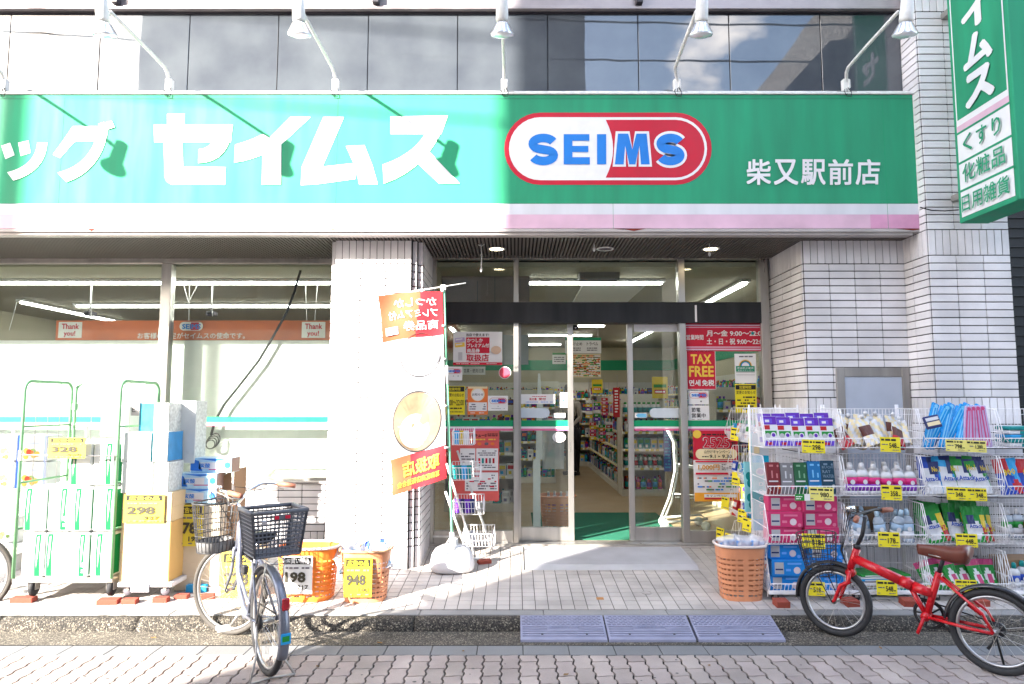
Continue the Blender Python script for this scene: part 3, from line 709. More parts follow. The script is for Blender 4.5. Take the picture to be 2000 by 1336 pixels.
# ================================================================ ground
def pebble(name, cols, scale, rough=0.85, wet=0.0):
    m = bpy.data.materials.new(name); m.use_nodes = True; n = m.node_tree.nodes; l = m.node_tree.links; b = n['Principled BSDF']
    g = n.new('ShaderNodeNewGeometry'); v = n.new('ShaderNodeTexVoronoi'); v.inputs['Scale'].default_value = scale
    l.new(g.outputs['Position'], v.inputs['Vector']); sp_ = n.new('ShaderNodeSeparateColor'); l.new(v.outputs['Color'], sp_.inputs[0])
    r = n.new('ShaderNodeValToRGB'); e = r.color_ramp.elements
    for i, (p, c) in enumerate(cols):
        k = e[i] if i < 2 else e.new(p); k.position = p; k.color = tuple(c) + (1,)
    l.new(sp_.outputs[0], r.inputs['Fac'])
    no = n.new('ShaderNodeTexNoise'); no.inputs['Scale'].default_value = 3.0; no.inputs['Detail'].default_value = 6; l.new(g.outputs['Position'], no.inputs['Vector'])
    mr = n.new('ShaderNodeMapRange'); mr.inputs['From Min'].default_value = .3; mr.inputs['From Max'].default_value = .7; mr.inputs['To Min'].default_value = .7; mr.inputs['To Max'].default_value = 1.15
    l.new(no.outputs['Fac'], mr.inputs['Value']); hs = n.new('ShaderNodeHueSaturation'); l.new(mr.outputs[0], hs.inputs['Value']); l.new(r.outputs[0], hs.inputs['Color']); l.new(hs.outputs[0], b.inputs['Base Color'])
    bp = n.new('ShaderNodeBump'); bp.inputs['Strength'].default_value = 0.9; bp.inputs['Distance'].default_value = 0.006; bp.invert = True
    l.new(v.outputs['Distance'], bp.inputs['Height']); l.new(bp.outputs[0], b.inputs['Normal']); b.inputs['Roughness'].default_value = rough
    return m
agg = pebble('exposed_aggregate', [(0, (0.008, 0.007, 0.006)), (1, (0.26, 0.23, 0.18)), (0.4, (0.026, 0.022, 0.017)), (0.8, (0.075, 0.063, 0.05))], 130)
agg2 = pebble('gutter_aggregate', [(0, (0.03, 0.027, 0.021)), (1, (0.34, 0.30, 0.24)), (0.4, (0.065, 0.056, 0.044)), (0.8, (0.125, 0.108, 0.085))], 150)
granite = randmat('granite_slab', (0.175, 0.178, 0.182), amt=0.08, rough=0.75, grain=0.28, gscale=260, stain=0.12, bump=0.25, bscale=240)
granite2 = randmat('kerb_top_stone', (0.25, 0.245, 0.24), amt=0.08, rough=0.8, grain=0.22, gscale=300, stain=0.2, bump=0.25, bscale=240)
paver_m = randmat('pink_beige_paver', (0.335, 0.282, 0.258), amt=0.15, rough=0.85, hue=0.008, grain=0.14, gscale=190, stain=0.22, bump=0.35, bscale=150)
sand = mat('joint_sand', (0.035, 0.03, 0.027), 0.95, var=0.3, scale=60)
def brickfloor():
    m = bpy.data.materials.new('distant_paving'); m.use_nodes = True; n = m.node_tree.nodes; l = m.node_tree.links; b = n['Principled BSDF']
    g = n.new('ShaderNodeNewGeometry'); t = n.new('ShaderNodeTexBrick'); t.inputs['Scale'].default_value = 1; t.inputs['Brick Width'].default_value = .233; t.inputs['Row Height'].default_value = .117
    t.inputs['Mortar Size'].default_value = .004; t.inputs['Color1'].default_value = (0.30, 0.24, 0.21, 1); t.inputs['Color2'].default_value = (0.24, 0.2, 0.18, 1); t.inputs['Mortar'].default_value = (.04, .035, .03, 1)
    mp_ = n.new('ShaderNodeMapping'); mp_.inputs['Rotation'].default_value = (0, 0, pi / 2); l.new(g.outputs['Position'], mp_.inputs[0]); l.new(mp_.outputs[0], t.inputs[0]); l.new(t.outputs[0], b.inputs['Base Color']); b.inputs['Roughness'].default_value = .85
    return m
ZS = -0.05
g_ = MB(); g_.add([(-120, -120, ZS - 0.012), (120, -120, ZS - 0.012), (120, 3.6, ZS - 0.012), (-120, 3.6, ZS - 0.012)], [(0, 1, 2, 3)])
street = struct('street', g_, brickfloor())
g_ = MB(); g_.add([(-120, 3.6, ZS - 0.016), (120, 3.6, ZS - 0.016), (120, 120, ZS - 0.016), (-120, 120, ZS - 0.016)], [(0, 1, 2, 3)])
bed = struct('street_bed', g_, sand)
# wavy interlocking pavers
def wavy(half=False):
    L, Wp = 0.227, 0.1127; a, e = 0.0055, 0.004; gap = 0.0058; pts = []; n = 10
    if half: L = L / 2; n = 5
    LF = 0.227
    fx = lambda y: a * (1 if sin(4 * pi * y / LF) > 0 else -1) * min(1, abs(sin(4 * pi * y / LF)) * 1.6)
    fy = lambda x: e * sin(2 * pi * x / Wp)
    for i in range(n + 1): y = L * i / n; pts.append((-Wp / 2 + gap + fx(y), -L / 2 + (gap if i == 0 else 0) + y - (gap if i == n else 0)))
    for i in range(1, 5): x = -Wp / 2 + Wp * i / 5; pts.append((x, L / 2 - gap + (0 if half else fy(x))))
    for i in range(n + 1): y = L * (n - i) / n; pts.append((Wp / 2 - gap + fx(y), -L / 2 + (gap if i == n else 0) + y - (gap if i == 0 else 0)))
    for i in range(1, 5): x = Wp / 2 - Wp * i / 5; pts.append((x, -L / 2 + gap + fy(x)))
    b = MB(); N = len(pts); inn = [(x * 0.982, y * 0.99) for x, y in pts]
    vs = [(x, y, -0.03) for x, y in pts] + [(x, y, -0.0025) for x, y in pts] + [(x, y, 0) for x, y in inn]
    fs = [[i, (i + 1) % N, N + (i + 1) % N, N + i] for i in range(N)] + [[N + i, N + (i + 1) % N, 2 * N + (i + 1) % N, 2 * N + i] for i in range(N)] + [[2 * N + i for i in range(N)]]
    b.add(vs, fs, paver_m); return b.mesh('paver')
pm = wavy(); hm = wavy(True)
YP = 4.57
px0 = W(723, 1281, 4.57).x
spots = []; halves = []
for c in range(-44, 45):
    x = px0 + 0.1127 * c
    for r in range(6):
        y = YP - 0.1135 - r * 0.227 + (0.1135 if c % 2 else 0)
        if y < 3.55: continue
        if y > YP - 0.05: halves.append(x); continue
        spots.append((x, y))
vis = [s for s in spots if s[1] > 3.92 and abs(s[0]) < s[1] * 0.82]
vis.sort(key=lambda s: abs(s[0]))
for x in halves:
    if abs(x) < 4.2: o = obj('paver', hm, None, street); o.location = (x, YP - 0.0568, ZS)
for i, (x, y) in enumerate(vis[:215]):
    o = obj('paver', pm, None, street); o.location = (x, y, ZS + random.uniform(-.0012, .0012)); o.rotation_euler = (random.uniform(-.006, .006), random.uniform(-.006, .006), 0)
rest_ = MB(); vv = [v.co.copy() for v in pm.vertices]; ff = [list(p.vertices) for p in pm.polygons]
for (x, y) in [s for s in spots if s not in set(vis[:215])]: rest_.add([(v.x + x, v.y + y, v.z + ZS) for v in vv], ff, paver_m)
obj('paver_field', rest_, None, street, kind='stuff')
# half pavers closing the row along the slabs
# granite slab row
slab_row = struct('slab_row', MB().box(-9, 9, YP + 0.002, 4.745, ZS - 0.05, ZS - 0.012, sand))
x = W(758, 1261, 4.745).x - 0.30 * 24
while x < 6:
    if abs(x) < 4.6: o = obj('slab', MB().box(0.0025, 0.2975, YP + 0.004, 4.742, ZS - 0.03, ZS + random.uniform(-.001, .001), granite, c=0.002), None, slab_row); o.location.x = x
    x += 0.30
# gutter and kerb
gut = MB(); gut.add([(-9, 4.745, ZS + 0.002), (9, 4.745, ZS + 0.002), (9, 4.90, ZS + 0.0), (-9, 4.90, ZS + 0.0), (9, 5.0, ZS + 0.012), (-9, 5.0, ZS + 0.012)], [(0, 1, 2, 3), (3, 2, 4, 5)], agg2)
struct('gutter', gut)
kerb = struct('kerb', MB().box(-9, 9, 5.03, 5.215, -0.2, 0.015, agg))
prof = [(4.985, ZS - 0.02), (4.99, ZS + 0.02), (5.012, ZS + 0.06), (5.035, 0.026), (5.055, 0.035), (5.10, 0.038), (5.10, ZS - 0.02)]
L_ = 0.98; x = W(808, 1220, 5.0).x - L_ * 6
while x < 5:
    b = MB(); n = len(prof); segs = 14; vs = []
    for i in range(segs + 1):
        for (y, z) in prof:
            k = random.uniform(-1, 1) * 0.0035 if 0 < i < segs else 0
            vs.append((0.003 + (L_ - 0.006) * i / segs, y + k, z + k * 0.6))
    fs = []
    for i in range(segs):
        for j in range(n): fs.append([i * n + j, i * n + (j + 1) % n, (i + 1) * n + (j + 1) % n, (i + 1) * n + j])
    fs += [list(range(n))[::-1], [segs * n + j for j in range(n)]]
    b.add(vs, fs, agg, True); o = obj('kerb_stone', b, None, kerb); o.location.x = x; x += L_
x = W(820, 1195, 5.15).x - 0.9 * 6
while x < 5: o = obj('edging_stone', MB().box(0.002, 0.898, 5.103, 5.214, -0.02, 0.044 + random.uniform(-.002, 0.001), granite2, c=0.004), None, kerb); o.location.x = x; x += 0.9
# tiled forecourt, sloping up to the door
fc = MB(); zz = lambda y: zf(y) - 0.006
fc.add([(-8.2, Y0, zz(Y0)), (6, Y0, zz(Y0)), (6, 7.0, zz(7.0)), (-8.2, 7.0, zz(7.0))], [(0, 1, 2, 3)]); fc.box(-8.2, 6, Y0, Y0 + .01, -0.2, 0.037, floor_grout)
forecourt = struct('forecourt', fc, floor_grout)
ft = MB().box(-0.0458, 0.0458, -0.0423, 0.0423, -0.006, 0.0, floor_tile, c=0.0012).mesh('tile'); fv = [v.co.copy() for v in ft.vertices]; ff = [list(p.vertices) for p in ft.polygons]
ang = atan(SL); n_ = 0; rest_ = MB()
xo = W(765.1, 1183.8, 5.24).x
order = []
for r in range(20):
    for c in range(-74, 64):
        x = xo + 0.097 * c + 0.0485; y = Y0 + 0.003 + 0.09 * (r + 0.5)
        if y > 6.97 or x < -8 or x > 5: continue
        if y > 6.19 and (XR + 0.02 < x < XP + .7 or -1.66 < x < -0.93) : continue
        if y > 6.27 and x > -0.9 and x < -0.88: continue
        if y > 6.9 and x < -0.9: continue
        order.append((x, y))
free = [q for q in order if -3.0 < q[0] < 1.95 and q[1] < 5.9 and q[0] * 1340 / q[1] + 1006 > 230]
free.sort(key=lambda q: (q[1], abs(q[0] - 0.3))); chosen = set(free[:300])
for (x, y) in order:
    z = zf(y) + random.uniform(-0.0008, 0.0008)
    if (x, y) in chosen: o = obj('tile', ft, None, forecourt); o.location = (x, y, z); o.rotation_euler = (ang, 0, 0)
    else:
        T = Matrix.Translation((x, y, z)) @ Matrix.Rotation(ang, 4, 'X'); rest_.add([T @ v for v in fv], ff, floor_tile)
obj('tile_field', rest_, None, forecourt, kind='stuff')
def on_ground(name, px, py, r, m, label, cat):
    p = GA(px, py); b = MB(); b.lathe([(r, 0), (r, 0.003), (r * 0.86, 0.0032), (r * 0.84, 0.001), (r * 0.6, 0.001), (r * 0.55, 0.003), (0.002, 0.003)], (0, 0, 0), 28, m)
    o = solo(name, b, m, label, cat); o.location = p + Vector((0, 0, 0.001)); o.rotation_euler = (ang, 0, 0)
on_ground('valve_cover', 869, 1153, 0.042, floor_tile, 'small round valve cover let into the tiles below the flag weight', 'valve cover')
on_ground('valve_cover', 1263, 1158, 0.042, floor_tile, 'small round valve cover let into the tiles in front of the metal ramp plate', 'valve cover')
p = GA(1172, 1169); b = MB(); b.box(-.028, .028, -.026, .026, 0, .0012, mat('orange_stain', (0.42, 0.2, 0.07), 0.8, var=.3, scale=60)); o = solo('sticky_patch', b, None, 'small orange brown patch stuck on a tile', 'patch', p); o.rotation_euler = (ang, 0, 0)
# metal plate in front of the door
a = GA(1026, 1114); b_ = GA(1366, 1114); yb = 6.82
pl = MB(); x0, x1, y0, y1 = a.x, b_.x, a.y, yb
plm = mat('ribbed_plate', (0.47, 0.47, 0.50), 0.42, metal=0.35, var=0.12, scale=4)
pl.prism([(y0, zf(y0) + 0.002), (y0 + 0.07, zf(y0) + 0.032), (y1, zf(y1) + 0.02), (y1, zf(y1) - .01)], x0, x1, plm, 'YZ')
et = thing('entrance_plate', 'wide grey metal ramp plate lying in front of the sliding doors', 'ramp plate'); obj('plate', pl, None, et)
rb = MB(); n = 26
for i in range(n):
    y = y0 + 0.085 + (y1 - y0 - 0.1) * i / n; z = zf(y0) + 0.032 + (y - y0 - .07) / (y1 - y0 - .07) * (zf(y1) + .02 - zf(y0) - .032)
    rb.box(x0 + 0.02, x1 - 0.02, y, y + 0.009, z - 0.001, z + 0.0022, plm)
obj('rib', rb, None, et, kind='stuff')
obj('edge', MB().prism([(y0, zf(y0) + .004), (y1, zf(y1) + .02), (y1, zf(y1) - .01)], x0 - 0.012, x0 - 0.001, black_rubber, 'YZ'), None, et)
# door step strip
struct('door_step', MB().box(-0.86, XR, 6.84, 6.928, -0.02, zs - 0.004, mat('step_stone', (0.33, 0.30, 0.28), .7, var=.15, scale=20), c=0.003))

# ================================================================ ramps at the kerb
ramp_m = mat('blue_grey_rubber', (0.23, 0.235, 0.32), 0.6, var=0.1, scale=10, bump=0.1)
def ramp():
    t = thing('kerb_ramp', '', 'kerb ramp')
    w, y0_, y1_, zb, zt = 0.60, 4.80, 5.075, ZS + 0.002, 0.047
    f = lambda k: (y0_ + (y1_ - y0_) * k, zb + 0.018 + (zt - zb - 0.018) * k)
    b = MB(); b.prism([(y0_, zb), (y0_ + .002, zb + 0.016), f(0.03), f(0.97), (y1_, zt), (y1_, zb)], 0.006, w - 0.006, ramp_m, 'YZ'); obj('body', b, None, t)
    rr = MB(); T = lambda u, k, h: (u, f(k)[0] - h * 0.42, f(k)[1] + h * 0.9)
    for k in (0.12, 0.22, 0.31, 0.40, 0.49):
        segs = [(0.02, w - 0.02)] if k < 0.38 else [(0.02, 0.19), (w - 0.19, w - 0.02)]
        for (ua, ub) in segs:
            h = 0.007; rr.add([T(ua, k, 0), T(ub, k, 0), T(ub, k + 0.045, 0), T(ua, k + 0.045, 0), T(ua, k + .008, h), T(ub, k + .008, h), T(ub, k + 0.036, h), T(ua, k + 0.036, h)], [(4, 5, 6, 7), (0, 1, 5, 4), (3, 7, 6, 2), (0, 4, 7, 3), (1, 2, 6, 5)], ramp_m)
    obj('ridge', rr, None, t)
    st_ = MB()
    for i in range(17):
        for j in range(6):
            u = 0.03 + 0.0345 * i + (0.017 if j % 2 else 0); k = 0.60 + j * 0.065
            if u > w - 0.03: continue
            h = 0.006; a = 0.0145; st_.add([T(u - a, k, 0), T(u + a, k, 0), T(u + a, k + .04, 0), T(u - a, k + .04, 0), T(u - a * .6, k + .008, h), T(u + a * .6, k + .008, h), T(u + a * .6, k + .032, h), T(u - a * .6, k + .032, h)], [(4, 5, 6, 7), (0, 1, 5, 4), (3, 7, 6, 2), (0, 4, 7, 3), (1, 2, 6, 5)], ramp_m)
    obj('stud', st_, None, t, kind='stuff')
    vs, fs, a0, a1, b0, b1 = text_mesh('SAFETY UP', 0.02, 1); q = [T(0.21 + (x - a0) / (a1 - a0) * 0.2, 0.43 + (y - b0) / (b1 - b0) * 0.10, 0.004) for (x, y, _) in vs]
    tb = MB(); tb.add(q, fs, mat('ramp_lettering', (0.24, 0.26, 0.38), 0.5, var=0)); obj('lettering', tb, None, t)
    for u in (0.155, 0.46): bb = MB(); bb.lathe([(0.008, 0), (0.008, 0.004), (0.004, 0.005)], T(u, 0.19, 0.0), 10, black_rubber, (0, -0.4, 0.9)); obj('bolt', bb, None, t)
    return remember(t)
rp = ramp(); xr = [W(q, 1250, 4.80).x for q in (1015, 1188, 1363)]
for i, x in enumerate(xr):
    lab = ['blue grey rubber kerb ramp, first in the row from the sunlit side', 'middle one of three blue grey rubber kerb ramps', 'blue grey rubber kerb ramp nearest to the red bicycle'][i]
    t = rp if i == 0 else copy_tree(rp); t['label'] = lab; t['group'] = 'rubber kerb ramps laid in the gutter'; t.location = (x, 0, 0)

# ================================================================ the other side of the street (behind the camera; casts the shade, seen in reflections)
def block(name, label, x0, x1, y0, y1, h, m, wins, roof=None):
    t = thing(name, label, 'building', (x0, y0, ZS)); b = MB(); b.box(x0, x1, y0, y1, ZS - 0.1, h, m); o = obj('wall', b, None, t)
    o.location = (-x0, -y0, -ZS)
    if roof: r = MB(); r.prism(roof, y0, y1 + 0.3, mat('roof_tile', (0.06, 0.06, 0.07), .7), 'XZ'); o2 = obj('roof', r, None, t); o2.location = (-x0, -y0, -ZS)
    wm = MB()
    for (a, z) in wins:
        f = obj('window', MB().box(a, a + 1.5, y1, y1 + 0.04, z, z + 1.2, alu_dark), None, t); f.location = (-x0, -y0, -ZS)
        obj('pane', MB().box(a + 0.06, a + 1.44, y1 + 0.041, y1 + 0.045, z + 0.06, z + 1.14, clad), None, f)
    return t
conc = mat('grey_render', (0.20, 0.20, 0.205), 0.9, var=0.1, scale=2); conc2 = mat('brown_render', (0.14, 0.12, 0.11), 0.9, var=0.1, scale=2)
block('apartment_block', 'tall grey apartment block across the street, mirrored in the glass panels', -8.05, 1.5, -11, -2.0, 15, conc, [(x, z) for x in (-7.6, -5.4, -3.2, -0.8) for z in (1, 4, 7, 10)])
block('office_block', 'brown office block at the far end of the street gap', -30, -17.6, -5, -2.0, 13, conc2, [(x, z) for x in (-21, -18.6) for z in (1, 4, 7)])
block('town_house', 'low town house with sloping roof across the street', 5.2, 12, -10, -2.0, 5.5, conc, [(6, 3.2), (8.5, 3.2)], roof=[(5.2, 5.5), (5.2, 7.6), (6.64, 9.2), (8.1, 9.1), (8.1, 12), (12, 12), (12, 5.5)])
for i, (xa, xb, h, lab) in enumerate(((-62, -44, 10, 'far pale block at the back, leftmost of the row'), (-43.5, -30, 8, 'far low block second in the back row'), (-29.5, -15, 11, 'far brown block third in the back row'), (-14.5, 2, 9, 'far grey block behind the apartment block'), (2.5, 14, 10, 'far block behind the alley beside the apartment block'), (14.5, 40, 9, 'far long block at the right end of the back row'))):
    block('far_building', lab, xa, xb, -32, -25, h, (conc, conc2)[i % 2], [(xa + 2 + 3.4 * j, z) for j in range(int((xb - xa - 3) / 3.4)) for z in (1.5, 4.5)])
up = MB(); up.lathe([(0.115, 0), (0.09, 13)], (0, 0, 0), 16, conc); 
solo('utility_pole', up, None, 'concrete utility pole across the street throwing a narrow shadow on the sign', 'utility pole', (-11.58, -1.2, ZS))
wr = MB()
for k, (z0, z1) in enumerate(((9.3, 8.5), (10.4, 9.2))):
    wr.tube([(-14 + 28 * i / 14, -1.0 - 0.1 * k, z0 + (z1 - z0) * i / 14 - 0.5 * sin(pi * i / 14)) for i in range(15)], 0.02, 5, black_rubber)
solo('overhead_wires', wr, None, 'black overhead wires strung along the opposite side of the street', 'wires')
# dark neighbour beyond the corner pillar
dk = mat('dark_neighbour_wall', (0.03, 0.033, 0.035), 0.8, var=0.3, scale=3)
nb_ = thing('neighbour_building', 'dark neighbouring building seen past the corner pillar', 'building', (4.25, 8.9, 0)); 
o = obj('wall', MB().box(0, 5, 0, 3, -0.2, 9, dk), None, nb_)
rr = MB(); z = 0.1
while z < 6: rr.box(0, 3, -0.02, 0.0, z, z + 0.006, mat('dark_joint', (0.06, 0.065, 0.07), .8, var=0)); z += 0.13
obj('wall_joint', rr, None, nb_)
iv = MB(); r = random.Random(4)
lm_ = mat('dark_leaf', (0.035, 0.06, 0.03), 0.6, var=0.3, scale=10)
for i in range(900):
    c = Vector((4.3 + r.random() * 0.9, 7.2 + r.random() * 0.9, 0.9 + r.random() * 3.0)); s_ = r.uniform(.02, .045); a, b = frame_at((r.uniform(-1, 1), r.uniform(-1, 0.2), r.uniform(-.3, 1)))
    iv.add([c - a * s_, c + b * s_ * .5, c + a * s_, c - b * s_ * .5], [(0, 1, 2, 3)], lm_)
iv.tube([(4.7, 7.6, -0.1), (4.72, 7.62, 1.6), (4.75, 7.6, 3.2)], [0.03, .02, .01], 6, conc2)
solo('shrub', iv, None, 'dark leafy shrub in the gap beyond the corner pillar', 'shrub')
# ================================================================ inside the shop
ZI = zs + 0.005
wood = mat('tan_vinyl_floor', (0.34, 0.25, 0.145), 0.38, var=0.03, scale=2.5, spec=0.4)
cream_wall = mat('cream_wall', (0.40, 0.365, 0.26), 0.85, var=0.05, scale=1.5)
ceil_m = mat('cream_ceiling', (0.36, 0.335, 0.25), 0.9, var=0.04, scale=1.5)
panel_w = mat('white_partition', (0.72, 0.72, 0.70), 0.7, var=0.03)
shelf_m = mat('shelf_beige', (0.50, 0.47, 0.40), 0.5, var=0.05)
green_in = mat('green_wall_band', (0.01, 0.25, 0.11), 0.6, var=0.03)
tube_m = mat('lit_tube', (1, 1, 1), 0.5, var=0, emit=(1.0, 0.98, 0.92), es=5.5)
YBK = 17.5
b = MB(); b.box(-8, 4.1, 7.06, YBK, ZI - 0.05, ZI, wood); struct('interior_floor', b)
b = MB(); b.box(-8, 4.1, 7.07, YBK, 2.98, 3.03, ceil_m); struct('ceiling', b)
b = MB(); b.box(-8, 4.1, YBK, YBK + 0.1, ZI, 2.98, cream_wall); b.box(4.0, 4.1, 7.3, YBK - 0.002, ZI, 2.98, cream_wall); b.box(-8, -7.9, 7.1, YBK - .002, ZI, 2.98, cream_wall)
iw = struct('interior_wall', b)
b = MB(); b.box(-7.8, 3.99, YBK - 0.01, YBK - 0.003, 2.40, 2.66, green_in); b.box(3.985, 3.997, 7.6, YBK - 0.02, 2.40, 2.66, green_in); obj('green_band', b, None, iw)
def lamp(x0, x1, y0, y1, lab, z=2.95):
    t = thing('tube_light', lab, 'tube light', ((x0 + x1) / 2, (y0 + y1) / 2, z), group='tube lights on the shop ceiling')
    hx, hy = abs(x1 - x0) / 2, abs(y1 - y0) / 2
    obj('housing', MB().box(-hx - 0.03, hx + 0.03, -hy - 0.03, hy + 0.03, 0.0, 0.03, white_paint), None, t)
    obj('tube', MB().box(-hx, hx, -hy, hy, -0.028, -0.001, tube_m, c=0.008), None, t)
lamp(W(1033, 548, 7.8).x, W(1293, 548, 7.8).x, 7.78, 7.82, 'lit ceiling tube running across above the entrance')
lamp(2.63, 2.67, 7.8, 11.6, 'lit ceiling tube running front to back, seen in the upper right entrance pane')
lamp(2.60, 2.64, 12.4, 15.8, 'lit ceiling tube running to the back, seen through the right sliding door')
lamp(W(1033, 654, 13.9).x, W(1155, 654, 13.9).x, 13.88, 13.92, 'short lit ceiling tube above the hanging category board')
lamp(W(1033, 671, 16.1).x, W(1095, 671, 16.1).x, 16.05, 16.1, 'farthest short lit ceiling tube behind the category board')
lamp(W(1112, 635, 12.2).x, W(1180, 635, 12.2).x, 12.18, 12.22, 'lit ceiling tube just under the black lintel')
lamp(-7.5, W(645, 550, 7.8).x, 7.78, 7.82, 'long lit tube nearest the top of the shop window')
lamp(W(150, 596, 9.7).x, -1.8, 9.68, 9.72, 'second long lit tube seen through the shop window')
lamp(-6.78, -6.74, 9.3, 11.6, 'slanting lit tube at the far left of the shop window')
lamp(-1.5, 0.3, 10.5, 10.54, 'lit tube over the till area'); lamp(-1.2, -1.16, 12.5, 15.5, 'lit tube over the back aisle')
# ceiling cassette and operator box
b = MB(); b.box(0.80, 1.56, 8.0, 9.5, 2.955, 2.979, panel_w, c=0.006); solo('air_conditioner', b, None, 'white square ceiling air conditioner behind the entrance glass', 'air conditioner')
b = MB(); a = W(1132, 545, 7.35); q = W(1210, 510, 7.35); b.box(a.x, q.x, 7.35, 7.55, a.z, q.z + .04, mat('grey_box', (0.17, 0.155, 0.14), 0.6), c=0.005); solo('air_curtain', b, None, 'grey box hanging under the ceiling over the doorway', 'air curtain')
b = MB(); b.tube([W(1030, 525, 7.6), W(1285, 525, 7.6)], 0.012, 6, grey_ink); solo('curtain_rail', b, None, 'dark rail under the ceiling behind the entrance', 'rail')
# downlights in the soffit with wire ties
dl = mat('lit_downlight', (1, 1, 1), 0.5, var=0, emit=(1.0, 0.82, 0.5), es=4.0)
for (px_, lit, lab) in ((970, 1, 'lit round downlight in the soffit near the sunlit pillar'), (1182, 0, 'unlit round downlight in the middle of the soffit'), (1388, 1, 'lit round downlight in the soffit with white wire ties under it')):
    p = W(px_, 481, 6.5); p.z = 3.044; t = thing('downlight', lab, 'downlight', p, group='round downlights in the soffit')
    obj('ring', MB().lathe([(0.085, 0.0), (0.085, -0.006), (0.068, -0.008), (0.066, 0.0)], (0, 0, 0), 24, white_paint), None, t)
    obj('lens', MB().lathe([(0.064, -0.004), (0.001, -0.005)], (0, 0, 0), 20, dl if lit else grey_ink), None, t)
for (px_, y0_, y1_, lab) in ((940, 478, 530, 'white cord with a knot hanging from the soffit beside the flag'), (1160, 466, 490, 'crumpled white wire tie under the soffit by the unlit downlight'), (1385, 470, 499, 'white wire tie hanging under the right lit downlight')):
    p = W(px_, y0_, 6.3); z1 = W(px_, y1_, 6.3).z; b = MB()
    b.tube([(p.x, 6.3, 3.045), (p.x + .004, 6.3, (p.z + z1) / 2), (p.x, 6.3, z1 + .02)], 0.005, 5, white_paint); b.lathe([(0.003, 0.03), (0.014, 0.01), (0.01, -0.01), (0.002, -0.02)], (p.x, 6.3, z1 + 0.01), 8, white_paint)
    b.tube([(p.x - .03, 6.3, p.z - .0), (p.x, 6.29, p.z - .015), (p.x + .03, 6.3, p.z + .004)], 0.003, 4, white_paint)
    solo('cord_tie', b, None, lab, 'cord')
# partition and banner behind the shop window
YW = 7.2
b = MB(); b.box(-7.9, -1.72, YW, YW + 0.03, ZI, W(400, 665, YW).z, panel_w); solo('partition', b, None, 'white partition closing the lower part of the shop window from inside', 'partition')
bn = mat('orange_banner', (0.55, 0.135, 0.045), 0.6, var=0.1, scale=3)
p = paper('banner', 108, 626, 645, 664.5, YW + 0.02, bn, 'long orange banner above the partition reading Thank you! and SEIMS', 'banner', t=0.006)
for x0 in (5, 482): p.rect(x0, 3, x0 + 46, 34, paperw); p.text('Thank', x0 + 6, 6, x0 + 40, 17, red, 0.03); p.text('you!', x0 + 11, 20, x0 + 34, 33, red, 0.03)
p.pill(243, 3, 289, 20, paperw); p.rect(265, 4, 281, 19, red); p.text('SEIMS', 248, 7, 285, 17, blue, 0.04)
p.text('お客様の満足がセイムスの使命です。', 162, 24, 372, 36, paperw, 0.01)
finish(p)
b = MB(); pts = [W(587, 528, 7.13), W(575, 570, 7.13), W(560, 610, 7.13), W(535, 655, 7.13), W(505, 705, 7.13), W(470, 750, 7.13), W(438, 790, 7.13), W(420, 822, 7.13), W(412, 850, 7.13)]
b.tube(pts, 0.013, 6, black_rubber); solo('hanging_cable', b, None, 'black cable hanging slantwise inside the shop window, lower part standing in for its shadow', 'cable')  # lower stretch is modelled in place of the cable's shadow on the partition
b = MB()
for k in range(4): c = W(411, 868, 7.10); b.torus(c + Vector((0.004 * k, 0.01 * k, 0.01 * k)), (1, 0, 0.1 * k), (0, 0.2, 1), 0.045 + .01 * k, 0.006, 22, 5, black_rubber)
solo('cable_coil', b, None, 'dark coil of cable low on the white partition', 'cable coil')
# hanging chains and a camera seen through the window
b = MB()
for (a_, c_) in (((370, 553), (368, 664)), ((358, 553), (368, 590)), ((388, 553), (368, 590)), ((596, 540), (600, 640)), ((622, 535), (612, 660)), ((180, 552), (178, 618)), ((414, 560), (415, 618)), ((33, 590), (18, 645))):
    b.tube([W(a_[0], a_[1], 7.9), W(c_[0], c_[1], 7.9)], 0.004, 4, paperw)
solo('hanging_chains', b, None, 'thin pale chains and rods hanging from the shop ceiling inside the window', 'chains')
for (q, lab) in ((176, 'small ceiling camera at the left part of the shop window'), (413, 'small ceiling camera above the SEIMS mark of the banner')):
    b = MB(); c = W(q, 612, 8.0); b.box(c.x - .05, c.x + .05, 7.95, 8.06, c.z - .03, c.z + .02, grey_ink, c=.008); b.lathe([(.02, 0), (.02, .03)], (c.x, 7.95, c.z), 12, black_plastic, (0, -1, 0)); b.tube([(c.x, 8.0, c.z), (c.x, 8.0, 2.98)], .01, 6, paperw)
    solo('ceiling_camera', b, None, lab, 'camera')

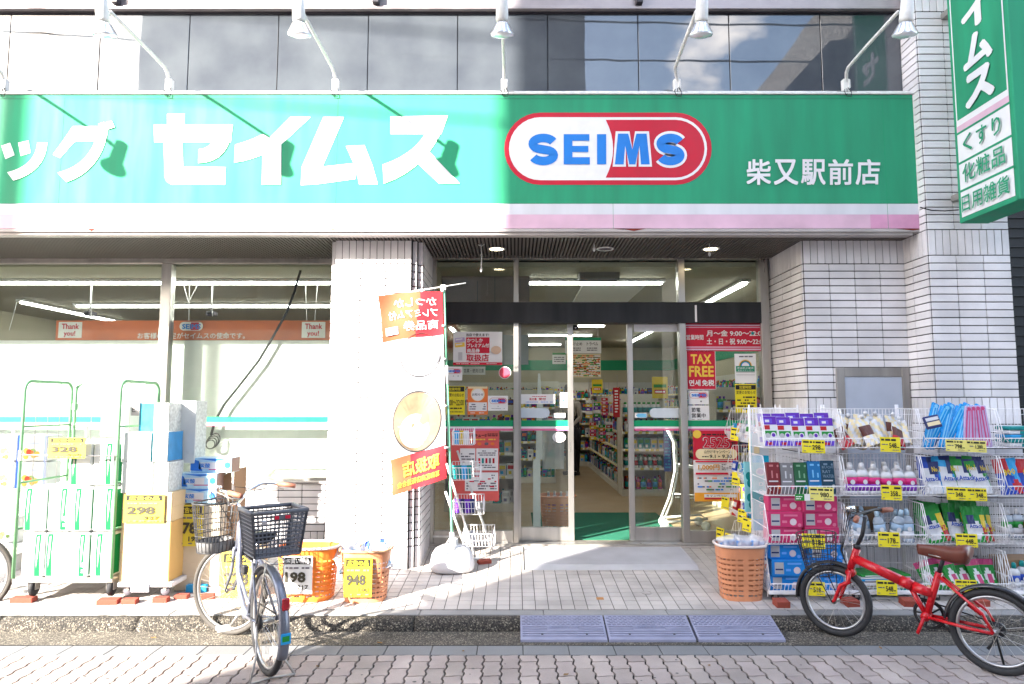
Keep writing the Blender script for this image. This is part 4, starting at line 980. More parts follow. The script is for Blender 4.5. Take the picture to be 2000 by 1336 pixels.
# ---- product shapes
PCOL = {'teal': (0.005, 0.22, 0.22), 'red': (0.40, 0.012, 0.018), 'white': (0.6, 0.6, 0.62), 'blue': (0.012, 0.055, 0.36), 'orange': (0.55, 0.13, 0.015), 'pink': (0.48, 0.05, 0.16), 'green': (0.012, 0.22, 0.03), 'yellow': (0.6, 0.44, 0.02), 'navy': (0.02, 0.03, 0.12), 'brown': (0.1, 0.03, 0.02), 'purple': (0.10, 0.02, 0.34), 'cream': (0.55, 0.48, 0.3), 'silver': (0.4, 0.4, 0.42), 'skyblue': (0.02, 0.28, 0.58)}
def pmt(k): return mat('pack_' + k, PCOL[k], 0.4, var=0.04)
def boxpack(w, h, d, c1, c2, c3):
    b = MB(); b.box(-w / 2, w / 2, -d / 2, d / 2, 0, h, pmt(c1), c=0.002)
    y = -d / 2 - 0.0006; x = -w / 2
    b.add([(x + w * .1, y, h * .55), (x + w * .9, y, h * .55), (x + w * .9, y, h * .85), (x + w * .1, y, h * .85)], [(0, 1, 2, 3)], pmt(c2))
    b.add([(x + w * .2, y, h * .15), (x + w * .6, y, h * .15), (x + w * .6, y, h * .4), (x + w * .2, y, h * .4)], [(0, 1, 2, 3)], pmt(c3)); return b
def bottle(r, h, c1, cap, lab, n=12):
    b = MB(); b.lathe([(r * .9, 0), (r, 0.006), (r, h * .18)], n=n, m=pmt(c1)); b.lathe([(r * 1.01, h * .18), (r * 1.01, h * .58)], n=n, m=pmt(lab)); b.lathe([(r, h * .58), (r, h * .66), (r * .85, h * .74), (r * .4, h * .82), (r * .36, h * .84)], n=n, m=pmt(c1))
    b.lathe([(r * .46, h * .84), (r * .46, h * .98), (r * .4, h)], n=n, m=pmt(cap)); return b
rp_ = random.Random(11)
names = list(PCOL)
PB_ = [boxpack(rp_.uniform(.07, .13), rp_.uniform(.12, .19), .07, *rp_.sample(names, 3)).mesh('boxed_product') for _ in range(12)]
BT_ = [bottle(rp_.uniform(.026, .038), rp_.uniform(.15, .2), *rp_.sample(names, 3), n=10).mesh('product_bottle') for _ in range(10)]
tealb = boxpack(.085, .17, .07, 'teal', 'green', 'white').mesh('boxed_product'); redc = bottle(.03, .19, 'white', 'red', 'red', 10).mesh('product_bottle'); grnc = bottle(.03, .19, 'white', 'green', 'teal', 10).mesh('product_bottle')
class Prod:
    n = 0
ORDN = ['first', 'second', 'third', 'fourth', 'fifth', 'sixth', 'seventh', 'eighth', 'ninth', 'tenth', 'eleventh', 'twelfth'] + ['%dth' % i for i in range(13, 200)]
def put_products(x0, x1, y, z, ang_=0, pool=None, single=True, acc=None, gap=0.012, seed=0, where=('', '')):
    kk = -1; r = random.Random(seed); L = x1 - x0; u = 0.03; ca, sa = cos(ang_), sin(ang_)
    while u < L - 0.05:
        me = r.choice(pool); w = max(v.co.x for v in me.vertices) * 2; u += w / 2
        if u > L - 0.02: break
        P_ = (x0 + u, y) if ang_ == 0 else (x0, y - u)
        if ang_ != 0: P_ = (x0 + u * ca, y + u * sa)
        yaw = r.uniform(-.08, .08) + ang_
        if single and Prod.n < 296:
            o = bpy.data.objects.new(me.name.split('.')[0], me); COL.objects.link(o); o.location = (P_[0], P_[1], z + 0.001); o.rotation_euler = (0, 0, yaw); Prod.n += 1
            kk += 1; o['label'] = '%s %s, %s along the %s of the %s' % (me.materials[0].name.replace('pack_', ''), 'bottle' if 'bottle' in me.name else 'box', ORDN[kk], where[0], where[1]); o['category'] = 'product'; o['group'] = 'products on the shelves inside the shop'
        else:
            T = Matrix.Translation((P_[0], P_[1], z + .001)) @ Matrix.Rotation(yaw, 4, 'Z'); vs = [T @ v.co for v in me.vertices]
            for f in me.polygons: pass
            off = len(acc.v); acc.v += [tuple(v) for v in vs]
            for f in me.polygons: acc.f.append([i + off for i in f.vertices]); acc.m.append(acc.mi(me.materials[f.material_index])); acc.sm.append(f.use_smooth)
        u += w / 2 + gap
tagm = mat('shelf_price_strip', (0.62, 0.50, 0.10), .6, var=.1, scale=30)
def shelf(label, x0, y0, L, depth, levels, ang_=0, pools=None, single=True, seed=0, short=''):
    """front edge starts at (x0,y0), runs L along ang_; depth goes away from the viewer side"""
    t = thing('store_shelf', label, 'shelf', (x0, y0, ZI), (0, 0, ang_)); hi = levels[-1] + 0.32
    b = MB(); b.box(0, L, 0.0, depth, 0, 0.10, shelf_m, c=.003); obj('base', b, None, t)
    b = MB(); b.box(0, L, depth, depth + 0.02, 0.1, hi, shelf_m); obj('back_panel', b, None, t)
    b = MB(); b.box(-0.018, -0.001, 0.0, depth, 0, hi - .1, shelf_m); obj('side_panel', b, None, t); b = MB(); b.box(L + .001, L + 0.018, 0.0, depth, 0, hi - .1, shelf_m); obj('side_panel', b, None, t)
    for k, z in enumerate(levels):
        b = MB(); b.box(0, L, 0.0, depth - .002, z - 0.02, z, shelf_m); o = obj('shelf_board', b, None, t)
        b = MB(); b.box(0, L, -0.006, -0.001, z - 0.03, z + 0.008, paperw)
        r = random.Random(seed + k); u = 0.03
        while u < L - .08: b.box(u, u + .05, -0.009, -0.0062, z - 0.028, z + 0.006, tagm); u += r.uniform(.07, .16)
        obj('price_rail', b, None, o)
    acc = MB()
    ca, sa = cos(ang_), sin(ang_)
    for k, z in enumerate([0.10] + list(levels)):
        off = 0.07; px_, py_ = x0 - sa * off, y0 + ca * off
        pool = (pools or {}).get(k, PB_ + BT_)
        put_products(px_, px_ + L, py_, ZI + z, ang_, pool, single, acc, seed=seed * 10 + k, where=(('base', 'lowest board', 'second board', 'third board', 'top board')[min(k, 4)], short))
        px_, py_ = x0 - sa * (off + .1), y0 + ca * (off + .1)
        put_products(px_, px_ + L, py_, ZI + z, ang_, pool, False, acc, seed=seed * 10 + k + 5)
    if acc.v: o = obj('product_row', acc, None, t, kind='stuff'); o.matrix_parent_inverse = (Matrix.Translation((x0, y0, ZI)) @ Matrix.Rotation(ang_, 4, 'Z')).inverted()
    return t
shelf('end shelf of the aisle with teal boxes and red spray cans', 1.63, 10.47, 0.63, 0.4, [0.42, 0.70, 0.96, 1.22], pools={0: BT_, 1: [redc, grnc], 2: [tealb, tealb, PB_[0]], 3: BT_, 4: [grnc]}, seed=1, short='shelf end facing the door')
shelf('long aisle shelf running back behind the end shelf', 1.62, 16.2, 5.2, 0.3, [0.42, 0.70, 0.96, 1.22], ang_=-pi / 2, seed=2, short='long aisle shelf')
shelf('wall shelf on the right side of the shop', 3.55, 16.6, 7.4, 0.4, [0.42, 0.72, 1.02, 1.32, 1.6], ang_=-pi / 2, single=False, seed=3)
shelf('back wall shelf full of mixed goods', -3.0, 17.0, 6.5, 0.4, [0.42, 0.72, 1.02, 1.32, 1.6], single=False, seed=4)
shelf('low shelf left of the central aisle', -1.6, 12.2, 2.3, 0.4, [0.42, 0.72, 1.02, 1.32], seed=5, short='shelf left of the aisle')
shelf('shelf with small goods behind the left entrance pane', -0.9, 9.0, 0.9, 0.35, [0.45, 0.75, 1.05], seed=6, short='shelf behind the left pane')
shelf('shelf behind the right entrance pane', 2.75, 9.4, 1.0, 0.35, [0.42, 0.72, 1.02, 1.3], seed=7, short='shelf behind the right pane')
shelf('tall promotional rack at the end of the central aisle', 1.18, 15.4, 0.5, 0.3, [0.40, 0.68, 0.95, 1.22, 1.5], seed=8, short='tall promotional rack')
shelf('promotional rack beyond the central aisle', 0.55, 16.2, 0.5, 0.3, [0.42, 0.72, 1.02, 1.32, 1.6], seed=9, short='farther promotional rack')
# category board and poster hung under it
d = 9.8
p = paper('category_board', 1104, 659, 1174, 690, d, paperw, 'hanging white category board with green top edge reading トラベル', 'hanging board', t=0.02)
p.rect(0, 0, 70, 6, green_in); p.text('日焼け止め', 3, 9, 33, 16, black, .01); p.text('トラベル', 42, 9, 64, 16, black, .01); p.ticks(4, 19, 30, 27, grey_ink, 2, 1, 3); p.ticks(42, 19, 62, 27, grey_ink, 2, 1, 4); o = finish(p)
b = MB(); 
for q in (1110, 1168): b.tube([W(q, 659, d + .01), Vector((W(q, 659, d + .01).x, d + .01, 2.98))], 0.003, 4, white_paint)
o2 = obj('hanger', b, None, o); o2.matrix_parent_inverse = Matrix.Translation(o.location).inverted()
p = paper('flyer_poster', 1117, 692, 1173, 737, d, cream, 'busy patterned flyer poster hanging under the category board', 'poster', t=0.004)
for i, mm in enumerate((red, black, orange, pmt('green'), paperw)): p.ticks(1, 1, 55, 44, mm, 13 - i, 0.42, 20 + i)
finish(p)
p = paper('category_board', 1079, 689, 1105, 711, 12.0, paperw, 'smaller hanging category board farther back on the green band', 'hanging board', t=0.02); p.rect(0, 0, 26, 4, pmt('green')); p.ticks(3, 7, 23, 19, grey_ink, 3, 1, 5); finish(p)
# yellow character-free promotion boards
for (x0, y0, x1, y1, d, lab) in ((1274, 736, 1304, 778, 9.9, 'yellow promotion board with a red band, hung over the right aisle'), (1156, 741, 1177, 768, 9.9, 'yellow green promotion card over the central aisle')):
    p = paper('promotion_board', x0, y0, x1, y1, d, pmt('yellow'), lab, 'promotion board', t=0.004); w_ = x1 - x0; h_ = y1 - y0
    p.rect(w_ * .1, h_ * .35, w_ * .9, h_ * .5, pmt('green')); p.rect(w_ * .15, h_ * .6, w_ * .85, h_ * .78, red); p.text('大特価', w_ * .2, h_ * .62, w_ * .8, h_ * .76, paperw, .01) if False else p.ticks(w_ * .2, h_ * .62, w_ * .8, h_ * .77, paperw, 1, 1, 2); finish(p)
p = paper('hanging_strip', 1198, 757, 1210, 815, 9.9, pmt('red'), 'narrow red vertical strip sign over the central aisle', 'strip sign', t=0.003); p.ticks(3, 4, 9, 50, paperw, 8, 1, 6); finish(p)
p = paper('blue_pillar_poster', 1297, 838, 1310, 921, 9.9, pmt('blue'), 'tall narrow blue poster beside the end shelf', 'poster', t=0.003); p.ticks(2, 4, 11, 78, pmt('skyblue'), 12, .8, 6); finish(p)
# white stand, umbrella bags, basket with bottles just inside the glass
t = thing('umbrella_bag_stand', 'tall white umbrella bag stand with clear bags behind the left door', 'stand', W(1052, 1030, 7.6) * 1)
t.location.z = ZI; lx = t.location.x
b = MB(); b.box(-0.06, 0.02, -0.04, 0.04, 0, 0.78, panel_w, c=.004); obj('post', b, None, t)
b = MB(); b.prism([(-0.03, 0.78), (0.07, 0.78), (0.06, 1.2), (0.02, 1.72), (0.0, 1.72), (-0.02, 1.2)], -0.03, 0.03, panel_w, 'XZ'); obj('panel', b, None, t)
clear = mat('clear_plastic', (0.7, 0.72, 0.74), 0.18, var=0, alpha=0.42, spec=0.9)
def crumple(w, h, d, n=10, seed=0, m=clear, taper=0.0):
    r = random.Random(seed); b = MB(); vs = []; fs = []
    for i in range(n + 1):
        for j in range(n + 1):
            u, v = i / n, j / n; edge = min(u, 1 - u, v, 1 - v) * 4; e = min(1, edge)
            vs.append(((u - .5) * w * (1 - taper * v), -d * e + r.uniform(-1, 1) * d * .35 * e, v * h))
    for i in range(n):
        for j in range(n): a = i * (n + 1) + j; fs.append([a, a + n + 1, a + n + 2, a + 1])
    b.add(vs, fs, m, True); return b
o = obj('clear_bag', crumple(0.24, 0.55, 0.05, seed=3), None, t); o.location = (0.16, -0.04, 0.68)
def laundry_basket(name, label, loc, rw, rd, h, m, rim_m=None, rot=0.0, group='plastic laundry baskets holding goods', rows=8, taper=0.82):
    """oval slotted basket: walls, rim, slots left open"""
    t = thing(name, label, 'basket', loc, (0, 0, rot), group)
    n = 72; b = MB(); vs = []; fs = []
    def ring(k, z): s = taper + (1 - taper) * (z / h); return [(rw * s * (abs(cos(a)) ** .68) * (1 if cos(a) > 0 else -1), rd * s * (abs(sin(a)) ** .68) * (1 if sin(a) > 0 else -1), z) for a in [2 * pi * (i + .5) / n for i in range(n)]]
    zl = [0.0, h * .09]; lo, hi_ = h * .09, h * .84; st_ = (hi_ - lo) / rows
    for i in range(rows): zl += [lo + st_ * (i + .34), lo + st_ * (i + 1)]
    zl.append(h)
    for z in zl: vs += ring(0, z)
    for j in range(len(zl) - 1):
        slot = (j >= 1 and j < len(zl) - 2 and (j - 1) % 2 == 0)
        for i in range(n):
            if slot and i % 3 != 2: continue
            fs.append([j * n + i, j * n + (i + 1) % n, (j + 1) * n + (i + 1) % n, (j + 1) * n + i])
    fs.append(list(range(n)))
    b.add(vs, fs, m, False); o = obj('basket_wall', b, None, t); md = o.modifiers.new('thickness', 'SOLIDIFY'); md.thickness = 0.004
    rmb = MB(); rg = ring(0, h); rmb.tube([(x * 1.025, y * 1.025, h) for (x, y, z) in rg], 0.011, 7, rim_m or m, close=True); obj('rim', rmb, None, t)
    return t
bask_o = mat('orange_brown_plastic', (0.58, 0.235, 0.115), 0.42, var=0.06, spec=0.5)
bask_or = mat('orange_plastic', (0.72, 0.22, 0.035), 0.4, var=0.06)
rim_w = mat('pale_rim', (0.62, 0.54, 0.50), 0.4, var=0.05)
p = W(1086, 1030, 7.75); t = laundry_basket('laundry_basket', 'orange brown basket with spray bottles standing just inside the left door', (p.x + .02, 7.85, ZI), 0.20, 0.16, 0.36, bask_o)
for i in range(4):
    o = obj('spray_bottle', bottle(.028, .22, 'white', 'white', 'purple', 10)); o.location = (p.x - .08 + .07 * i, 7.80 + .03 * (i % 2), ZI + .19); tag(o, '%s white and purple bottle in the basket just inside the left door' % ORDN[i], 'bottle', 'bottles in the indoor basket')
# door mat
b = MB(); b.box(0.2, 1.79, 7.16, 8.9, 0, 0.008, mat('green_mat', (0.008, 0.11, 0.065), 0.95, var=0.12, scale=60), c=0.002); solo('door_mat', b, None, 'large dark green door mat just inside the sliding doors', 'door mat', (0, 0, ZI))
# ---- shopping trolley inside the right door
t = thing('shopping_trolley', 'white framed shopping trolley parked behind the right sliding door', 'trolley', (W(1318, 1020, 7.75).x, 7.7, ZI)); tm = white_paint
b = MB(); b.tube([(-.14, 0, .09), (-.04, 0, .32), (.03, 0, .62), (0.02, 0, .95), (-.09, 0, 1.16)], 0.013, 7, tm); b.tube([(-.10, .3, .09), (0.0, .3, .32), (.07, .3, .62), (0.06, .3, .95), (-.05, .3, 1.16)], 0.013, 7, tm)
b.tube([(-.14, 0, .09), (.35, 0, .12), (.35, .3, .12), (-.1, .3, .09)], .012, 6, tm); b.tube([(-.09, 0, 1.16), (-.05, .3, 1.16)], .013, 6, tm); b.tube([(0.03, 0, .70), (.4, 0, .66), (.4, .3, .66), (.07, .3, .70)], .009, 6, tm); b.tube([(0.0, 0, .36), (.36, 0, .34), (.36, .3, .34), (.03, .3, .36)], .009, 6, tm); obj('frame', b, None, t)
for (x, y) in ((-.12, 0), (-.08, .3), (.33, 0), (.33, .3)): o = obj('wheel', MB().lathe([(0.045, -.012), (.05, -.006), (.05, .006), (.045, .012)], (x, y, .05), 14, panel_w, (0, 1, 0)), None, t)
# ---- shop assistant, mostly hidden behind the left door frame
def skin_body(name, verts, edges, rad, m, parent, root=0, sub=2):
    me = bpy.data.meshes.new(name); me.from_pydata([tuple(v) for v in verts], edges, []); me.materials.append(m)
    o = obj(name, me, None, parent); mo = o.modifiers.new('skin', 'SKIN'); sv = me.skin_vertices[0].data
    for i, r in enumerate(rad): sv[i].radius = r if isinstance(r, tuple) else (r, r)
    sv[root].use_root = True; mo.use_smooth_shade = True; s = o.modifiers.new('smooth', 'SUBSURF'); s.levels = sub; s.render_levels = sub; return o
skin_m = mat('skin', (0.50, 0.30, 0.22), 0.5, var=0.03); hair_m = mat('black_hair', (0.015, 0.012, 0.01), 0.5, var=0.1); shirt = mat('grey_beige_shirt', (0.30, 0.27, 0.23), 0.85, var=0.08); apron = mat('black_apron', (0.015, 0.015, 0.018), 0.8, var=0.1); trous = mat('dark_trousers', (0.02, 0.02, 0.025), 0.85, var=0.1)
pp = W(1118, 924, 13.6); t = thing('person', 'shop assistant in beige shirt and black apron half hidden by the left door frame', 'person', (pp.x, 13.6, ZI), (0, 0, radians(-40)))
V_ = [(0, 0, .95), (0, 0, 1.12), (0, -.03, 1.32), (0, -.05, 1.43), (0, -.08, 1.50), (0, -.11, 1.60),
      (.17, -.03, 1.38), (.23, -.05, 1.12), (.20, -.25, .98), (.19, -.33, .97), (-.17, -.03, 1.38), (-.23, -.05, 1.12), (-.20, -.25, 1.0), (-.19, -.33, 1.0),
      (.09, 0, .88), (.10, -.01, .48), (.10, .02, .08), (.10, -.1, .03), (-.09, 0, .88), (-.10, .02, .48), (-.10, .06, .08), (-.10, -.06, .03)]
E_ = [(0, 1), (1, 2), (2, 3), (3, 4), (4, 5), (2, 6), (6, 7), (7, 8), (8, 9), (2, 10), (10, 11), (11, 12), (12, 13), (0, 14), (14, 15), (15, 16), (16, 17), (0, 18), (18, 19), (19, 20), (20, 21)]
R_ = [(.15, .11), (.13, .10), (.16, .11), (.08, .07), (.05, .05), (.06, .07), .06, .045, .034, .03, .06, .045, .034, .03, .09, .06, .045, .035, .09, .06, .045, .035]
skin_body('body', V_, E_, R_, shirt, t)
b = MB(); b.lathe([(0.001, -.12), (.05, -.105), (.075, -.05), (.082, .02), (.07, .08), (.03, .115), (.001, .12)], (0, -.11, 1.64), 18, skin_m, sx=.9, sy=1.08); b.lathe([(.014, 0), (.004, .03)], (0, -.19, 1.63), 8, skin_m, (0, -1, 0)); obj('head', b, None, t)
b = MB(); b.lathe([(0.088, -.04), (.09, .02), (.078, .09), (.04, .125), (.001, .132)], (0, -.10, 1.65), 18, hair_m, sx=.95, sy=1.1); obj('hair', b, None, t)
b = MB(); b.lathe([(.18, .50), (.17, .75), (.155, .98), (.15, 1.15), (.13, 1.3)], (0, 0, 0), 20, apron, sx=1, sy=.82); obj('apron', b, None, t)
b = MB()
for sx_, yy in ((.10, 0), (-.10, .03)): b.lathe([(.052, .02), (.065, .3), (.085, .6), (.1, .9)], (sx_, yy, 0), 14, trous); b.box(sx_ - .045, sx_ + .045, yy - .17, yy + .07, 0, .07, black_rubber, c=.015)
obj('trousers', b, None, t)

# goods hanging on cords along the aisle side of the end shelf
hr = random.Random(5)
for i, (px, py) in enumerate(((1150, 795), (1166, 800), (1181, 790), (1206, 792), (1158, 838), (1176, 842), (1190, 836))):
    c = W(px, py, 10.2 + .15 * i); b = MB(); hue = hr.sample(['red', 'orange', 'yellow', 'pink', 'white', 'purple', 'green'], 3)
    for k in range(5):
        z = c.z + .10 - .055 * k; b.box(c.x - .05, c.x + .05, c.y - .012, c.y + .012, z - .045, z, pmt(hue[k % 3]), c=.004); b.box(c.x - .03, c.x + .01, c.y - .014, c.y - .0125, z - .03, z - .012, pmt('white'))
    b.tube([(c.x, c.y, c.z + .1), (c.x, c.y, 2.0 if i % 2 else 1.9)], .003, 4, steel_dull)
    solo('hanging_packs', b, None, '%s cord of %s and %s small packs hanging in the central aisle' % (ORDN[i], hue[0], hue[1]), 'hanging packs', group='cords of small packs in the aisle')
b = MB(); c = W(1126, 638, 6.99); b.box(c.x - .03, c.x + .03, 7.11, 7.17, c.z - .015, c.z + .03, black_plastic, c=.004); b.lathe([(.012, 0), (.012, .01)], (c.x, 7.11, c.z + .005), 10, chrome, (0, -1, 0)); solo('door_sensor', b, None, 'small black sensor box hanging under the lintel at the open doorway', 'sensor')
# ================================================================ white wire racks
wire_m = mat('white_coated_wire', (0.80, 0.79, 0.81), 0.4, var=0.06)
def basket_mesh(w=0.6, D=0.36, H=0.30, lip=0.075):
    b = MB(); r = 0.0025
    n = int(w / 0.028)
    for i in range(n + 1):
        x = w * i / n; b.tube([(x, 0, lip), (x, 0.035, 0), (x, D, 0), (x, D, H)], r, 4, wire_m, cap=False)
    for (y, z) in ((0.14, 0), (0.26, 0), (D, H), (D, H * .5)): b.tube([(0, y, z), (w, y, z)], r, 4, wire_m, cap=False)
    b.tube([(0.0, 0.035, 0), (w, 0.035, 0)], 0.0028, 5, wire_m)
    for x in (0, w):
        b.tube([(x, 0, lip), (x, 0.075, H), (x, D, H + .005)], 0.0032, 5, wire_m)
        b.tube([(x, 0.04, lip * 1.6), (x, D, lip * 1.8)], r, 4, wire_m, cap=False)
        y = 0.03
        while y < D:
            top = lip + (H - lip) * min(1, y / 0.075); b.tube([(x, max(y, 0.035), 0), (x, y, top)], r * .8, 4, wire_m, cap=False); y += 0.026
    b.tube([(0.03, -.002, lip - .03), (0, 0, lip), (w, 0, lip), (w - 0.03, -.002, lip - .03)], 0.0042, 5, wire_m)
    return b.mesh('wire_basket')
bm_ = basket_mesh()
TIER = [1.215, 0.848, 0.48, 0.115]          # basket floors, top to bottom
RY = 5.37
def caster(b, x, y, z0, r=0.03, m=black_rubber): b.lathe([(r * .9, -.012), (r, -.006), (r, .006), (r * .9, .012)], (x, y, z0 + r), 12, m, (0, 1, 0)); b.box(x - .012, x + .012, y - .018, y + .018, z0 + r * 1.2, z0 + r * 2.6, steel_dull)
def rack(label, x, y, rot=0.0, w=0.6, floor=0.055):
    t = thing('wire_rack', label, 'wire rack', (x, y, 0), (0, 0, rot), 'white wire basket racks')
    for z in TIER: o = obj('wire_basket', bm_, None, t); o.location = (0, 0, z); o.scale = (w / 0.6, 1, 1)
    b = MB()
    for q in (0.0, w):
        b.tube([(q, 0.362, floor + .07), (q, 0.362, 1.55)], 0.007, 6, wire_m)
        b.tube([(q, 0.10, floor + .07), (q, 0.362, floor + .07)], 0.007, 6, wire_m); b.tube([(q, 0.06, 0.08), (q, 0.14, 0.40)], .004, 5, wire_m)
    b.box(-0.005, w + .005, 0.02, 0.045, floor + .05, floor + .078, wire_m, c=.003); b.box(-0.005, w + .005, 0.34, 0.365, floor + .05, floor + .078, wire_m, c=.003)
    z = 0.15
    while z < 1.5: b.tube([(0, .364, z), (w, .364, z)], .0018, 4, wire_m, cap=False); z += .12
    obj('frame', b, None, t)
    for (q, yy) in ((0.05, 0.05), (w - 0.05, 0.05), (0.05, 0.33), (w - .05, .33)): c = MB(); caster(c, q, yy, floor - 0.012 + SL * (yy)); obj('caster', c, None, t)
    return t
RX = [1.945, 2.565, 3.18, 3.80]
rack('wire rack next to the doorway, holding purple packs and pink and blue cartons', RX[0], RY)
rack('wire rack behind the front wheel of the red bicycle, holding pink labelled bottles', RX[1], RY)
rack('wire rack behind the brown saddle, with long blue packs sticking out on top', RX[2], RY)
rack('wire rack cut by the right edge of the picture', RX[3], RY)
rack('wire rack turned sideways to the entrance, nearer the street', 2.03, 6.34, -pi / 2, 0.5, 0.10)
rack('wire rack turned sideways to the entrance, nearer the glass', 2.08, 6.86, -pi / 2, 0.5, 0.13)
brick_m = randmat('red_brick', (0.27, 0.055, 0.035), amt=0.12, rough=0.85, bump=0.3, bscale=90, grain=.15)
def brick(px, py, lab, w=0.10, d=0.20, rot=0.0, h=0.03, dd=0.0):
    p = GA(px, py); p.y += dd; b = MB(); b.box(-w / 2, w / 2, 0, d, -.003, h, brick_m, c=0.003); solo('brick', b, None, lab, 'brick', (p.x, p.y, zf(p.y)), (ang, 0, rot), 'red bricks chocking the wheels')
brick(1531, 1188, 'red brick under the caster beside the brown laundry basket', 0.10, .1, 0, .045)
brick(1668, 1186, 'red brick behind the front wheel spokes of the red bicycle', 0.10, .1, 0.1, .045)
brick(1780, 1186, 'red brick below the folding hinge of the red bicycle', 0.10, .1, -0.1, .045)
brick(1918, 1186, 'dark red brick seen over the rear mudguard of the red bicycle', 0.14, .1, 0.1, .045)
brick(1430, 1080, 'red brick under the sideways rack, close to the glass', 0.08, .1, 0.1, .04)
# ---- goods in the racks
def place(me, name, label, cat, tier, rk, x, y, dz=0, rot=(0, 0, 0), group=None, rx=None):
    o = bpy.data.objects.new(name, me); COL.objects.link(o); o.location = ((RX[rk] if rx is None else rx) + x, RY + y, TIER[tier] + 0.003 + dz); o.rotation_euler = rot
    if name in ('refill_pouch', 'pump_bottle', 'clear_bottle', 'blister_pack', 'tall_box', 'green_label_bottle', 'teal_cap_bottle'): q = random.uniform(1.08, 1.18); o.scale = (1.04 if name == 'tall_box' else q * .97, q, q)
    return tag(o, label, cat, group)
def decal(b, pts, m, y): b.add([(x, y, z) for x, z in pts], [list(range(len(pts)))], m)
def dtext(b, t, x0, z0, x1, z1, m, y, bold=0.015, tilt=0):
    vs, fs, a0, a1, b0, b1 = text_mesh(t, bold, 1); b.add([(x0 + (x - a0) / (a1 - a0) * (x1 - x0), y - k * .0002, z0 + (yy - b0) / (b1 - b0) * (z1 - z0) + tilt * (x - a0) / (a1 - a0)) for (x, yy, k) in vs], fs, m)
def circ(cx, cz, r, n=18, k=1.0): return [(cx + r * cos(2 * pi * i / n), cz + r * k * sin(2 * pi * i / n)) for i in range(n)]
def rct(x0, z0, x1, z1): return [(x0, z0), (x1, z0), (x1, z1), (x0, z1)]
def blister():
    b = MB(); w, h = .105, .21; b.box(-w / 2, w / 2, -.012, 0.012, 0, h, pmt('white'), c=.003); y = -.013
    decal(b, rct(-w / 2 + .002, h * .72, w / 2 - .002, h - .002), pmt('purple'), y); decal(b, rct(-.045, h * .76, .02, h * .92), mat('violet', (.12, .06, .5), .4), y - .0005); decal(b, rct(-.03, h * .8, .0, h * .88), pmt('white'), y - .001)
    decal(b, rct(-w / 2 + .006, h * .56, 0, h * .70), pmt('red'), y); decal(b, rct(-.04, h * .36, .045, h * .52), pmt('green'), y); decal(b, circ(.02, h * .38, .02), pmt('white'), y - .0005); decal(b, circ(.02, h * .38, .013), pmt('purple'), y - .001)
    decal(b, circ(-.02, h * .36, .018), pmt('silver'), y - .0005); decal(b, rct(-w / 2 + .004, .006, w / 2 - .004, h * .2), mat('violet', (.12, .06, .5), .4), y); decal(b, rct(-.03, .012, .01, h * .15), pmt('red'), y - .0005); return b.mesh('blister_pack')
bl_ = blister(); NTH = ['first', 'second', 'third', 'fourth', 'fifth', 'sixth', 'seventh']
for i in range(5): place(bl_, 'blister_pack', NTH[i] + ' purple topped pack from the left, front row of the top basket nearest the doorway', 'pack', 0, 0, 0.075 + .112 * i, .09, rot=(radians(-12), 0, random.uniform(-.06, .06)), group='purple topped packs')
for i in range(5): place(bl_, 'blister_pack', NTH[i] + ' purple topped pack from the left, back row of the top basket nearest the doorway', 'pack', 0, 0, 0.065 + .115 * i, .17, .025, rot=(radians(-12), 0, random.uniform(-.1, .1)), group='purple topped packs')
for i, (c, nm) in enumerate((((.16, .02, .025), 'dark red'), ((.17, .17, .18), 'grey'), ((.02, .10, .045), 'dark green'), ((.015, .14, .36), 'blue'), ((.015, .05, .085), 'dark navy'))):
    b = MB(); w, h, dd = .098, .22, .06; m_ = mat('tea_box_' + nm.replace(' ', '_'), c, .35); b.box(-w / 2, w / 2, -dd / 2, dd / 2, 0, h, m_, c=.003); y = -dd / 2 - .0008; lt = mat('tea_light_' + nm.replace(' ', '_'), tuple(min(.7, q * 2.2 + .12) for q in c), .4)
    decal(b, rct(-.03, h * .86, 0, h * .92), lt, y); decal(b, circ(.035, h * .88, .008), lt, y); decal(b, rct(-.04, h * .38, .03, h * .42), pmt('white'), y); decal(b, circ(.032, h * .22, .014), (pmt('orange'), pmt('pink'), pmt('skyblue'), pmt('skyblue'), pmt('silver'))[i], y)
    if i == 4: dtext(b, 'RUCHI', -.042, h * .76, .042, h * .84, lt, y); dtext(b, 'RAY', -.042, h * .62, .02, h * .72, lt, y); dtext(b, 'WATER', -.042, h * .48, .042, h * .58, lt, y)
    else:
        for q in range(4): decal(b, rct(-.035 + .018 * q, h * .5, -.024 + .018 * q, h * .78 - .01 * q), lt if q % 2 else m_, y)
    place(b.mesh('tall_box'), 'tall_box', nm + ' tall box among the five coloured boxes in the basket with 98 yen sign' if False else nm + ' tall box in the row of five coloured boxes', 'box', 1, 0, 0.085 + .107 * i, .10, rot=(radians(-8), 0, 0), group='row of five tall coloured boxes')
def mask_box(col, side, w=.265, h=.118, dd=.115):
    b = MB(); b.box(-w / 2, w / 2, -dd / 2, dd / 2, 0, h, col, c=.003); y = -dd / 2 - .0008
    decal(b, rct(-w * .42, h * .12, -w * .16, h * .86), pmt('silver'), y); decal(b, rct(-w * .40, h * .36, -w * .18, h * .46), pmt('navy'), y - .0005)
    decal(b, circ(w * .22, h * .36, .026), mat('pack_pinkish_white', (.6, .52, .56), .5), y); decal(b, rct(-w * .05, h * .72, w * .35, h * .84), mat(side, tuple(min(.8, q * 1.3 + .08) for q in ((.42, .06, .15) if 'pink' in side else (.03, .2, .6))), .4), y); decal(b, circ(w * .4, h * .16, .014), mat(side, (0, 0, 0)), y)
    decal(b, rct(-w * .1, h * .3, w * .04, h * .45), mat(side, (0, 0, 0)), y); return b.mesh('carton_box')
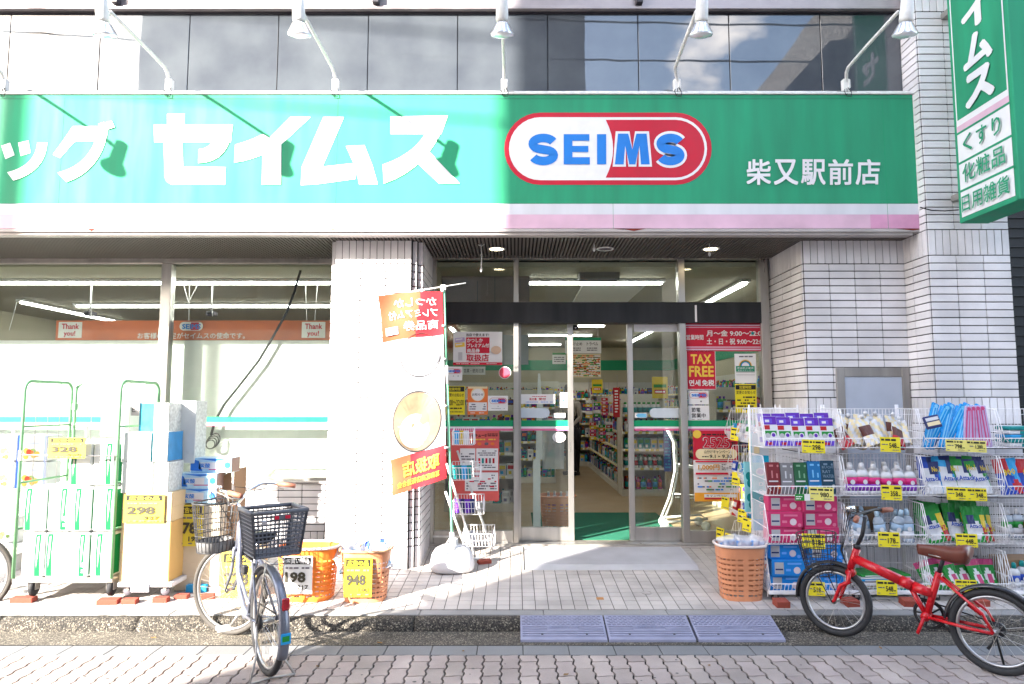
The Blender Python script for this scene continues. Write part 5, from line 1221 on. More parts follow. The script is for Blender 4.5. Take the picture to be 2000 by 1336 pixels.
pkb = mask_box(mat('raspberry_carton', (.50, .035, .13), .4), 'raspberry_light_pink'); blb = mask_box(mat('bright_blue_carton', (.01, .20, .60), .4), 'light_blue_ink')
for (tier, me, nm, xs) in ((2, pkb, 'raspberry pink', ((.15, .43), (.15, .43), (.17, .44))), (3, blb, 'bright blue', ((.15, .45), (.16, .45), (.16, .46)))):
    for row in range(3):
        for j, x in enumerate(xs[row]): place(me, 'carton_box', '%s carton, %s row of the %s stack beside the doorway' % (nm, ('bottom', 'middle', 'top')[row], ('left', 'right')[j]), 'carton', tier, 0, x + random.uniform(-.012, .012), .12 + random.uniform(-.015, .015) + (0.02 if j == 0 and row == 2 else 0), 0.119 * row * .86 if False else 0.1185 * row - (0.045 if tier == 3 else 0.045) + .045, rot=(0, 0, random.uniform(-.04, .04)), group=nm + ' cartons in the rack')
def pouch(w, h, fn, bulge=.028, n=10, seed=0, spout=None, txt=()):
    r = random.Random(seed); b = MB(); P_ = {}; 
    def pt(i, j, s):
        u, v = i / n, j / n; e = min(1, (min(u, 1 - u)) * 5) ** .6 * (1 if v < .1 else max(0, 1 - v) ** .7)
        return ((u - .5) * w * (1 - .05 * (1 - abs(2 * v - 1))), s * (bulge * e * (1 - .5 * v)) + r.uniform(-1, 1) * .0022, v * h)
    for s in (-1, 1):
        vs = [pt(i, j, s) for i in range(n + 1) for j in range(n + 1)]
        for i in range(n):
            for j in range(n):
                a = i * (n + 1) + j; k = [a, a + n + 1, a + n + 2, a + 1]; b.add([vs[q] for q in k], [(0, 1, 2, 3)], fn((i + .5) / n, (j + .5) / n), False)
    if spout: b.lathe([(.011, 0), (.011, .012), (.015, .013), (.015, .03), (.012, .034)], (w * .2, 0, h - .004), 10, spout)
    me_b = b
    for (t, x0, z0, x1, z1, m, tl) in txt: dtext(me_b, t, x0 * w, z0 * h, x1 * w, z1 * h, m, -bulge - .005, .03, tl)
    return me_b.mesh('refill_pouch')
wht, brn, slv = pmt('white'), pmt('brown'), pmt('silver')
for i in range(8):
    me = pouch(.12, .20, lambda u, v, i=i: (brn if (v > .35 and v < .8 and (i % 3 != 1)) else (pmt('red') if i in (0, 6) and v < .35 else (cream if (u + v) % .5 < .2 else wht))), .03, 8, i, wht)
    place(me, 'refill_pouch', ('%s of the crumpled white and brown refill pouches heaped in the top basket' % NTH[i]) if i < 7 else 'hindmost crumpled white and brown refill pouch of the heap', 'pouch', 0, 1, .07 + .066 * i, .10 + .05 * (i % 3), .0 + .012 * (i % 2), rot=(radians(-22 - 8 * (i % 3)), radians((-22, 12, 24, -10)[i % 4]), radians((20, -25, 5)[i % 3])), group='white and brown refill pouches')
    if i < 6: place(me, 'refill_pouch', ('%s of the white and brown refill pouches in the back of the top basket' % NTH[i]), 'pouch', 0, 1, .06 + .09 * i, .24, .03, rot=(radians(-15), radians((18, -15, 8)[i % 3]), radians((-10, 15)[i % 2])), group='white and brown refill pouches')
clr_b = mat('clear_bottle', (0.5, 0.58, 0.68), 0.15, var=0, alpha=0.55); pkl = mat('magenta_label', (.55, .02, .16), .4, var=.05); ppl = mat('violet_label', (.2, .04, .4), .4)
def fatbottle(body, lab, lab2, cap, r=.042, h=.205):
    b = MB(); sx, sy = 1.15, .7; b.lathe([(r * .9, 0), (r, .008), (r, h * .12)], n=16, m=body, sx=sx, sy=sy); b.lathe([(r * 1.01, h * .12), (r * 1.01, h * .34)], n=16, m=lab2, sx=sx, sy=sy); b.lathe([(r * 1.01, h * .34), (r * 1.01, h * .56)], n=16, m=lab, sx=sx, sy=sy)
    b.lathe([(r, h * .56), (r * .95, h * .66), (r * .7, h * .76), (r * .36, h * .8)], n=16, m=body, sx=sx, sy=sy); b.lathe([(r * .42, h * .8), (r * .42, h * .93), (r * .3, h)], n=12, m=cap)
    decal(b, circ(0, h * .4, .016), wht, -r * .75); return b.mesh('pump_bottle')
fb = fatbottle(wht, pkl, ppl, wht)
for i in range(11):
    row = i // 6; place(fb, 'pump_bottle', '%s white bottle with magenta label from the left, %s row of the bottle basket' % (NTH[i % 6], ('front', 'back')[row]), 'bottle', 1, 1, .07 + .093 * (i % 6) + .04 * row, .085 + .085 * row, .0 if row == 0 else .012, rot=(radians(-4), 0, random.uniform(-.3, .3)), group='white bottles with magenta labels')
cb_ = fatbottle(clr_b, mat('pale_blue_label', (.30, .42, .56), .4), wht, mat('pale_blue_cap', (.4, .55, .68), .3), .036, .22)
for i, x in enumerate((.12, .22, .33, .45)): place(cb_, 'clear_bottle', '%s clear blue refill bottle in the back row over the 178 card' % NTH[i], 'bottle', 2, 1, x, .2, rot=(0, radians((4, -6, 3, 5)[i]), 0), group='clear blue refill bottles')
for i, x in enumerate((.07, .15, .3, .40, .50)): place(cb_, 'clear_bottle', ('%s clear blue refill bottle from the left, above the 178 price card' % NTH[i]), 'bottle', 2, 1, x, .09 + .03 * (i % 2), rot=(radians((-4, -30, -5, 8, -3)[i]), radians((20, -30, -8, 12, 0)[i]), 0), group='clear blue refill bottles')
b = MB(); b.box(0, .3, 0, .004, 0, .19, mat('cardboard', (.30, .19, .11), .8, var=.08)); place(b.mesh('cardboard_flap'), 'cardboard_flap', 'brown cardboard flap behind the clear blue bottles', 'cardboard', 2, 1, .08, .26, .06)
for i in range(7):
    b = MB(); c = ('teal', 'cream', 'silver', 'orange', 'skyblue', 'white', 'green')[i]; b.box(-.2, .2, -.12, .12, 0, .016, pmt(c), c=.005); b.box(-.17, .1, -.1215, -.12, .004, .012, wht); place(b.mesh('flat_pack'), 'flat_pack', '%s flat pack counted upward in the pile behind the red bicycle frame' % NTH[i], 'flat pack', 3, 1, .30 + random.uniform(-.02, .02), .2, .0175 * i, rot=(0, 0, random.uniform(-.06, .06)), group='pile of flat packs')
# long packs
sky_b = mat('glossy_sky_blue', (.01, .25, .60), .25, var=.08, scale=30); sky_l = mat('pale_sky_blue', (.15, .48, .72), .3); lil = mat('lilac_pack', (.42, .33, .52), .3, var=.08)
def longpack(m1, m2, w=.062, h=.40, th=.022):
    b = MB(); b.box(-w / 2, w / 2, -th / 2, th / 2, 0, h, m1, c=.006); b.box(-w * .28, -w * .12, -th / 2 - .002, -th / 2, .02, h * .9, m2); b.box(w * .1, w * .18, -th / 2 - .002, -th / 2, .03, h * .95, m2)
    decal(b, circ(0, h * .93, .016), m2, -th / 2 - .003); return b.mesh('long_pack')
lp1 = longpack(sky_b, sky_l); lp2 = longpack(lil, pmt('pink'), .066, .34)
for i in range(9): place(lp1, 'long_pack', ('%s of the long sky blue packs leaning in the top basket, from the left' % NTH[i]) if i < 7 else ('long sky blue pack nearest the lilac packs' if i == 8 else 'long sky blue pack two places before the lilac packs'), 'long pack', 0, 2, .05 + .042 * i, .09 + .03 * (i % 3), -.01, rot=(radians(-12), radians(26 + 4 * (i % 3)), radians((5, -10, 12)[i % 3])), group='long sky blue packs')
for i in range(4): place(lp2, 'long_pack', '%s lilac long pack from the left, beside the sky blue ones' % NTH[i], 'long pack', 0, 2, .385 + .058 * i, .10, -.01, rot=(radians(-10), radians(12 - 4 * i), 0), group='long lilac packs')
b = MB(); b.box(-.06, .06, -.012, .012, 0, .1, pmt('navy'), c=.005); b.box(-.05, .05, -.014, -.012, .02, .05, cream); b.box(-.05, .05, -.014, -.012, .06, .085, wht); place(b.mesh('small_pack'), 'small_pack', 'small navy and cream pack lying across the sky blue packs', 'pack', 0, 2, .1, .03, .15, rot=(radians(-15), radians(-12), 0))
blk, yel, grn, nav = pmt('navy'), pmt('yellow'), pmt('green'), pmt('blue')
def attack(base, corner):
    def fn(u, v):
        if v > .62 and u > .5: return blk
        if (u + v * .7) > 1.12 and v < .62: return base
        if u < .15 or v > .8: return base
        return corner if (v < .22 and u < .5) else wht
    return fn
spec_ = [(nav, wht, 'blue and white'), (pmt('skyblue'), wht, 'sky blue and white'), (grn, pmt('skyblue'), 'green and sky blue'), (grn, wht, 'green and white')]
for i, (a, c, nm) in enumerate(spec_):
    me = pouch(.155, .235, attack(a, c), .03, 10, 30 + i, None, [('ビカ' if False else 'Attack', -.38, .36, .36, .50, nav, .008), ('No.1', .05, .66, .42, .82, yel, 0)])
    place(me, 'refill_pouch', nm + ' refill pouch with a black corner patch, above the double 348 card', 'pouch', 1, 2, .10 + .13 * i, .09, rot=(radians(-14), radians((-3, 4, 2, -4)[i]), radians((-8, 6, 0, 5)[i])), group='refill pouches marked Attack')
    place(me, 'refill_pouch', nm + ' refill pouch standing behind the first row, above the double 348 card', 'pouch', 1, 2, .13 + .12 * i, .19, .02, rot=(radians(-10), radians((3, -4, 2, 5)[i]), radians((8, -6, 0, 5)[i])), group='refill pouches marked Attack')
def jel(u, v):
    if v > .78: return grn
    if u > .72: return yel if v > .42 else pmt('red')
    if (u - .35) ** 2 + (v - .66) ** 2 < .035: return blk
    return wht if (u - .4) ** 2 / .12 + (v - .35) ** 2 / .08 < 1 else grn
for i, x in enumerate((.12, .30, .42, .50)):
    me = pouch(.17, .25, jel, .03, 12, 40 + i, None, [('26', .22, .28, .44, .42, yel, 0), ('Attack', -.36, .38, .2, .5, nav, 0)]); place(me, 'refill_pouch', ('green and yellow refill pouch numbered 26, %s from the left in its basket' % NTH[i]), 'pouch', 2, 2, x, .08 + .05 * (i % 2), rot=(radians(-14), radians((-14, 3, 0, 4)[i]), radians((-8, 6, 0, 5)[i])), group='green and yellow pouches numbered 26')
    place(me, 'refill_pouch', ('green and yellow refill pouch numbered 26, %s from the left in the back row' % NTH[i]), 'pouch', 2, 2, x - .04, .2, .01, rot=(radians(-9), radians((6, -5, 4, -6)[i]), 0), group='green and yellow pouches numbered 26')
def grp(u, v):
    if (u - .55) ** 2 + (v - .36) ** 2 < .025: return pmt('pink')
    if (u - .5) ** 2 + (v - .4) ** 2 < .07: return wht
    return grn if v < .8 else pmt('pink')
for i in range(6): me = pouch(.11, .21, grp, .025, 10, 50 + i); place(me, 'refill_pouch', ('%s slanting green pouch with pink dot from the left, below the saddle' % NTH[i]), 'pouch', 3, 2, .07 + .092 * i, .09 + .03 * (i % 2), rot=(radians(-22), radians(-16 + 3 * i), radians(8 * (-1) ** i)), group='green pouches with a pink dot')
for i in range(5): b = MB(); b.box(-.13, .13, -.09, .09, 0, .03, pmt(('white', 'teal', 'skyblue', 'white', 'teal')[i]), c=.008); b.box(-.05, .02, -.0915, -.09, .003, .027, pmt('teal')); b.box(.05, .09, -.0915, -.09, .003, .027, pmt('pink')); place(b.mesh('wipes_pack'), 'wipes_pack', '%s teal and white wipes pack counted upward at the right edge' % NTH[i], 'wipes pack', 0, 3, .22, .15, .033 * i, rot=(0, 0, random.uniform(-.1, .1)), group='teal and white wipes packs')
def p800(u, v): return pmt('red') if (v > .6 and u < .6) or (u - .7) ** 2 + (v - .2) ** 2 < .03 else (nav if (u + v) < 1.2 else pmt('skyblue'))
for i in range(3): me = pouch(.17, .24, p800, .03, 10, 60 + i, None, [('800', -.3, .5, .2, .68, yel, .006)]); place(me, 'refill_pouch', 'blue and red refill pouch marked 800, %s from the left' % NTH[i], 'pouch', 1, 3, .10 + .14 * i, .08, rot=(radians(-14), radians(5 * i - 5), 0), group='blue and red pouches marked 800')
gb = fatbottle(clr_b, grn, wht, wht, .036, .2); rb_ = boxpack(.12, .16, .08, 'brown', 'pink', 'white').mesh('box_pack')
for i in range(3): place(gb, 'green_label_bottle', '%s bottle with green label at the right edge, from the left' % NTH[i], 'bottle', 2, 3, .07 + .08 * i, .13, .03, group='bottles with green labels')
place(rb_, 'box_pack', 'dark red box beside the green labelled bottles', 'box', 2, 3, .24, .07)
gt = fatbottle(wht, nav, wht, pmt('teal'), .036, .19)
for i in range(4): place(gt, 'teal_cap_bottle', '%s white bottle with teal cap in the lowest basket at the right edge' % NTH[i], 'bottle', 3, 3, .07 + .085 * i, .09 + .03 * (i % 2), group='white bottles with teal caps')
b = MB(); b.box(0, .35, 0, .2, 0, .2, mat('cardboard', (0, 0, 0))); place(b.mesh('cardboard_box'), 'cardboard_box', 'brown cardboard box behind the teal capped bottles', 'cardboard box', 3, 3, .05, .15, .02)
# goods in the sideways racks
sr = random.Random(3)
sidep = [boxpack(.08, .15, .05, a, b_, c).mesh('small_pack') for (a, b_, c) in (('blue', 'white', 'red'), ('white', 'red', 'blue'), ('red', 'white', 'yellow'), ('skyblue', 'white', 'navy'), ('white', 'green', 'orange'))]
k_ = 0
for tier in range(4):
    for j in range(9):
        me = sidep[(tier * 2 + j) % 5]; o = bpy.data.objects.new('small_pack', me); COL.objects.link(o); o.location = (2.12 + .02 * (j % 2), 5.88 + .105 * j, TIER[tier] + .004); o.rotation_euler = (radians(-12), 0, -pi / 2 + sr.uniform(-.2, .2))
        tag(o, '%s small pack from the street end in the %s basket row of the sideways racks' % (NTH[j] if j < 7 else ('eighth', 'ninth')[j - 7], ('top', 'second', 'third', 'lowest')[tier]), 'pack', group='small packs in the sideways racks')
# tall narrow display packs hung on the end of the first rack
teal_l = mat('pale_teal_pack', (.20, .50, .56), .4, var=.04); cy = mat('cyan_pack', (.01, .40, .66), .35)
p = paper('display_strip', 1473, 846, 1500, 1036, 5.72, teal_l, 'tall pale teal hanging display strip at the end of the first wire rack', 'display strip', t=.03)
p.rect(0, 0, 27, 44, mat('off_white_pack', (.6, .66, .72), .4)); p.rect(0, 44, 27, 58, cy); p.rect(0, 168, 27, 190, cy); p.disc(13, 76, 8, wht); p.disc(13, 76, 5, lil)
for i, q in enumerate((100, 114, 128, 142, 156)): p.disc(13, q, 4, wht); p.disc(13, q, 2.6, teal_l)
p.poly([(3, 28), (12, 22), (12, 40), (3, 40)], cream); finish(p)
p = paper('display_strip', 1456, 902, 1474, 1000, 5.78, mat('aqua_pack', (.25, .58, .62), .4), 'shorter aqua display strip with dark teal blobs beside the tall one', 'display strip', t=.02)
for (u, v) in ((7, 28), (9, 42), (8, 70), (11, 84)): p.disc(u, v, 5, pmt('teal'), 8)
finish(p)
# ---- yellow price cards
def card(px0, py0, px1, py1, prices, lab, m=yellow, d=5.335, tilt=-0.04, yaw=0.0):
    a = W(px0, py1, d); b_ = W(px1, py0, d); w, h = abs(b_.x - a.x), b_.z - a.z; U, V = 100 * len(prices), 62; p = PR(w, h, U, V, m, .0015)
    for i, pr in enumerate(prices):
        u = 100 * i; p.ticks(u + 5, 3, u + 95, 20, black, 1, .92, int(px0) + i); p.ticks(u + 7, 26, u + 38, 36, grey_ink, 1, .8, i); p.text(pr, u + 44, 24, u + 80, 46, black, .02); p.ticks(u + 82, 38, u + 92, 46, black, 1, 1, 2); p.ticks(u + 5, 50, u + 36, 57, grey_ink, 1, .9, 5); p.ticks(u + 58, 50, u + 90, 57, grey_ink, 1, .9, 6)
    o = obj('price_card', p.mb, None); o.location = a; o.rotation_euler = (radians(-6), -tilt, yaw); return tag(o, lab, 'price card', 'yellow price cards')
for (x0, y0, x1, y1, pr, lab) in ((1567, 858, 1611, 884, ['298'], 'yellow price card 298 under the purple topped packs'), (1567, 1042, 1611, 1071, ['518'], 'yellow price card 518 on the pink cartons, behind the bicycle basket'), (1571, 1136, 1611, 1163, ['518'], 'yellow price card 518 on the lowest basket, behind the front tyre'),
        (1720, 853, 1758, 882, ['548'], 'yellow price card 548 under the brown and white pouches'), (1722, 947, 1761, 976, ['358'], 'yellow price card 358 under the magenta labelled bottles'), (1716, 1039, 1757, 1068, ['178'], 'yellow price card 178 under the clear blue bottles'), (1713, 1133, 1752, 1162, ['548'], 'yellow price card 548 behind the red bicycle frame'),
        (1850, 951, 1927, 976, ['348', '348'], 'wide yellow price card reading 348 twice'), (1868, 1042, 1909, 1068, ['448'], 'yellow price card 448 just over the saddle'), (1867, 1132, 1908, 1156, ['298'], 'yellow price card 298 over the rear mudguard')): card(x0, y0, x1, y1, pr, lab)
card(1848, 858, 1926, 881, ['798', '1,280'], 'wide pale yellow price card 798 and 1,280 under the long blue packs', ypale)
card(1581, 951, 1628, 977, ['980'], 'pale yellow price card 980 under the five coloured boxes', ypale)
p = paper('green_tag', 1553, 965, 1582, 978, 5.33, paperw, 'small green and white shelf tag left of the 980 price card', 'shelf tag'); p.rect(0, 0, 18, 13, grn); p.ticks(2, 3, 26, 11, paperw, 2, .8, 4); finish(p)
for i, (x, y, d, lab) in enumerate(((1434, 846, 6.5, 'topmost yellow card of the sideways racks, at their far end'), (1461, 866, 6.0, 'yellow card on the top basket of the sideways racks, street end'), (1441, 933, 6.5, 'yellow card on the second basket of the sideways racks'), (1417, 980, 6.85, 'yellow card nearest the campaign poster on the sideways racks'), (1440, 1006, 6.3, 'upper yellow card over the bottles in the brown laundry basket'), (1449, 1023, 6.1, 'lower yellow card just over the bottles in the brown laundry basket'), (1398, 1040, 6.85, 'lowest yellow card at the foot of the glass'), (1415, 1052, 6.6, 'lowest yellow card near the rim of the brown laundry basket'))):
    a = W(x, y + 13, d); p = PR(.085, .12, 100, 140, yellow, .0015); p.ticks(8, 8, 92, 40, black, 1, .9, i); p.ticks(12, 55, 90, 95, black, 1, .8, i + 3); p.ticks(10, 108, 90, 130, grey_ink, 1, .8, i + 5)
    o = obj('price_card', p.mb, None); o.location = (min(a.x, 2.02), a.y, a.z); o.rotation_euler = (0, radians(6), radians(-50)); tag(o, lab, 'price card', 'yellow price cards')
# ---- laundry baskets outside
p = GA(1458, 1176); t = laundry_basket('laundry_basket', 'orange brown slotted laundry basket with clear bottle packs, right of the doorway', (p.x, p.y + .13, zf(p.y)), .185, .15, .41, bask_o, rim_w, rows=8)
bx_, by_ = p.x, p.y + .13
for i in range(3):
    o = obj('bottle_pack', crumple(.16, .17, .05, seed=20 + i)); o.location = (bx_ - .06 + .09 * i, by_ - .02 * i, .36); o.rotation_euler = (radians(-10), radians((-12, 4, 14)[i]), 0); tag(o, '%s clear wrapped blue bottle pack in the basket right of the doorway' % NTH[i], 'bottle pack', 'clear wrapped packs in the basket')
    b = MB(); b.box(-.07, .07, -.03, .03, 0, .13, mat('blue_wrap', (.10, .22, .48), .35, var=.15, scale=40), c=.01); decal(b, circ(0, .07, .03), sky_l, -.031); decal(b, rct(-.05, .09, .04, .11), lil, -.031); decal(b, rct(-.06, .02, .06, .03), wht, -.031); oo = obj('wrapper', b, None, o)
# ================================================================ posters and stickers on the glass (flat prints)
DG = 6.99
def logo(p, u0, v0, u1, v1, m=red):
    h = v1 - v0; p.pill(u0, v0, u1, v1, m); p.pill(u0 + h * .06, v0 + h * .06, u1 - h * .06, v1 - h * .06, paperw); mid = (u0 + u1) / 2
    p.rect(mid, v0 + h * .12, u1 - h * .5, v1 - h * .12, m); p.disc(u1 - h * .5, (v0 + v1) / 2, h * .36, m); p.text('SEIMS', u0 + h * .3, v0 + h * .28, u1 - h * .22, v1 - h * .28, blue, .05)
# opening hours
p = paper('opening_hours_sign', 1338, 631, 1497, 686, DG, red, 'wide red opening hours sign in white lettering', 'hours sign')
for v in (4, 7): pass
p.rect(0, 3, 158, 6, pink_sign); p.rect(0, 8, 158, 9.3, pink_sign); p.rect(0, 46, 158, 48, pink_sign); p.rect(0, 50, 158, 53, pink_sign)
p.text('営業時間', 3, 23, 36, 33, paperw, .012); p.text('月～金 9:00～22:00', 42, 14, 155, 26, paperw, .015); p.text('土・日・祝 9:00～22:00', 42, 30, 155, 42, paperw, .015); p.disc(131, 20, 3, pmt('teal')); finish(p)
p = paper('tax_free_poster', 1342, 685, 1397, 761, DG, paperw, 'red TAX FREE poster with yellow and white lettering', 'poster'); p.rect(1, 1, 54, 75, red)
p.text('TAX', 8, 7, 47, 26, yel_ := mat('print_yellow', (.75, .50, .06), .5), .03); p.text('FREE', 4, 30, 51, 51, yel_, .03); p.text('면세', 4, 57, 25, 69, paperw, .02); p.text('免税', 28, 57, 51, 69, paperw, .02); finish(p)
p = paper('small_logo_sticker', 1345, 763, 1384, 790, DG, paperw, 'small white SEIMS sticker below the TAX FREE poster', 'sticker'); logo(p, 2, 3, 37, 15); p.ticks(8, 18, 32, 24, grey_ink, 1, .7, 2); finish(p)
p = paper('energy_saving_notice', 1345, 792, 1385, 821, DG, paperw, 'small white notice reading 節電営業中', 'notice'); p.text('節電', 6, 4, 23, 13, black, .012); p.text('営業中', 6, 15, 33, 24, black, .012); p.ticks(6, 26, 30, 28, grey_ink, 1, .6, 4); finish(p)
p = paper('rainbow_notice', 1436, 691, 1476, 748, DG, paperw, 'white notice with a rainbow over a green band', 'notice')
p.ticks(4, 3, 36, 8, grey_ink, 1, .8, 1)
for r_, c in ((13, cream), (11.5, pmt('orange')), (10, grn), (8.5, blue), (7, paperw)): p.poly([(20 - r_, 24)] + [(20 + r_ * cos(a), 24 - r_ * sin(a)) for a in [pi - pi * k / 16 for k in range(17)]] + [(20 + r_, 24)], c)
p.rect(2, 24, 37, 35, mat('deep_green_print', (.01, .22, .12), .5)); p.text('感染防止徹底', 4, 26, 35, 30, paperw, .0); p.text('宣言ステッカー', 5, 31, 34, 34, paperw, 0); p.rect(2, 36, 37, 36.6, grey_ink); p.rect(2, 41, 37, 41.6, grey_ink); finish(p)
p = paper('yellow_hours_notice', 1437, 750, 1477, 806, DG, yellow, 'yellow notice with black heading below the rainbow notice', 'notice'); p.rect(1, 2, 39, 11, black); p.text('営業時間', 8, 3.5, 30, 9.5, yellow, .01); p.text('変更のお知らせ', 2, 13, 38, 20, black, .012); p.ticks(3, 23, 37, 52, black, 5, .7, 8); finish(p)
# campaign poster
p = paper('campaign_poster', 1356, 841, 1440, 979, DG, paperw, 'red and white campaign poster with big 2525 figures', 'poster')
p.rect(0, 0, 84, 58, red); p.disc(8, 7, 8, yel_); p.text('つるちゃん', 18, 5, 62, 11, paperw, .01) if False else p.ticks(18, 5, 68, 11, black, 1, .9, 7)
p.text('2525', 17, 12, 70, 36, black, .06); p.text('2525', 18, 12.5, 69, 35, paperw, .045); p.text('2525', 19, 13.5, 68, 34, red, .02); p.text('万', 70, 22, 80, 33, black, .03); p.pill(4, 36, 82, 56, cream); p.text('山分けキャンペーン', 20, 38, 70, 45, black, .015); p.text('9.1 ▸ 9.30', 30, 47, 72, 54, black, .02); p.ticks(16, 49, 28, 53, black, 1, .9, 3)
p.rect(3, 59, 81, 62, red); p.text('1,000円', 8, 66, 48, 78, mat('gold_print', (.6, .28, .05), .5), .03); p.ticks(52, 65, 80, 78, grey_ink, 4, .7, 4); p.rect(3, 82, 81, 86, red)
for i, mm in enumerate((grey_ink, orange, blue, grn)): p.ticks(6, 90, 78, 118, mm, 5, .18 + .2 * (i == 0), 30 + i)
p.rect(0, 121, 84, 138, mat('amber_print', (.75, .33, .03), .5)); p.rect(18, 124, 78, 130, paperw); p.text('マツモトキャンペーン' if False else 'キャンペーン', 22, 125, 60, 129, black, .01); p.rect(18, 131, 70, 134, red); finish(p)
# left pane
p = paper('voucher_poster', 885, 648, 981, 713, DG, paperw, 'white and red voucher poster reading 取扱店 on the left pane', 'poster')
p.text('当店で使えます!', 25, 3, 70, 9, black, .02); p.rect(25, 11, 71, 42, red); p.text('かつしか', 27, 13, 58, 21, paperw, .03); p.text('プレミアム付', 27, 23, 70, 31, paperw, .025); p.text('商品券', 27, 33, 52, 41, paperw, .025); p.text('取扱店', 26, 44, 70, 58, red, .02)
p.rect(0, 60, 96, 65, red); p.ticks(6, 61.5, 90, 63.5, paperw, 1, .8, 3)
for (u, v, c) in ((3, 12, lil), (3, 22, yel_)): p.poly([(u, v + 1), (u + 19, v - 1), (u + 20, v + 7), (u + 1, v + 9)], c); p.poly([(u + 2, v + 2.5), (u + 15, v + 1), (u + 15, v + 3), (u + 2, v + 5)], paperw)
p.disc(84, 36, 10, mat('pale_tan_print', (.6, .42, .30), .6), 8); p.rect(10, 40, 18, 56, mat('faint_grey_print', (.5, .49, .5), .6)); finish(p)
p = paper('logo_sticker', 868, 716, 903, 743, DG, paperw, 'white SEIMS sticker under the voucher poster, half behind the flag pole', 'sticker'); logo(p, 3, 4, 33, 14); p.ticks(10, 17, 28, 20, grey_ink, 1, .7, 2); finish(p)
p = paper('dark_strip_notice', 903, 716, 948, 732, 7.3, paperw, 'pale strip notice with dark characters behind the glass', 'notice'); p.text('使用説・営業為' if False else '営業・使用注意', 3, 4, 42, 12, grey_ink, .01); finish(p)
p = paper('yellow_hours_notice', 871, 754, 908, 810, DG, yellow, 'yellow notice with 9:00～22:00 beside the flag pole', 'notice'); p.rect(1, 1, 36, 11, black); p.text('営業時間', 6, 3, 28, 9, yellow, .01); p.text('変更のお知らせ', 2, 14, 35, 21, black, .01); p.text('9:00～22:00', 2, 27, 35, 38, black, .01); p.ticks(3, 41, 34, 46, black, 1, .9, 3); p.ticks(8, 49, 33, 52, black, 1, .9, 4); finish(p)
p = paper('orange_notice', 913, 755, 953, 810, DG, orange, 'orange red notice with a white disc beside the yellow one', 'notice'); p.rect(1, 0, 39, 4, cream); p.disc(20, 15, 13.5, cream); p.disc(20, 16, 11.5, paperw); p.text('お知らせ', 9, 13, 31, 18, black, .015); p.rect(2, 31, 38, 48, paperw); p.ticks(4, 33, 17, 46, grey_ink, 3, .8, 1); p.ticks(22, 33, 36, 46, grey_ink, 3, .5, 2); p.ticks(6, 50, 34, 53, paperw, 1, .8, 4); finish(p)
p = paper('logo_sticker', 953, 773, 992, 802, DG, paperw, 'white SEIMS sticker to the right of the orange red notice', 'sticker'); logo(p, 3, 4, 37, 16); p.ticks(12, 19, 28, 22, grey_ink, 1, .7, 2); p.ticks(7, 24, 33, 25.5, grey_ink, 1, .7, 3); finish(p)
p = paper('round_sticker', 974, 716, 998, 740, DG, None, 'round red sticker at the upper right of the left pane', 'sticker'); p.disc(12, 12, 12, paperw); p.disc(12, 12, 11, mat('sticker_red', (.6, .06, .10), .5)); p.ticks(4, 8, 20, 14, paperw, 1, .9, 2); finish(p)
p = paper('vertical_campaign_poster', 878, 841, 975, 978, DG, mat('pinkish_red_print', (.62, .10, .09), .5), 'tall red poster with ハイキュー!! heading below the green stripe', 'poster')
p.text('ハイキュー!!', 34, 6, 72, 13, black, .05); p.text('プラキャンペーン', 72, 6, 94, 11, black, .01) if False else p.ticks(74, 5, 94, 12, black, 2, .9, 3)
p.ticks(20, 15, 90, 20, yel_, 1, .9, 4)
for i, (u, c) in enumerate(((30, orange), (44, grey_ink), (58, orange), (72, grey_ink), (84, orange))): p.disc(u, 26, 4, c, 3)
p.rect(20, 35, 50, 78, paperw); p.rect(52, 35, 95, 78, paperw); p.rect(30, 82, 95, 118, paperw)
p.ticks(22, 38, 48, 74, grey_ink, 7, .6, 5); p.ticks(55, 38, 92, 50, grey_ink, 3, .7, 6); p.ticks(56, 66, 90, 74, grey_ink, 2, .7, 7); p.ticks(33, 85, 92, 116, grey_ink, 6, .45, 8); p.ticks(33, 87, 92, 112, red, 5, .12, 9)
for i in range(5): p.rect(56 + 7 * i, 54, 60 + 7 * i, 64, (red, pmt('teal'), red, grey_ink, pmt('red'))[i])
finish(p)
# on the left door
p = paper('door_notice', 1017, 770, 1084, 789, 7.075, paperw, 'white strip notice on the left sliding door', 'notice'); p.ticks(22, 3, 50, 5.5, red, 1, .9, 1); p.text('処方箋', 17, 7, 31, 12, red, .02); p.text('受付', 35, 7, 49, 12, red, .02); p.ticks(4, 14, 62, 16.5, blue, 1, .8, 2); finish(p)
p = paper('door_sticker', 1094, 767, 1108, 796, 7.075, paperw, 'small white vertical sticker at the edge of the left sliding door', 'sticker'); p.text('自', 4, 4, 10, 10, black, .01); p.text('動', 4, 12, 10, 18, blue, .01); p.rect(3, 20, 11, 26, sky_l); finish(p)
for (x0, lab) in ((1081, 'small pale blue arrow sticker on the left sliding door'), (1240, 'small pale blue arrow sticker on the right sliding door')):
    p = paper('arrow_sticker', x0, 807, x0 + 23, 816, 7.075, paperw, lab, 'sticker'); p.poly([(2, 4.5), (6, 1), (22, 1), (22, 8), (6, 8)], sky_l); finish(p)
p = paper('oval_sticker', 1079, 844, 1105, 864, 7.075, None, 'white oval sticker with a grey emblem on the left sliding door', 'sticker'); p.disc(13, 10, 13, paperw, 10); p.disc(13, 10, 11.5, mat('faint_grey_print', (0, 0, 0)), 8.5); p.disc(13, 10, 4, grey_ink, 4); p.disc(13, 10, 2.4, paperw, 2.4); finish(p)
p = paper('header_film', 1238, 633, 1327, 649, 7.075, None, 'white header film along the top of the right sliding door', 'film'); p.rect(0, 0, 89, 15, white); finish(p)
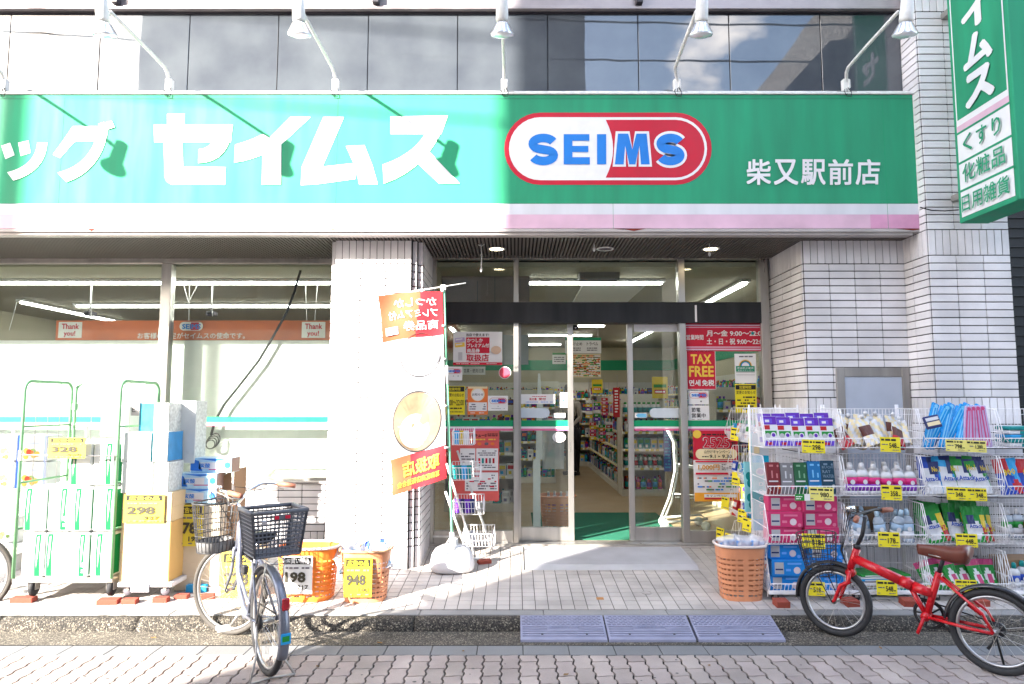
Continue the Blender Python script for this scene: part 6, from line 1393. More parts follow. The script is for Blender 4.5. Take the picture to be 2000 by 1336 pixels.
# plate beside the entrance in the upper left pane: brownish board behind glass
p = paper('inner_board', 862, 535, 1034, 590, 7.6, mat('pink_beige_board', (.30, .235, .21), .7, var=.05), 'pinkish beige board standing behind the upper left pane', 'board', t=.02); p.rect(70, 14, 71, 55, grey_ink); p.rect(104, 0, 105, 55, grey_ink); finish(p)
p = paper('inner_board', 982, 654, 1032, 712, 7.7, mat('pale_grey_board', (.36, .38, .38), .7, var=.05), 'pale grey board behind the left pane, right of the voucher poster', 'board', t=.02); finish(p)

# ================================================================ tall banner flag
fr_ = mat('banner_red', (.60, .02, .03), .75, var=.04); fo_ = mat('banner_orange', (.40, .10, .045), .75, var=.06); fw_ = mat('banner_white', (.50, .50, .53), .75, var=.03); ft_ = mat('banner_tan', (.24, .17, .105), .8, var=.25, scale=7)
FD = 5.98
C4 = [W(738, 578, FD - .03), W(864, 566, FD + .05), W(872, 934, FD + .05), W(766, 968, FD - .03)]      # tl tr br bl
def Fp(u, v):
    a = C4[0].lerp(C4[1], u); b = C4[3].lerp(C4[2], u); p = a.lerp(b, v)
    p.y += 0.022 * sin(u * 7 + v * 5) * (1 - .5 * u) + 0.012 * sin(v * 23 + u * 3) * (1 - u) + .03 * sin(pi * u) * sin(v * 4)
    p.x += 0.012 * sin(v * 9) * (1 - u); p.z += 0.01 * sin(u * 5) * (1 - v); return p
fl = thing('banner_flag', 'tall red and white banner flag on a green pole before the sunlit pillar', 'banner flag', (0, 0, 0), group=None)
b = MB(); nu, nv = 26, 80; vs = [Fp(i / nu, j / nv) for i in range(nu + 1) for j in range(nv + 1)]
for i in range(nu):
    for j in range(nv):
        u, v = (i + .5) / nu, (j + .5) / nv; a = i * (nv + 1) + j
        if v < .235: m = fo_ if u < .66 - .5 * v else fr_
        elif v > .83: m = fo_ if u < .35 else fr_
        else: m = fw_
        b.add([vs[a], vs[a + nv + 1], vs[a + nv + 2], vs[a + 1]], [(0, 1, 2, 3)], m, True)
me = b.mesh('cloth'); bmx = bmesh.new(); bmx.from_mesh(me); bmesh.ops.remove_doubles(bmx, verts=bmx.verts, dist=1e-5); bmesh.ops.recalc_face_normals(bmx, faces=bmx.faces); bmx.to_mesh(me); bmx.free()
cl_ = obj('cloth', me, None, fl)
def ftext(b, t, u0, v0, u1, v1, m, bold=.02, lay=1):
    vs, fs, a0, a1, b0, b1 = text_mesh(t, bold, 2); q = []
    for (x, y, k) in vs:
        u = u1 - (x - a0) / (a1 - a0) * (u1 - u0); v = v1 - (y - b0) / (b1 - b0) * (v1 - v0); P_ = Fp(u, v); P_.y -= .004 + .0008 * lay + .0003 * k; q.append(P_)
    b.add(q, fs, m)
pr = MB(); ftext(pr, 'かつしか', .22, .03, .90, .075, fw_); ftext(pr, 'プレミアム付', .12, .09, .92, .135, fw_); ftext(pr, '商品券', .35, .15, .92, .20, fw_)
for (u0, v0, u1, v1) in ((.06, .17, .26, .21),): pr.add([Fp(u0, v0) + Vector((0, -.006, 0)), Fp(u1, v0) + Vector((0, -.006, 0)), Fp(u1, v1) + Vector((0, -.006, 0)), Fp(u0, v1) + Vector((0, -.006, 0))], [(0, 1, 2, 3)], fw_)
ftext(pr, '取扱店', .2, .855, .88, .93, mat('print_yellow', (0, 0, 0)), .03); ftext(pr, '葛飾区商店街連合会', .1, .945, .88, .975, mat('print_yellow', (0, 0, 0)), .01)
def fdisc(cu, cv, ru, rv, m, lay, n=30):
    c = Fp(cu, cv); c.y -= .004 + .001 * lay; k = len(pr.v); ring = []
    for s_ in (.5, 1):
        for i in range(n): P_ = Fp(cu + ru * s_ * cos(2 * pi * i / n), cv + rv * s_ * sin(2 * pi * i / n)); P_.y -= .004 + .001 * lay; ring.append(P_)
    pr.add([c] + ring, [(0, 1 + i, 1 + (i + 1) % n) for i in range(n)] + [(1 + i, 1 + n + i, 1 + n + (i + 1) % n, 1 + (i + 1) % n) for i in range(n)], m)
prt_ = pr; obj('lettering', prt_, None, cl_); pr = MB()
fdisc(.52, .67, .40, .148, ft_, 1); obj('tan_patch', pr, None, cl_); pr = MB(); fdisc(.46, .715, .25, .085, fw_, 2.5); obj('tan_patch', pr, None, cl_); pr = MB(); fdisc(.84, .34, .09, .05, mat('banner_pale_grey', (.16, .16, .18), .8), 2)
obj('grey_patch', pr, None, cl_); pr = MB()
for (cu, cv, ru, rv) in ((.62, .33, .34, .115), (.52, .67, .42, .155)):
    n = 40; ring = []
    for k_ in (1, .965):
        for i in range(n): P_ = Fp(cu + ru * k_ * cos(2 * pi * i / n), cv + rv * k_ * sin(2 * pi * i / n)); P_.y -= .005; ring.append(P_)
    pr.add(ring, [(i, (i + 1) % n, n + (i + 1) % n, n + i) for i in range(n)], mat('banner_grey_line', (.04, .035, .035), .7, var=0))
obj('ring_print', pr, None, cl_)
gp = mat('green_pole', (.16, .42, .28), .35, var=.05)
b = MB(); P0 = W(884, 1078, 6.06); P1 = W(867, 556, 6.06)
b.tube([P0, P0.lerp(P1, .62)], .012, 8, gp); b.tube([P0.lerp(P1, .62), P0.lerp(P1, .69)], .015, 8, white_paint); b.tube([P0.lerp(P1, .69), P1], .010, 8, gp); b.tube([P0 - Vector((0, 0, .02)), P0.lerp(P1, .07)], .022, 10, white_paint); obj('pole', b, None, fl)
b = MB(); b.tube([W(802, 570, 6.03), W(910, 553, 6.06)], .006, 6, white_paint); b.box(P1.x - .03, P1.x + .02, 6.04, 6.08, P1.z - .05, P1.z - .005, white_paint, c=.004); obj('crossbar', b, None, fl)
b = MB()
for v in (.0, .19, .37, .62, .84): c = Fp(1, v); b.tube([c + Vector((-.01, -.004, 0)), Vector((P0.lerp(P1, (c.z - P0.z) / (P1.z - P0.z)).x, 6.045, c.z))], .009, 5, white_paint)
obj('tie', b, None, fl)
# water filled base
b = MB(); nseg = 28; vs = []; prof_ = [(.0, .80), (.02, .97), (.06, 1.0), (.13, .93), (.18, .78), (.21, .5), (.225, .2)]
for (z, s_) in prof_:
    for k in range(nseg):
        a = 2 * pi * k / nseg; cx_, sy_ = cos(a), sin(a); q = (abs(cx_) ** 3 + abs(sy_) ** 3) ** (-1 / 3); vs.append((.195 * s_ * q * cx_, .15 * s_ * q * sy_, z))
fs = [[j * nseg + k, j * nseg + (k + 1) % nseg, (j + 1) * nseg + (k + 1) % nseg, (j + 1) * nseg + k] for j in range(len(prof_) - 1) for k in range(nseg)] + [list(range(nseg))[::-1], [(len(prof_) - 1) * nseg + k for k in range(nseg)]]
b.add(vs, fs, mat('white_tank_plastic', (.62, .62, .64), .4, var=.04), True); b.lathe([(.035, .2), (.035, .27), (.026, .275)], (0.015, 0, 0), 14, white_paint)
gb_ = GA(881, 1121); o = obj('base_tank', b, None, fl); o.location = (gb_.x, 6.16, zf(6.16)); o.rotation_euler = (ang, 0, .1)
# shift the pole foot onto the tank
# ---- small white basket cart beside the flag
ct = thing('basket_cart', 'white folding cart with small stepped wire baskets behind the flag pole', 'basket cart')
b = MB(); d0, d1_ = 6.45, 6.75
L0 = [W(872, 905, d0), W(930, 1095, d0)]; R0 = [W(893, 880, d1_), W(968, 1092, d1_)]
for (a, c) in (L0, R0): b.tube([a, c], .011, 7, white_paint)
b.tube([W(870, 960, d0), W(905, 1060, d0)], .012, 7, white_paint); b.tube([W(843, 1085, d0), W(935, 1092, d0 - .1)], .012, 6, white_paint); b.tube([W(845, 1048, d1_), W(905, 1048, d1_)], .01, 6, white_paint); b.tube([W(885, 1042, 6.4), W(862, 1078, 6.35)], .007, 6, white_paint)
obj('frame', b, None, ct)
def small_basket(x0, y0, w, D, z, H, goods, lab):
    b = MB(); r = .0022
    for k in range(11): x = x0 + w * k / 10; b.tube([(x, y0, z + H * .75), (x + .008, y0 + .01, z), (x + .008, y0 + D, z), (x, y0 + D, z + H)], r, 4, wire_m, cap=False)
    for q in (0, 1):
        x = x0 + w * q; b.tube([(x, y0, z + H * .75), (x, y0 + D, z + H)], .0035, 5, wire_m)
        for k in range(1, 7): y = y0 + D * k / 7; b.tube([(x, y, z), (x, y, z + H * (.75 + .25 * k / 7))], r, 4, wire_m, cap=False)
    for zz_ in (0, .35, .75): b.tube([(x0, y0, z + H * zz_), (x0 + w, y0, z + H * zz_)], .0035 if zz_ == .75 else r, 5, wire_m)
    b.tube([(x0, y0 + D, z + H), (x0 + w, y0 + D, z + H)], .0035, 5, wire_m); obj('small_basket', b, None, ct)
    for i, c in enumerate(goods): o = obj('small_pack', MB().box(-.025, .025, -.012, .012, 0, H * .85, pmt(c), c=.004)); o.location = (x0 + .04 + .045 * i, y0 + .05 + .02 * (i % 2), z + .003); o.rotation_euler = (radians(-10), 0, .1 * i); tag(o, '%s %s pack from the left in the %s small basket of the white cart' % (NTH[i], c, lab), 'pack', 'packs in the white cart')
for (px0_, px1_, py_, goods, lab) in ((884, 925, 868, ('skyblue', 'yellow', 'white'), 'topmost'), (880, 938, 936, ('teal', 'teal', 'skyblue', 'teal'), 'second'), (886, 944, 1002, ('purple', 'navy', 'purple', 'navy'), 'third'), (905, 965, 1064, ('white', 'silver'), 'lowest')):
    a = W(px0_, py_, 6.5); c = W(px1_, py_, 6.5); small_basket(a.x, 6.42, c.x - a.x, .26, a.z, .15, goods, lab)
brick(948, 1102, 'red brick under the foot of the white basket cart', 0.12, .07, .35, .03)
# ================================================================ green roll cage with paper packs
cage_g = mat('cage_green_paint', (.13, .30, .15), .4, var=.1, spec=.5)
zf5 = zf(5.4); ck = thing('roll_cage', 'green tubular roll cage on casters filled with white and green paper packs', 'roll cage')
cx0, cx1, cy0, cy1, cz0, cz1 = W(40, 900, 5.36).x, W(229, 900, 5.36).x, 5.36, 5.93, .235, 1.735
def uframe(name, a, b_, z0, z1, wires, rails, rr=.07):
    m = MB(); a = Vector(a); b_ = Vector(b_); d = (b_ - a).normalized(); pts = [a + Vector((0, 0, z0))]
    for k in range(7): t = pi / 2 * k / 6; pts.append(a + d * (rr * (1 - cos(t))) + Vector((0, 0, z1 - rr + rr * sin(t))))
    for k in range(7): t = pi / 2 * (6 - k) / 6; pts.append(b_ - d * (rr * (1 - cos(t))) + Vector((0, 0, z1 - rr + rr * sin(t))))
    pts.append(b_ + Vector((0, 0, z0))); m.tube(pts, .0125, 8, cage_g)
    for z in rails: m.tube([a + Vector((0, 0, z)), b_ + Vector((0, 0, z))], .009, 6, cage_g)
    o = obj(name, m, None, ck); w_ = MB(); L = (b_ - a).length
    for k in range(1, wires + 1): q = a + d * (L * k / (wires + 1)); w_.tube([q + Vector((0, 0, z0)), q + Vector((0, 0, z1 - .005))], .0028, 4, steel_dull)
    obj('wire', w_, None, o, kind='stuff')
uframe('side_frame', (cx0, cy0, 0), (cx0, cy1, 0), cz0, cz1, 3, (.95, 1.38, .6))
uframe('back_frame', (cx0 + .03, cy1 + .01, 0), (cx1 - .0, cy1 + .01, 0), cz0, cz1, 4, (.6, 1.38))
uframe('side_frame', (cx1, cy0, 0), (cx1, cy1, 0), cz0, cz1, 3, (.95, 1.38, .6))
m = MB(); m.box(cx0 - .01, cx1 + .01, cy0, cy1 + .02, cz0 - .035, cz0, steel, c=.004); obj('base', m, None, ck)
m = MB(); m.tube([(cx0, cy0 - .01, 1.165), (cx1, cy0 - .01, 1.155)], .006, 6, steel); m.box(cx1 - .03, cx1 - .015, cy0 - .02, cy0, 1.12, 1.16, steel_dull); m.box(cx0 - .01, cx0 + .012, cy0 - .018, cy0, 1.12, 1.20, steel_dull); obj('front_bar', m, None, ck)
for z in (1.5, 1.0): obj('hinge', MB().box(cx0 + .015, cx0 + .05, cy1 - .02, cy1 + .02, z, z + .06, cage_g, c=.004), None, ck)
for (x, y) in ((cx0 + .13, cy0 + .05), (cx1 - .02, cy0 + .05), (cx0 + .13, cy1 - .05), (cx1 - .12, cy1 - .05)):
    m = MB(); z0 = zf(y) + .035; m.lathe([(.052, -.018), (.06, -.012), (.06, .012), (.052, .018)], (x, y, z0 + .06), 18, black_rubber, (1, 0.15, 0)); m.box(x - .03, x - .024, y - .03, y + .03, z0 + .05, cz0 - .036, steel, c=.002); m.box(x + .024, x + .03, y - .03, y + .03, z0 + .05, cz0 - .036, steel, c=.002); obj('caster', m, None, ck)
pk_w = mat('white_pack_film', (.60, .62, .61), .3, var=.04, scale=9); pk_g = mat('emerald_stripe', (.002, .15, .045), .5, var=.05, spec=.2); pk_i = mat('pale_emblem', (.42, .48, .62), .4); pk_gr = mat('grey_lettering', (.2, .2, .2), .5)
def paper_pack(w, h, d, stripe=.30, seed=0, emblem=True):
    r = random.Random(seed); b = MB(); b.box(-w / 2, w / 2, -d / 2, d / 2, 0, h, pk_w, c=.012); y = -d / 2 - .001; sx_ = -w / 2 + w * stripe
    b.add([(sx_, y, .01), (sx_ + w * .24, y, .01), (sx_ + w * .19, y, h * .5), (sx_ + w * .25, y, h - .01), (sx_ + w * .0, y, h - .01), (sx_ - w * .04, y, h * .5)], [(0, 1, 2, 5), (5, 2, 3, 4)], pk_g)
    b.add([(sx_ + w * .07, y - .0006, h * .2), (sx_ + w * .13, y - .0006, h * .5), (sx_ + w * .15, y - .0006, h * .93), (sx_ + w * .07, y - .0006, h * .9), (sx_ + w * .04, y - .0006, h * .5)], [(0, 1, 4), (1, 2, 3, 4)], mat('pack_grey_swoosh', (.42, .40, .38), .4))
    for i in range(4): decal(b, rct(sx_ + w * .08, h * (.35 + .12 * i), sx_ + w * .11, h * (.41 + .12 * i)), pk_gr, y - .0012)
    if emblem: decal(b, circ(w * .32, h * .28, .022), pk_i, y); decal(b, circ(w * .32, h * .28, .013), pk_w, y - .0006); [decal(b, rct(w * .2, h * (.10 + .03 * i), w * .44, h * (.115 + .03 * i)), mat('pale_pink_print', (.55, .48, .5), .5), y) for i in range(3)]
    b.add([(w / 2 + .001, -d * .45, .02), (w / 2 + .001, -d * .1, .02), (w / 2 + .001, -d * .1, h - .02), (w / 2 + .001, -d * .45, h - .02)], [(0, 1, 2, 3)], pk_g)
    return b.mesh('paper_pack')
pw_ = (cx1 - cx0 - .05) / 4
pm_ = [paper_pack(pw_ * .99, .335, .25, (.62, .1, .6, .3)[i], i, i > 1) for i in range(4)]
ORD = ('bottom', 'middle', 'top')
for row in range(2):
    for i in range(4):
        o = obj('paper_pack', pm_[(i + row) % 4]); o.location = (cx0 + .03 + pw_ * (i + .5), cy0 + .15 + .01 * (i % 2), cz0 + .345 * row); o.rotation_euler = (0, 0, random.uniform(-.03, .03)); tag(o, '%s white and green paper pack of the %s row in the roll cage' % (NTH[i], ('lower', 'upper')[row]), 'paper pack', 'paper packs in the roll cage')
for i in range(2): o = obj('paper_pack', pm_[i]); o.location = (cx1 - .13 - pw_ * (1.02 * i), cy0 + .17, cz0 + .69); tag(o, ('topmost paper pack by the right side frame of the roll cage', 'topmost paper pack behind the 328 price sign')[i], 'paper pack', 'paper packs in the roll cage')
for i in range(3): o = obj('paper_pack', pm_[i]); o.location = (cx0 + .16 + pw_ * 1.1 * i, cy0 + .43, cz0 + .345); tag(o, '%s paper pack in the hidden back row of the roll cage' % NTH[i], 'paper pack', 'paper packs in the roll cage')
b = MB(); b.box(-.1, .1, -.12, .12, 0, .25, pk_w, c=.01); o = obj('white_carton', b, None); o.location = (cx0 + .52, cy1 - .15, 1.29); tag(o, 'plain white carton standing at the back of the roll cage', 'carton')
b = MB(); b.box(0, .15, 0, .004, 0, .30, mat('grey_cardboard', (.33, .30, .30), .8, var=.1)); dtext(b, '9ヒ-7', .01, .03, .12, .07, black, -.001); o = obj('cardboard_sheet', b, None); p = W(247, 812, 5.75); o.location = p; tag(o, 'grey cardboard sheet with handwritten marks inside the roll cage', 'cardboard')
sun_y = mat('sun_yellow_paper', (.62, .50, .05), .7, var=.04)
def price_sign(px0, py0, px1, py1, d, price, sub, lab, head='広告の品', m=sun_y, back=None):
    p = paper('price_sign', px0, py0, px1, py1, d, m, lab, 'price sign', 'handwritten price signs'); w, h = px1 - px0, py1 - py0
    p.rect(w * .06, h * .04, w * .94, h * .22, black); p.text(head, w * .12, h * .06, w * .88, h * .20, m, .03); p.ticks(w * .1, h * .27, w * .9, h * .36, grey_ink, 1, .7, 3)
    p.text(price, w * .08, h * .42, w * .78, h * .70, mat('brush_ink', (.05, .045, .03), .6), .045); p.text(sub, w * .5, h * .76, w * .88, h * .88, mat('brush_ink', (0, 0, 0)), .03); p.ticks(w * .06, h * .90, w * .94, h * .96, grey_ink, 1, .6, 2); return finish(p)
price_sign(93, 855, 168, 895, 5.33, '328', '360', 'pale yellow price sign 328 hung on the front bar of the roll cage')
# bricks and casters under the cage
brick(40, 1178, 'brick under the front caster of the roll cage nearest the left edge', .17, .07, 0, .035)
brick(208, 1182, 'brick under the right front caster of the roll cage', .15, .08, .1, .035)
brick(250, 1181, 'brick between the roll cage and the carton trolley', .11, .06, 0, .035)
brick(311, 1178, 'brick under the right end of the carton trolley', .11, .06, 0, .035)
brick(400, 1172, 'brick seen through the front wheel of the city bicycle', .13, .06, .2, .035)
brick(352, 1171, 'brick between the two carton stacks', .10, .06, 0, .03)
# ---- left edge rack with blue banded packs
sh_ = thing('display_shelf', 'white display shelf cut by the left edge, holding blue banded packs', 'shelf'); d = 6.1
m = MB(); a = W(-40, 955, d); b_ = W(118, 955, d)
for z in (a.z, a.z - .47, a.z - .80): obj('shelf_board', MB().box(a.x, b_.x, d, d + .35, z - .03, z, white_paint, c=.004), None, sh_)
for x in (a.x + .01, b_.x - .02):
    m = MB(); m.box(x, x + .02, d + .33, d + .35, zf(6.4), 1.35, white_paint); m.box(x, x + .02, d + .01, d + .03, zf(6.1), a.z - .03, white_paint); obj('upright', m, None, sh_)
bl_b = mat('ultramarine_band', (.02, .06, .50), .35); fl_y = mat('flower_yellow', (.65, .42, .08), .5); fl_r = mat('flower_red', (.6, .06, .03), .5)
def flower_pack(w, h, dd, seed):
    r = random.Random(seed); b = MB(); b.box(-w / 2, w / 2, -dd / 2, dd / 2, 0, h, pk_w, c=.012); y = -dd / 2 - .001
    decal(b, rct(-w / 2 + .005, .0, -w / 2 + w * .13, h), bl_b, y); decal(b, rct(w * .38, .0, w * .46, h), mat('pale_ultramarine', (.2, .26, .55), .4), y)
    for i in range(7): decal(b, circ(r.uniform(-w * .3, w * .35), h * r.uniform(.15, .45), r.uniform(.014, .028)), r.choice([fl_y, fl_r, orange, mat('leaf_green_print', (.25, .4, .1), .5)]), y - .0004 * (i + 1))
    decal(b, rct(-w * .2, h * .65, w * .2, h * .72), pk_i, y); return b.mesh('flower_pack')
for (x, z, lab) in ((a.x + .13, a.z, 'flower printed pack with blue bands at the far left, on the display shelf'), (a.x + .42, a.z, 'flower printed pack with blue bands behind the roll cage side frame'), (a.x + .13, a.z + .235, 'upper flower printed pack with blue bands at the far left edge'), (a.x + .42, a.z + .235, 'upper flower printed pack seen through the roll cage side frame'), (a.x + .2, a.z - .47, 'flower printed pack on the lower board of the display shelf'), (a.x + .2, a.z - .80, 'lowest flower printed pack at the left edge')):
    o = obj('flower_pack', flower_pack(.28, .23, .2, int(x * 100))); o.location = (x, d + .13, z + .002); tag(o, lab, 'paper pack', 'flower printed paper packs')
# ---- stack on a platform trolley: brown cartons with tissue boxes on top
d = 5.40; s_ = d / F
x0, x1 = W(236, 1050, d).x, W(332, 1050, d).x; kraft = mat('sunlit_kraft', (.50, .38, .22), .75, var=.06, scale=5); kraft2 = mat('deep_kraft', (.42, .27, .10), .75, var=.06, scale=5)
tr_ = thing('platform_trolley', 'grey platform trolley carrying the carton stack', 'trolley'); m = MB(); zt_ = zf(d) + .105; m.box(x0 + .0, x1 + .04, d - .02, d + .42, zt_, zt_ + .035, mat('pale_grey_plastic', (.45, .46, .50), .5, var=.06), c=.006); m.box(x0 + .11, x0 + .25, d - .03, d - .021, zt_ - .035, zt_ + .03, mat('pale_grey_plastic', (0, 0, 0)), c=.004); obj('platform', m, None, tr_)
m = MB(); m.tube([(x0 - .02, d + .4, zt_ + .03), (x0 - .02, d + .43, 1.2)], .012, 6, steel); obj('handle', m, None, tr_)
for x in (x0 + .06, x1 - .03):
    for y in (d + .03, d + .36): m = MB(); caster(m, x, y, zf(y) + .03, .035, grey_ink); obj('caster', m, None, tr_)
zc = zt_ + .036
def carton(w, h, dd, mt, print_='', name='carton'):
    b = MB(); b.box(-w / 2, w / 2, 0, dd, 0, h, mt, c=.004); b.box(-w / 2 - .0006, w / 2 + .0006, .0 - .0006, dd, h * .49, h * .495, kraft2)
    if print_ == 'label': b.box(-.06, .03, -.0015, -.001, h * .62, h * .66, grey_ink); dtext(b, '18201', -.055, h * .625, .025, h * .655, kraft, -.0022)
    if print_: b.box(w * .0, w * .42, -.0013, -.001, .05, .085, grey_ink); b.box(w * .01, w * .41, -.0019, -.0014, .053, .082, mt); 
    return b.mesh(name)
cw = x1 - x0; me = carton(cw, .45, .40, kraft, 'label'); o = obj('carton', me); o.location = ((x0 + x1) / 2, d, zc); tag(o, 'pale brown carton marked 18201 standing on the platform trolley', 'carton', 'cartons of the 298 stack')
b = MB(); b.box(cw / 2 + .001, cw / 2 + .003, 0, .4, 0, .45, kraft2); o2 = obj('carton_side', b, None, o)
zc2 = zc + .452; hh = W(280, 962, d).z - zc2
me = carton(cw, hh, .40, kraft); o = obj('carton', me); o.location = ((x0 + x1) / 2 + .003, d, zc2); tag(o, 'upper brown carton behind the 298 price sign', 'carton', 'cartons of the 298 stack')
price_sign(240, 966, 322, 1021, 5.385, '298', '327', 'pale yellow price sign 298 on the brown carton stack')
# tissue boxes
marb = mat('marbled_print', (.50, .53, .50), .5, var=.28, scale=45); teal_d = mat('deep_teal_print', (.03, .24, .33), .4, var=.2, scale=25); aq = mat('pale_aqua_print', (.45, .62, .66), .45, var=.06); tb_b = mat('tissue_blue', (.04, .22, .45), .4, var=.15)
def tissue(w, h, dd, front, side, patch=None):
    b = MB(); b.box(-w / 2, w / 2, 0, dd, 0, h, front, c=.003); b.add([(w / 2 + .001, .004, .004), (w / 2 + .001, dd - .004, .004), (w / 2 + .001, dd - .004, h - .004), (w / 2 + .001, .004, h - .004)], [(0, 1, 2, 3)], side)
    if patch: decal(b, rct(-w / 2 + .003, .003, -w / 2 + w * .5, h - .003), patch, -.001)
    return b.mesh('tissue_pack')
zt2 = zc2 + hh + .002
def T_(px0, px1, pyt, pyb, d, front, side, patch, lab, dd=.24, rot=0):
    a = W(px0, pyb, d); c = W(px1, pyt, d); o = obj('tissue_pack', tissue(c.x - a.x, c.z - a.z, dd, front, side, patch)); o.location = ((a.x + c.x) / 2, d, a.z); o.rotation_euler = (0, 0, rot); return tag(o, lab, 'tissue pack', 'stacked tissue packs')
T_(236, 299, 903, 963, 5.40, pk_w, marb, None, 'white tissue pack with plain front just above the 298 sign'); T_(300, 330, 903, 963, 5.40, pk_w, marb, aq, 'narrow white tissue pack with marbled end above the carton edge')
T_(236, 296, 845, 902, 5.40, pk_w, teal_d, None, 'plain white tissue pack in the second row of the stack'); T_(297, 329, 843, 902, 5.40, marb, tb_b, None, 'marbled and teal tissue pack in the second row of the stack')
T_(270, 331, 787, 843, 5.46, marb, marb, teal_d, 'topmost tissue pack with teal and marbled front'); T_(334, 384, 783, 905, 5.66, pk_w, marb, None, 'tall white and teal tissue pack standing behind the stack', .2); 
b = MB(); a = W(333, 862, 5.65); c = W(357, 783, 5.65); b.add([(a.x, 5.655, W(333, 905, 5.65).z), (W(356, 905, 5.65).x, 5.655, W(356, 905, 5.65).z), (W(356, 872, 5.65).x, 5.655, W(356, 872, 5.65).z), (a.x, 5.655, a.z)], [(0, 1, 2, 3)], tb_b); o = obj('tissue_label', b, None, bpy.data.objects['tissue_pack.005']); o.matrix_parent_inverse = bpy.data.objects['tissue_pack.005'].matrix_basis.inverted()
# ---- second stack: cartons, detergent boxes, open cardboard
d = 5.62
det = mat('detergent_blue', (.03, .16, .55), .35, var=.25, scale=9); det2 = mat('detergent_sky', (.35, .55, .72), .35, var=.1)
def deterg():
    w, h, dd = .335, .118, .17; b = MB(); b.box(-w / 2, w / 2, 0, dd, 0, h, det2, c=.003); y = -.001
    b.add([(-w / 2, y, h * .15), (-w * .2, y, h * .1), (-w * .3, y, h * .8), (-w / 2, y, h * .95)], [(0, 1, 2, 3)], det); decal(b, [(-w * .3, h * .95), (w * .1, h * .78), (w * .45, h * .95)], det, y)
    decal(b, rct(-w * .3, h * .25, w * .2, h * .7), wht, y); dtext(b, '炭酸', -w * .28, h * .32, -w * .02, h * .64, blue, y - .0006); decal(b, rct(-w * .05, h * .18, w * .3, h * .24), pmt('pink'), y - .0006); decal(b, circ(w * .4, h * .5, h * .22), det, y)
    b.add([(w / 2 + .001, .003, .003), (w / 2 + .001, dd, .003), (w / 2 + .001, dd, h), (w / 2 + .001, .003, h)], [(0, 1, 2, 3)], mat('cocoa_side', (.30, .20, .16), .6)); return b.mesh('detergent_box')
dm = deterg(); zb_ = W(380, 983, d).z
for i, (px_, lab) in enumerate(((381, 'lowest blue detergent box of the pile next to the tissue packs'), (381, 'second blue detergent box from the bottom, next to the tissue packs'), (404, 'topmost blue detergent box, shifted towards the open cardboard'))): p = W(px_, 983, d); o = obj('detergent_box', dm); o.location = (p.x, d + .05 * (i == 2), zb_ + .1195 * i); tag(o, lab, 'detergent box', 'blue detergent boxes')
wc = MB(); a = W(343, 1150, d); c = W(431, 985, d)
me = carton(c.x - a.x, c.z - .255, .3, mat('cream_carton', (.52, .46, .36), .7, var=.04), ''); o = obj('carton', me); o.location = ((a.x + c.x) / 2, d + .002, .25); tag(o, 'cream coloured carton under the blue detergent boxes', 'carton', 'cartons of the 178 stack')
me = carton(c.x - a.x + .02, .225, .3, mat('cream_carton', (0, 0, 0)), ''); o = obj('carton', me); o.location = ((a.x + c.x) / 2, d, zf(d) + .0); tag(o, 'lowest cream coloured carton seen through the front wheel', 'carton', 'cartons of the 178 stack')
price_sign(341, 986, 398, 1067, d - .02, '178', '195', 'pale yellow price sign 178 partly behind the wire bicycle basket')
b = MB(); q = [W(393, 1068, 5.75), W(452, 1068, 5.75), W(452, 917, 5.75), W(437, 930, 5.75), W(393, 1000, 5.75)]; b.add([(v.x, 5.75, v.z) for v in q] + [(v.x, 5.756, v.z) for v in q], [(0, 1, 2, 3, 4), (9, 8, 7, 6, 5)] + [(i, (i + 1) % 5, 5 + (i + 1) % 5, 5 + i) for i in range(5)], mat('cardboard', (0, 0, 0)))
b.box(q[1].x, q[1].x + .005, 5.75, 6.0, q[1].z, q[2].z, mat('cardboard', (0, 0, 0))); b.box(q[0].x, q[1].x, 5.757, 6.0, q[0].z, q[0].z + .005, mat('cardboard', (0, 0, 0))); solo('open_cardboard_box', b, None, 'open cardboard box with a slanting cut front beside the detergent boxes', 'cardboard box')
b = MB(); a = W(432, 1150, 5.7); c = W(500, 1070, 5.7); b.box(a.x, c.x, 5.7, 5.98, zf(5.7), c.z, kraft, c=.004); solo('carton', b, None, 'plain carton behind the 228 price sign', 'carton')
price_sign(430, 1078, 502, 1172, 5.45, '228', '250', 'pale yellow price sign 228 behind the city bicycle frame')
b = MB(); p0 = W(430, 1176, 5.46); b.box(p0.x + .01, p0.x + .27, 5.46, 5.66, zf(5.46), W(430, 1080, 5.46).z, mat('cream_carton', (0, 0, 0)), c=.004); solo('carton', b, None, 'small cream carton carrying the 228 price sign', 'carton')
b = MB(); p0 = GA(362, 1158); b.box(-.0, .16, 0, .12, 0, .06, pmt('skyblue'), c=.004); b.box(.16, .3, .02, .1, 0, .04, grey_ink, c=.003); solo('blue_tray', b, None, 'small blue tray and dark scraps on the tiles behind the front wheel', 'tray', (p0.x, p0.y, zf(p0.y)))
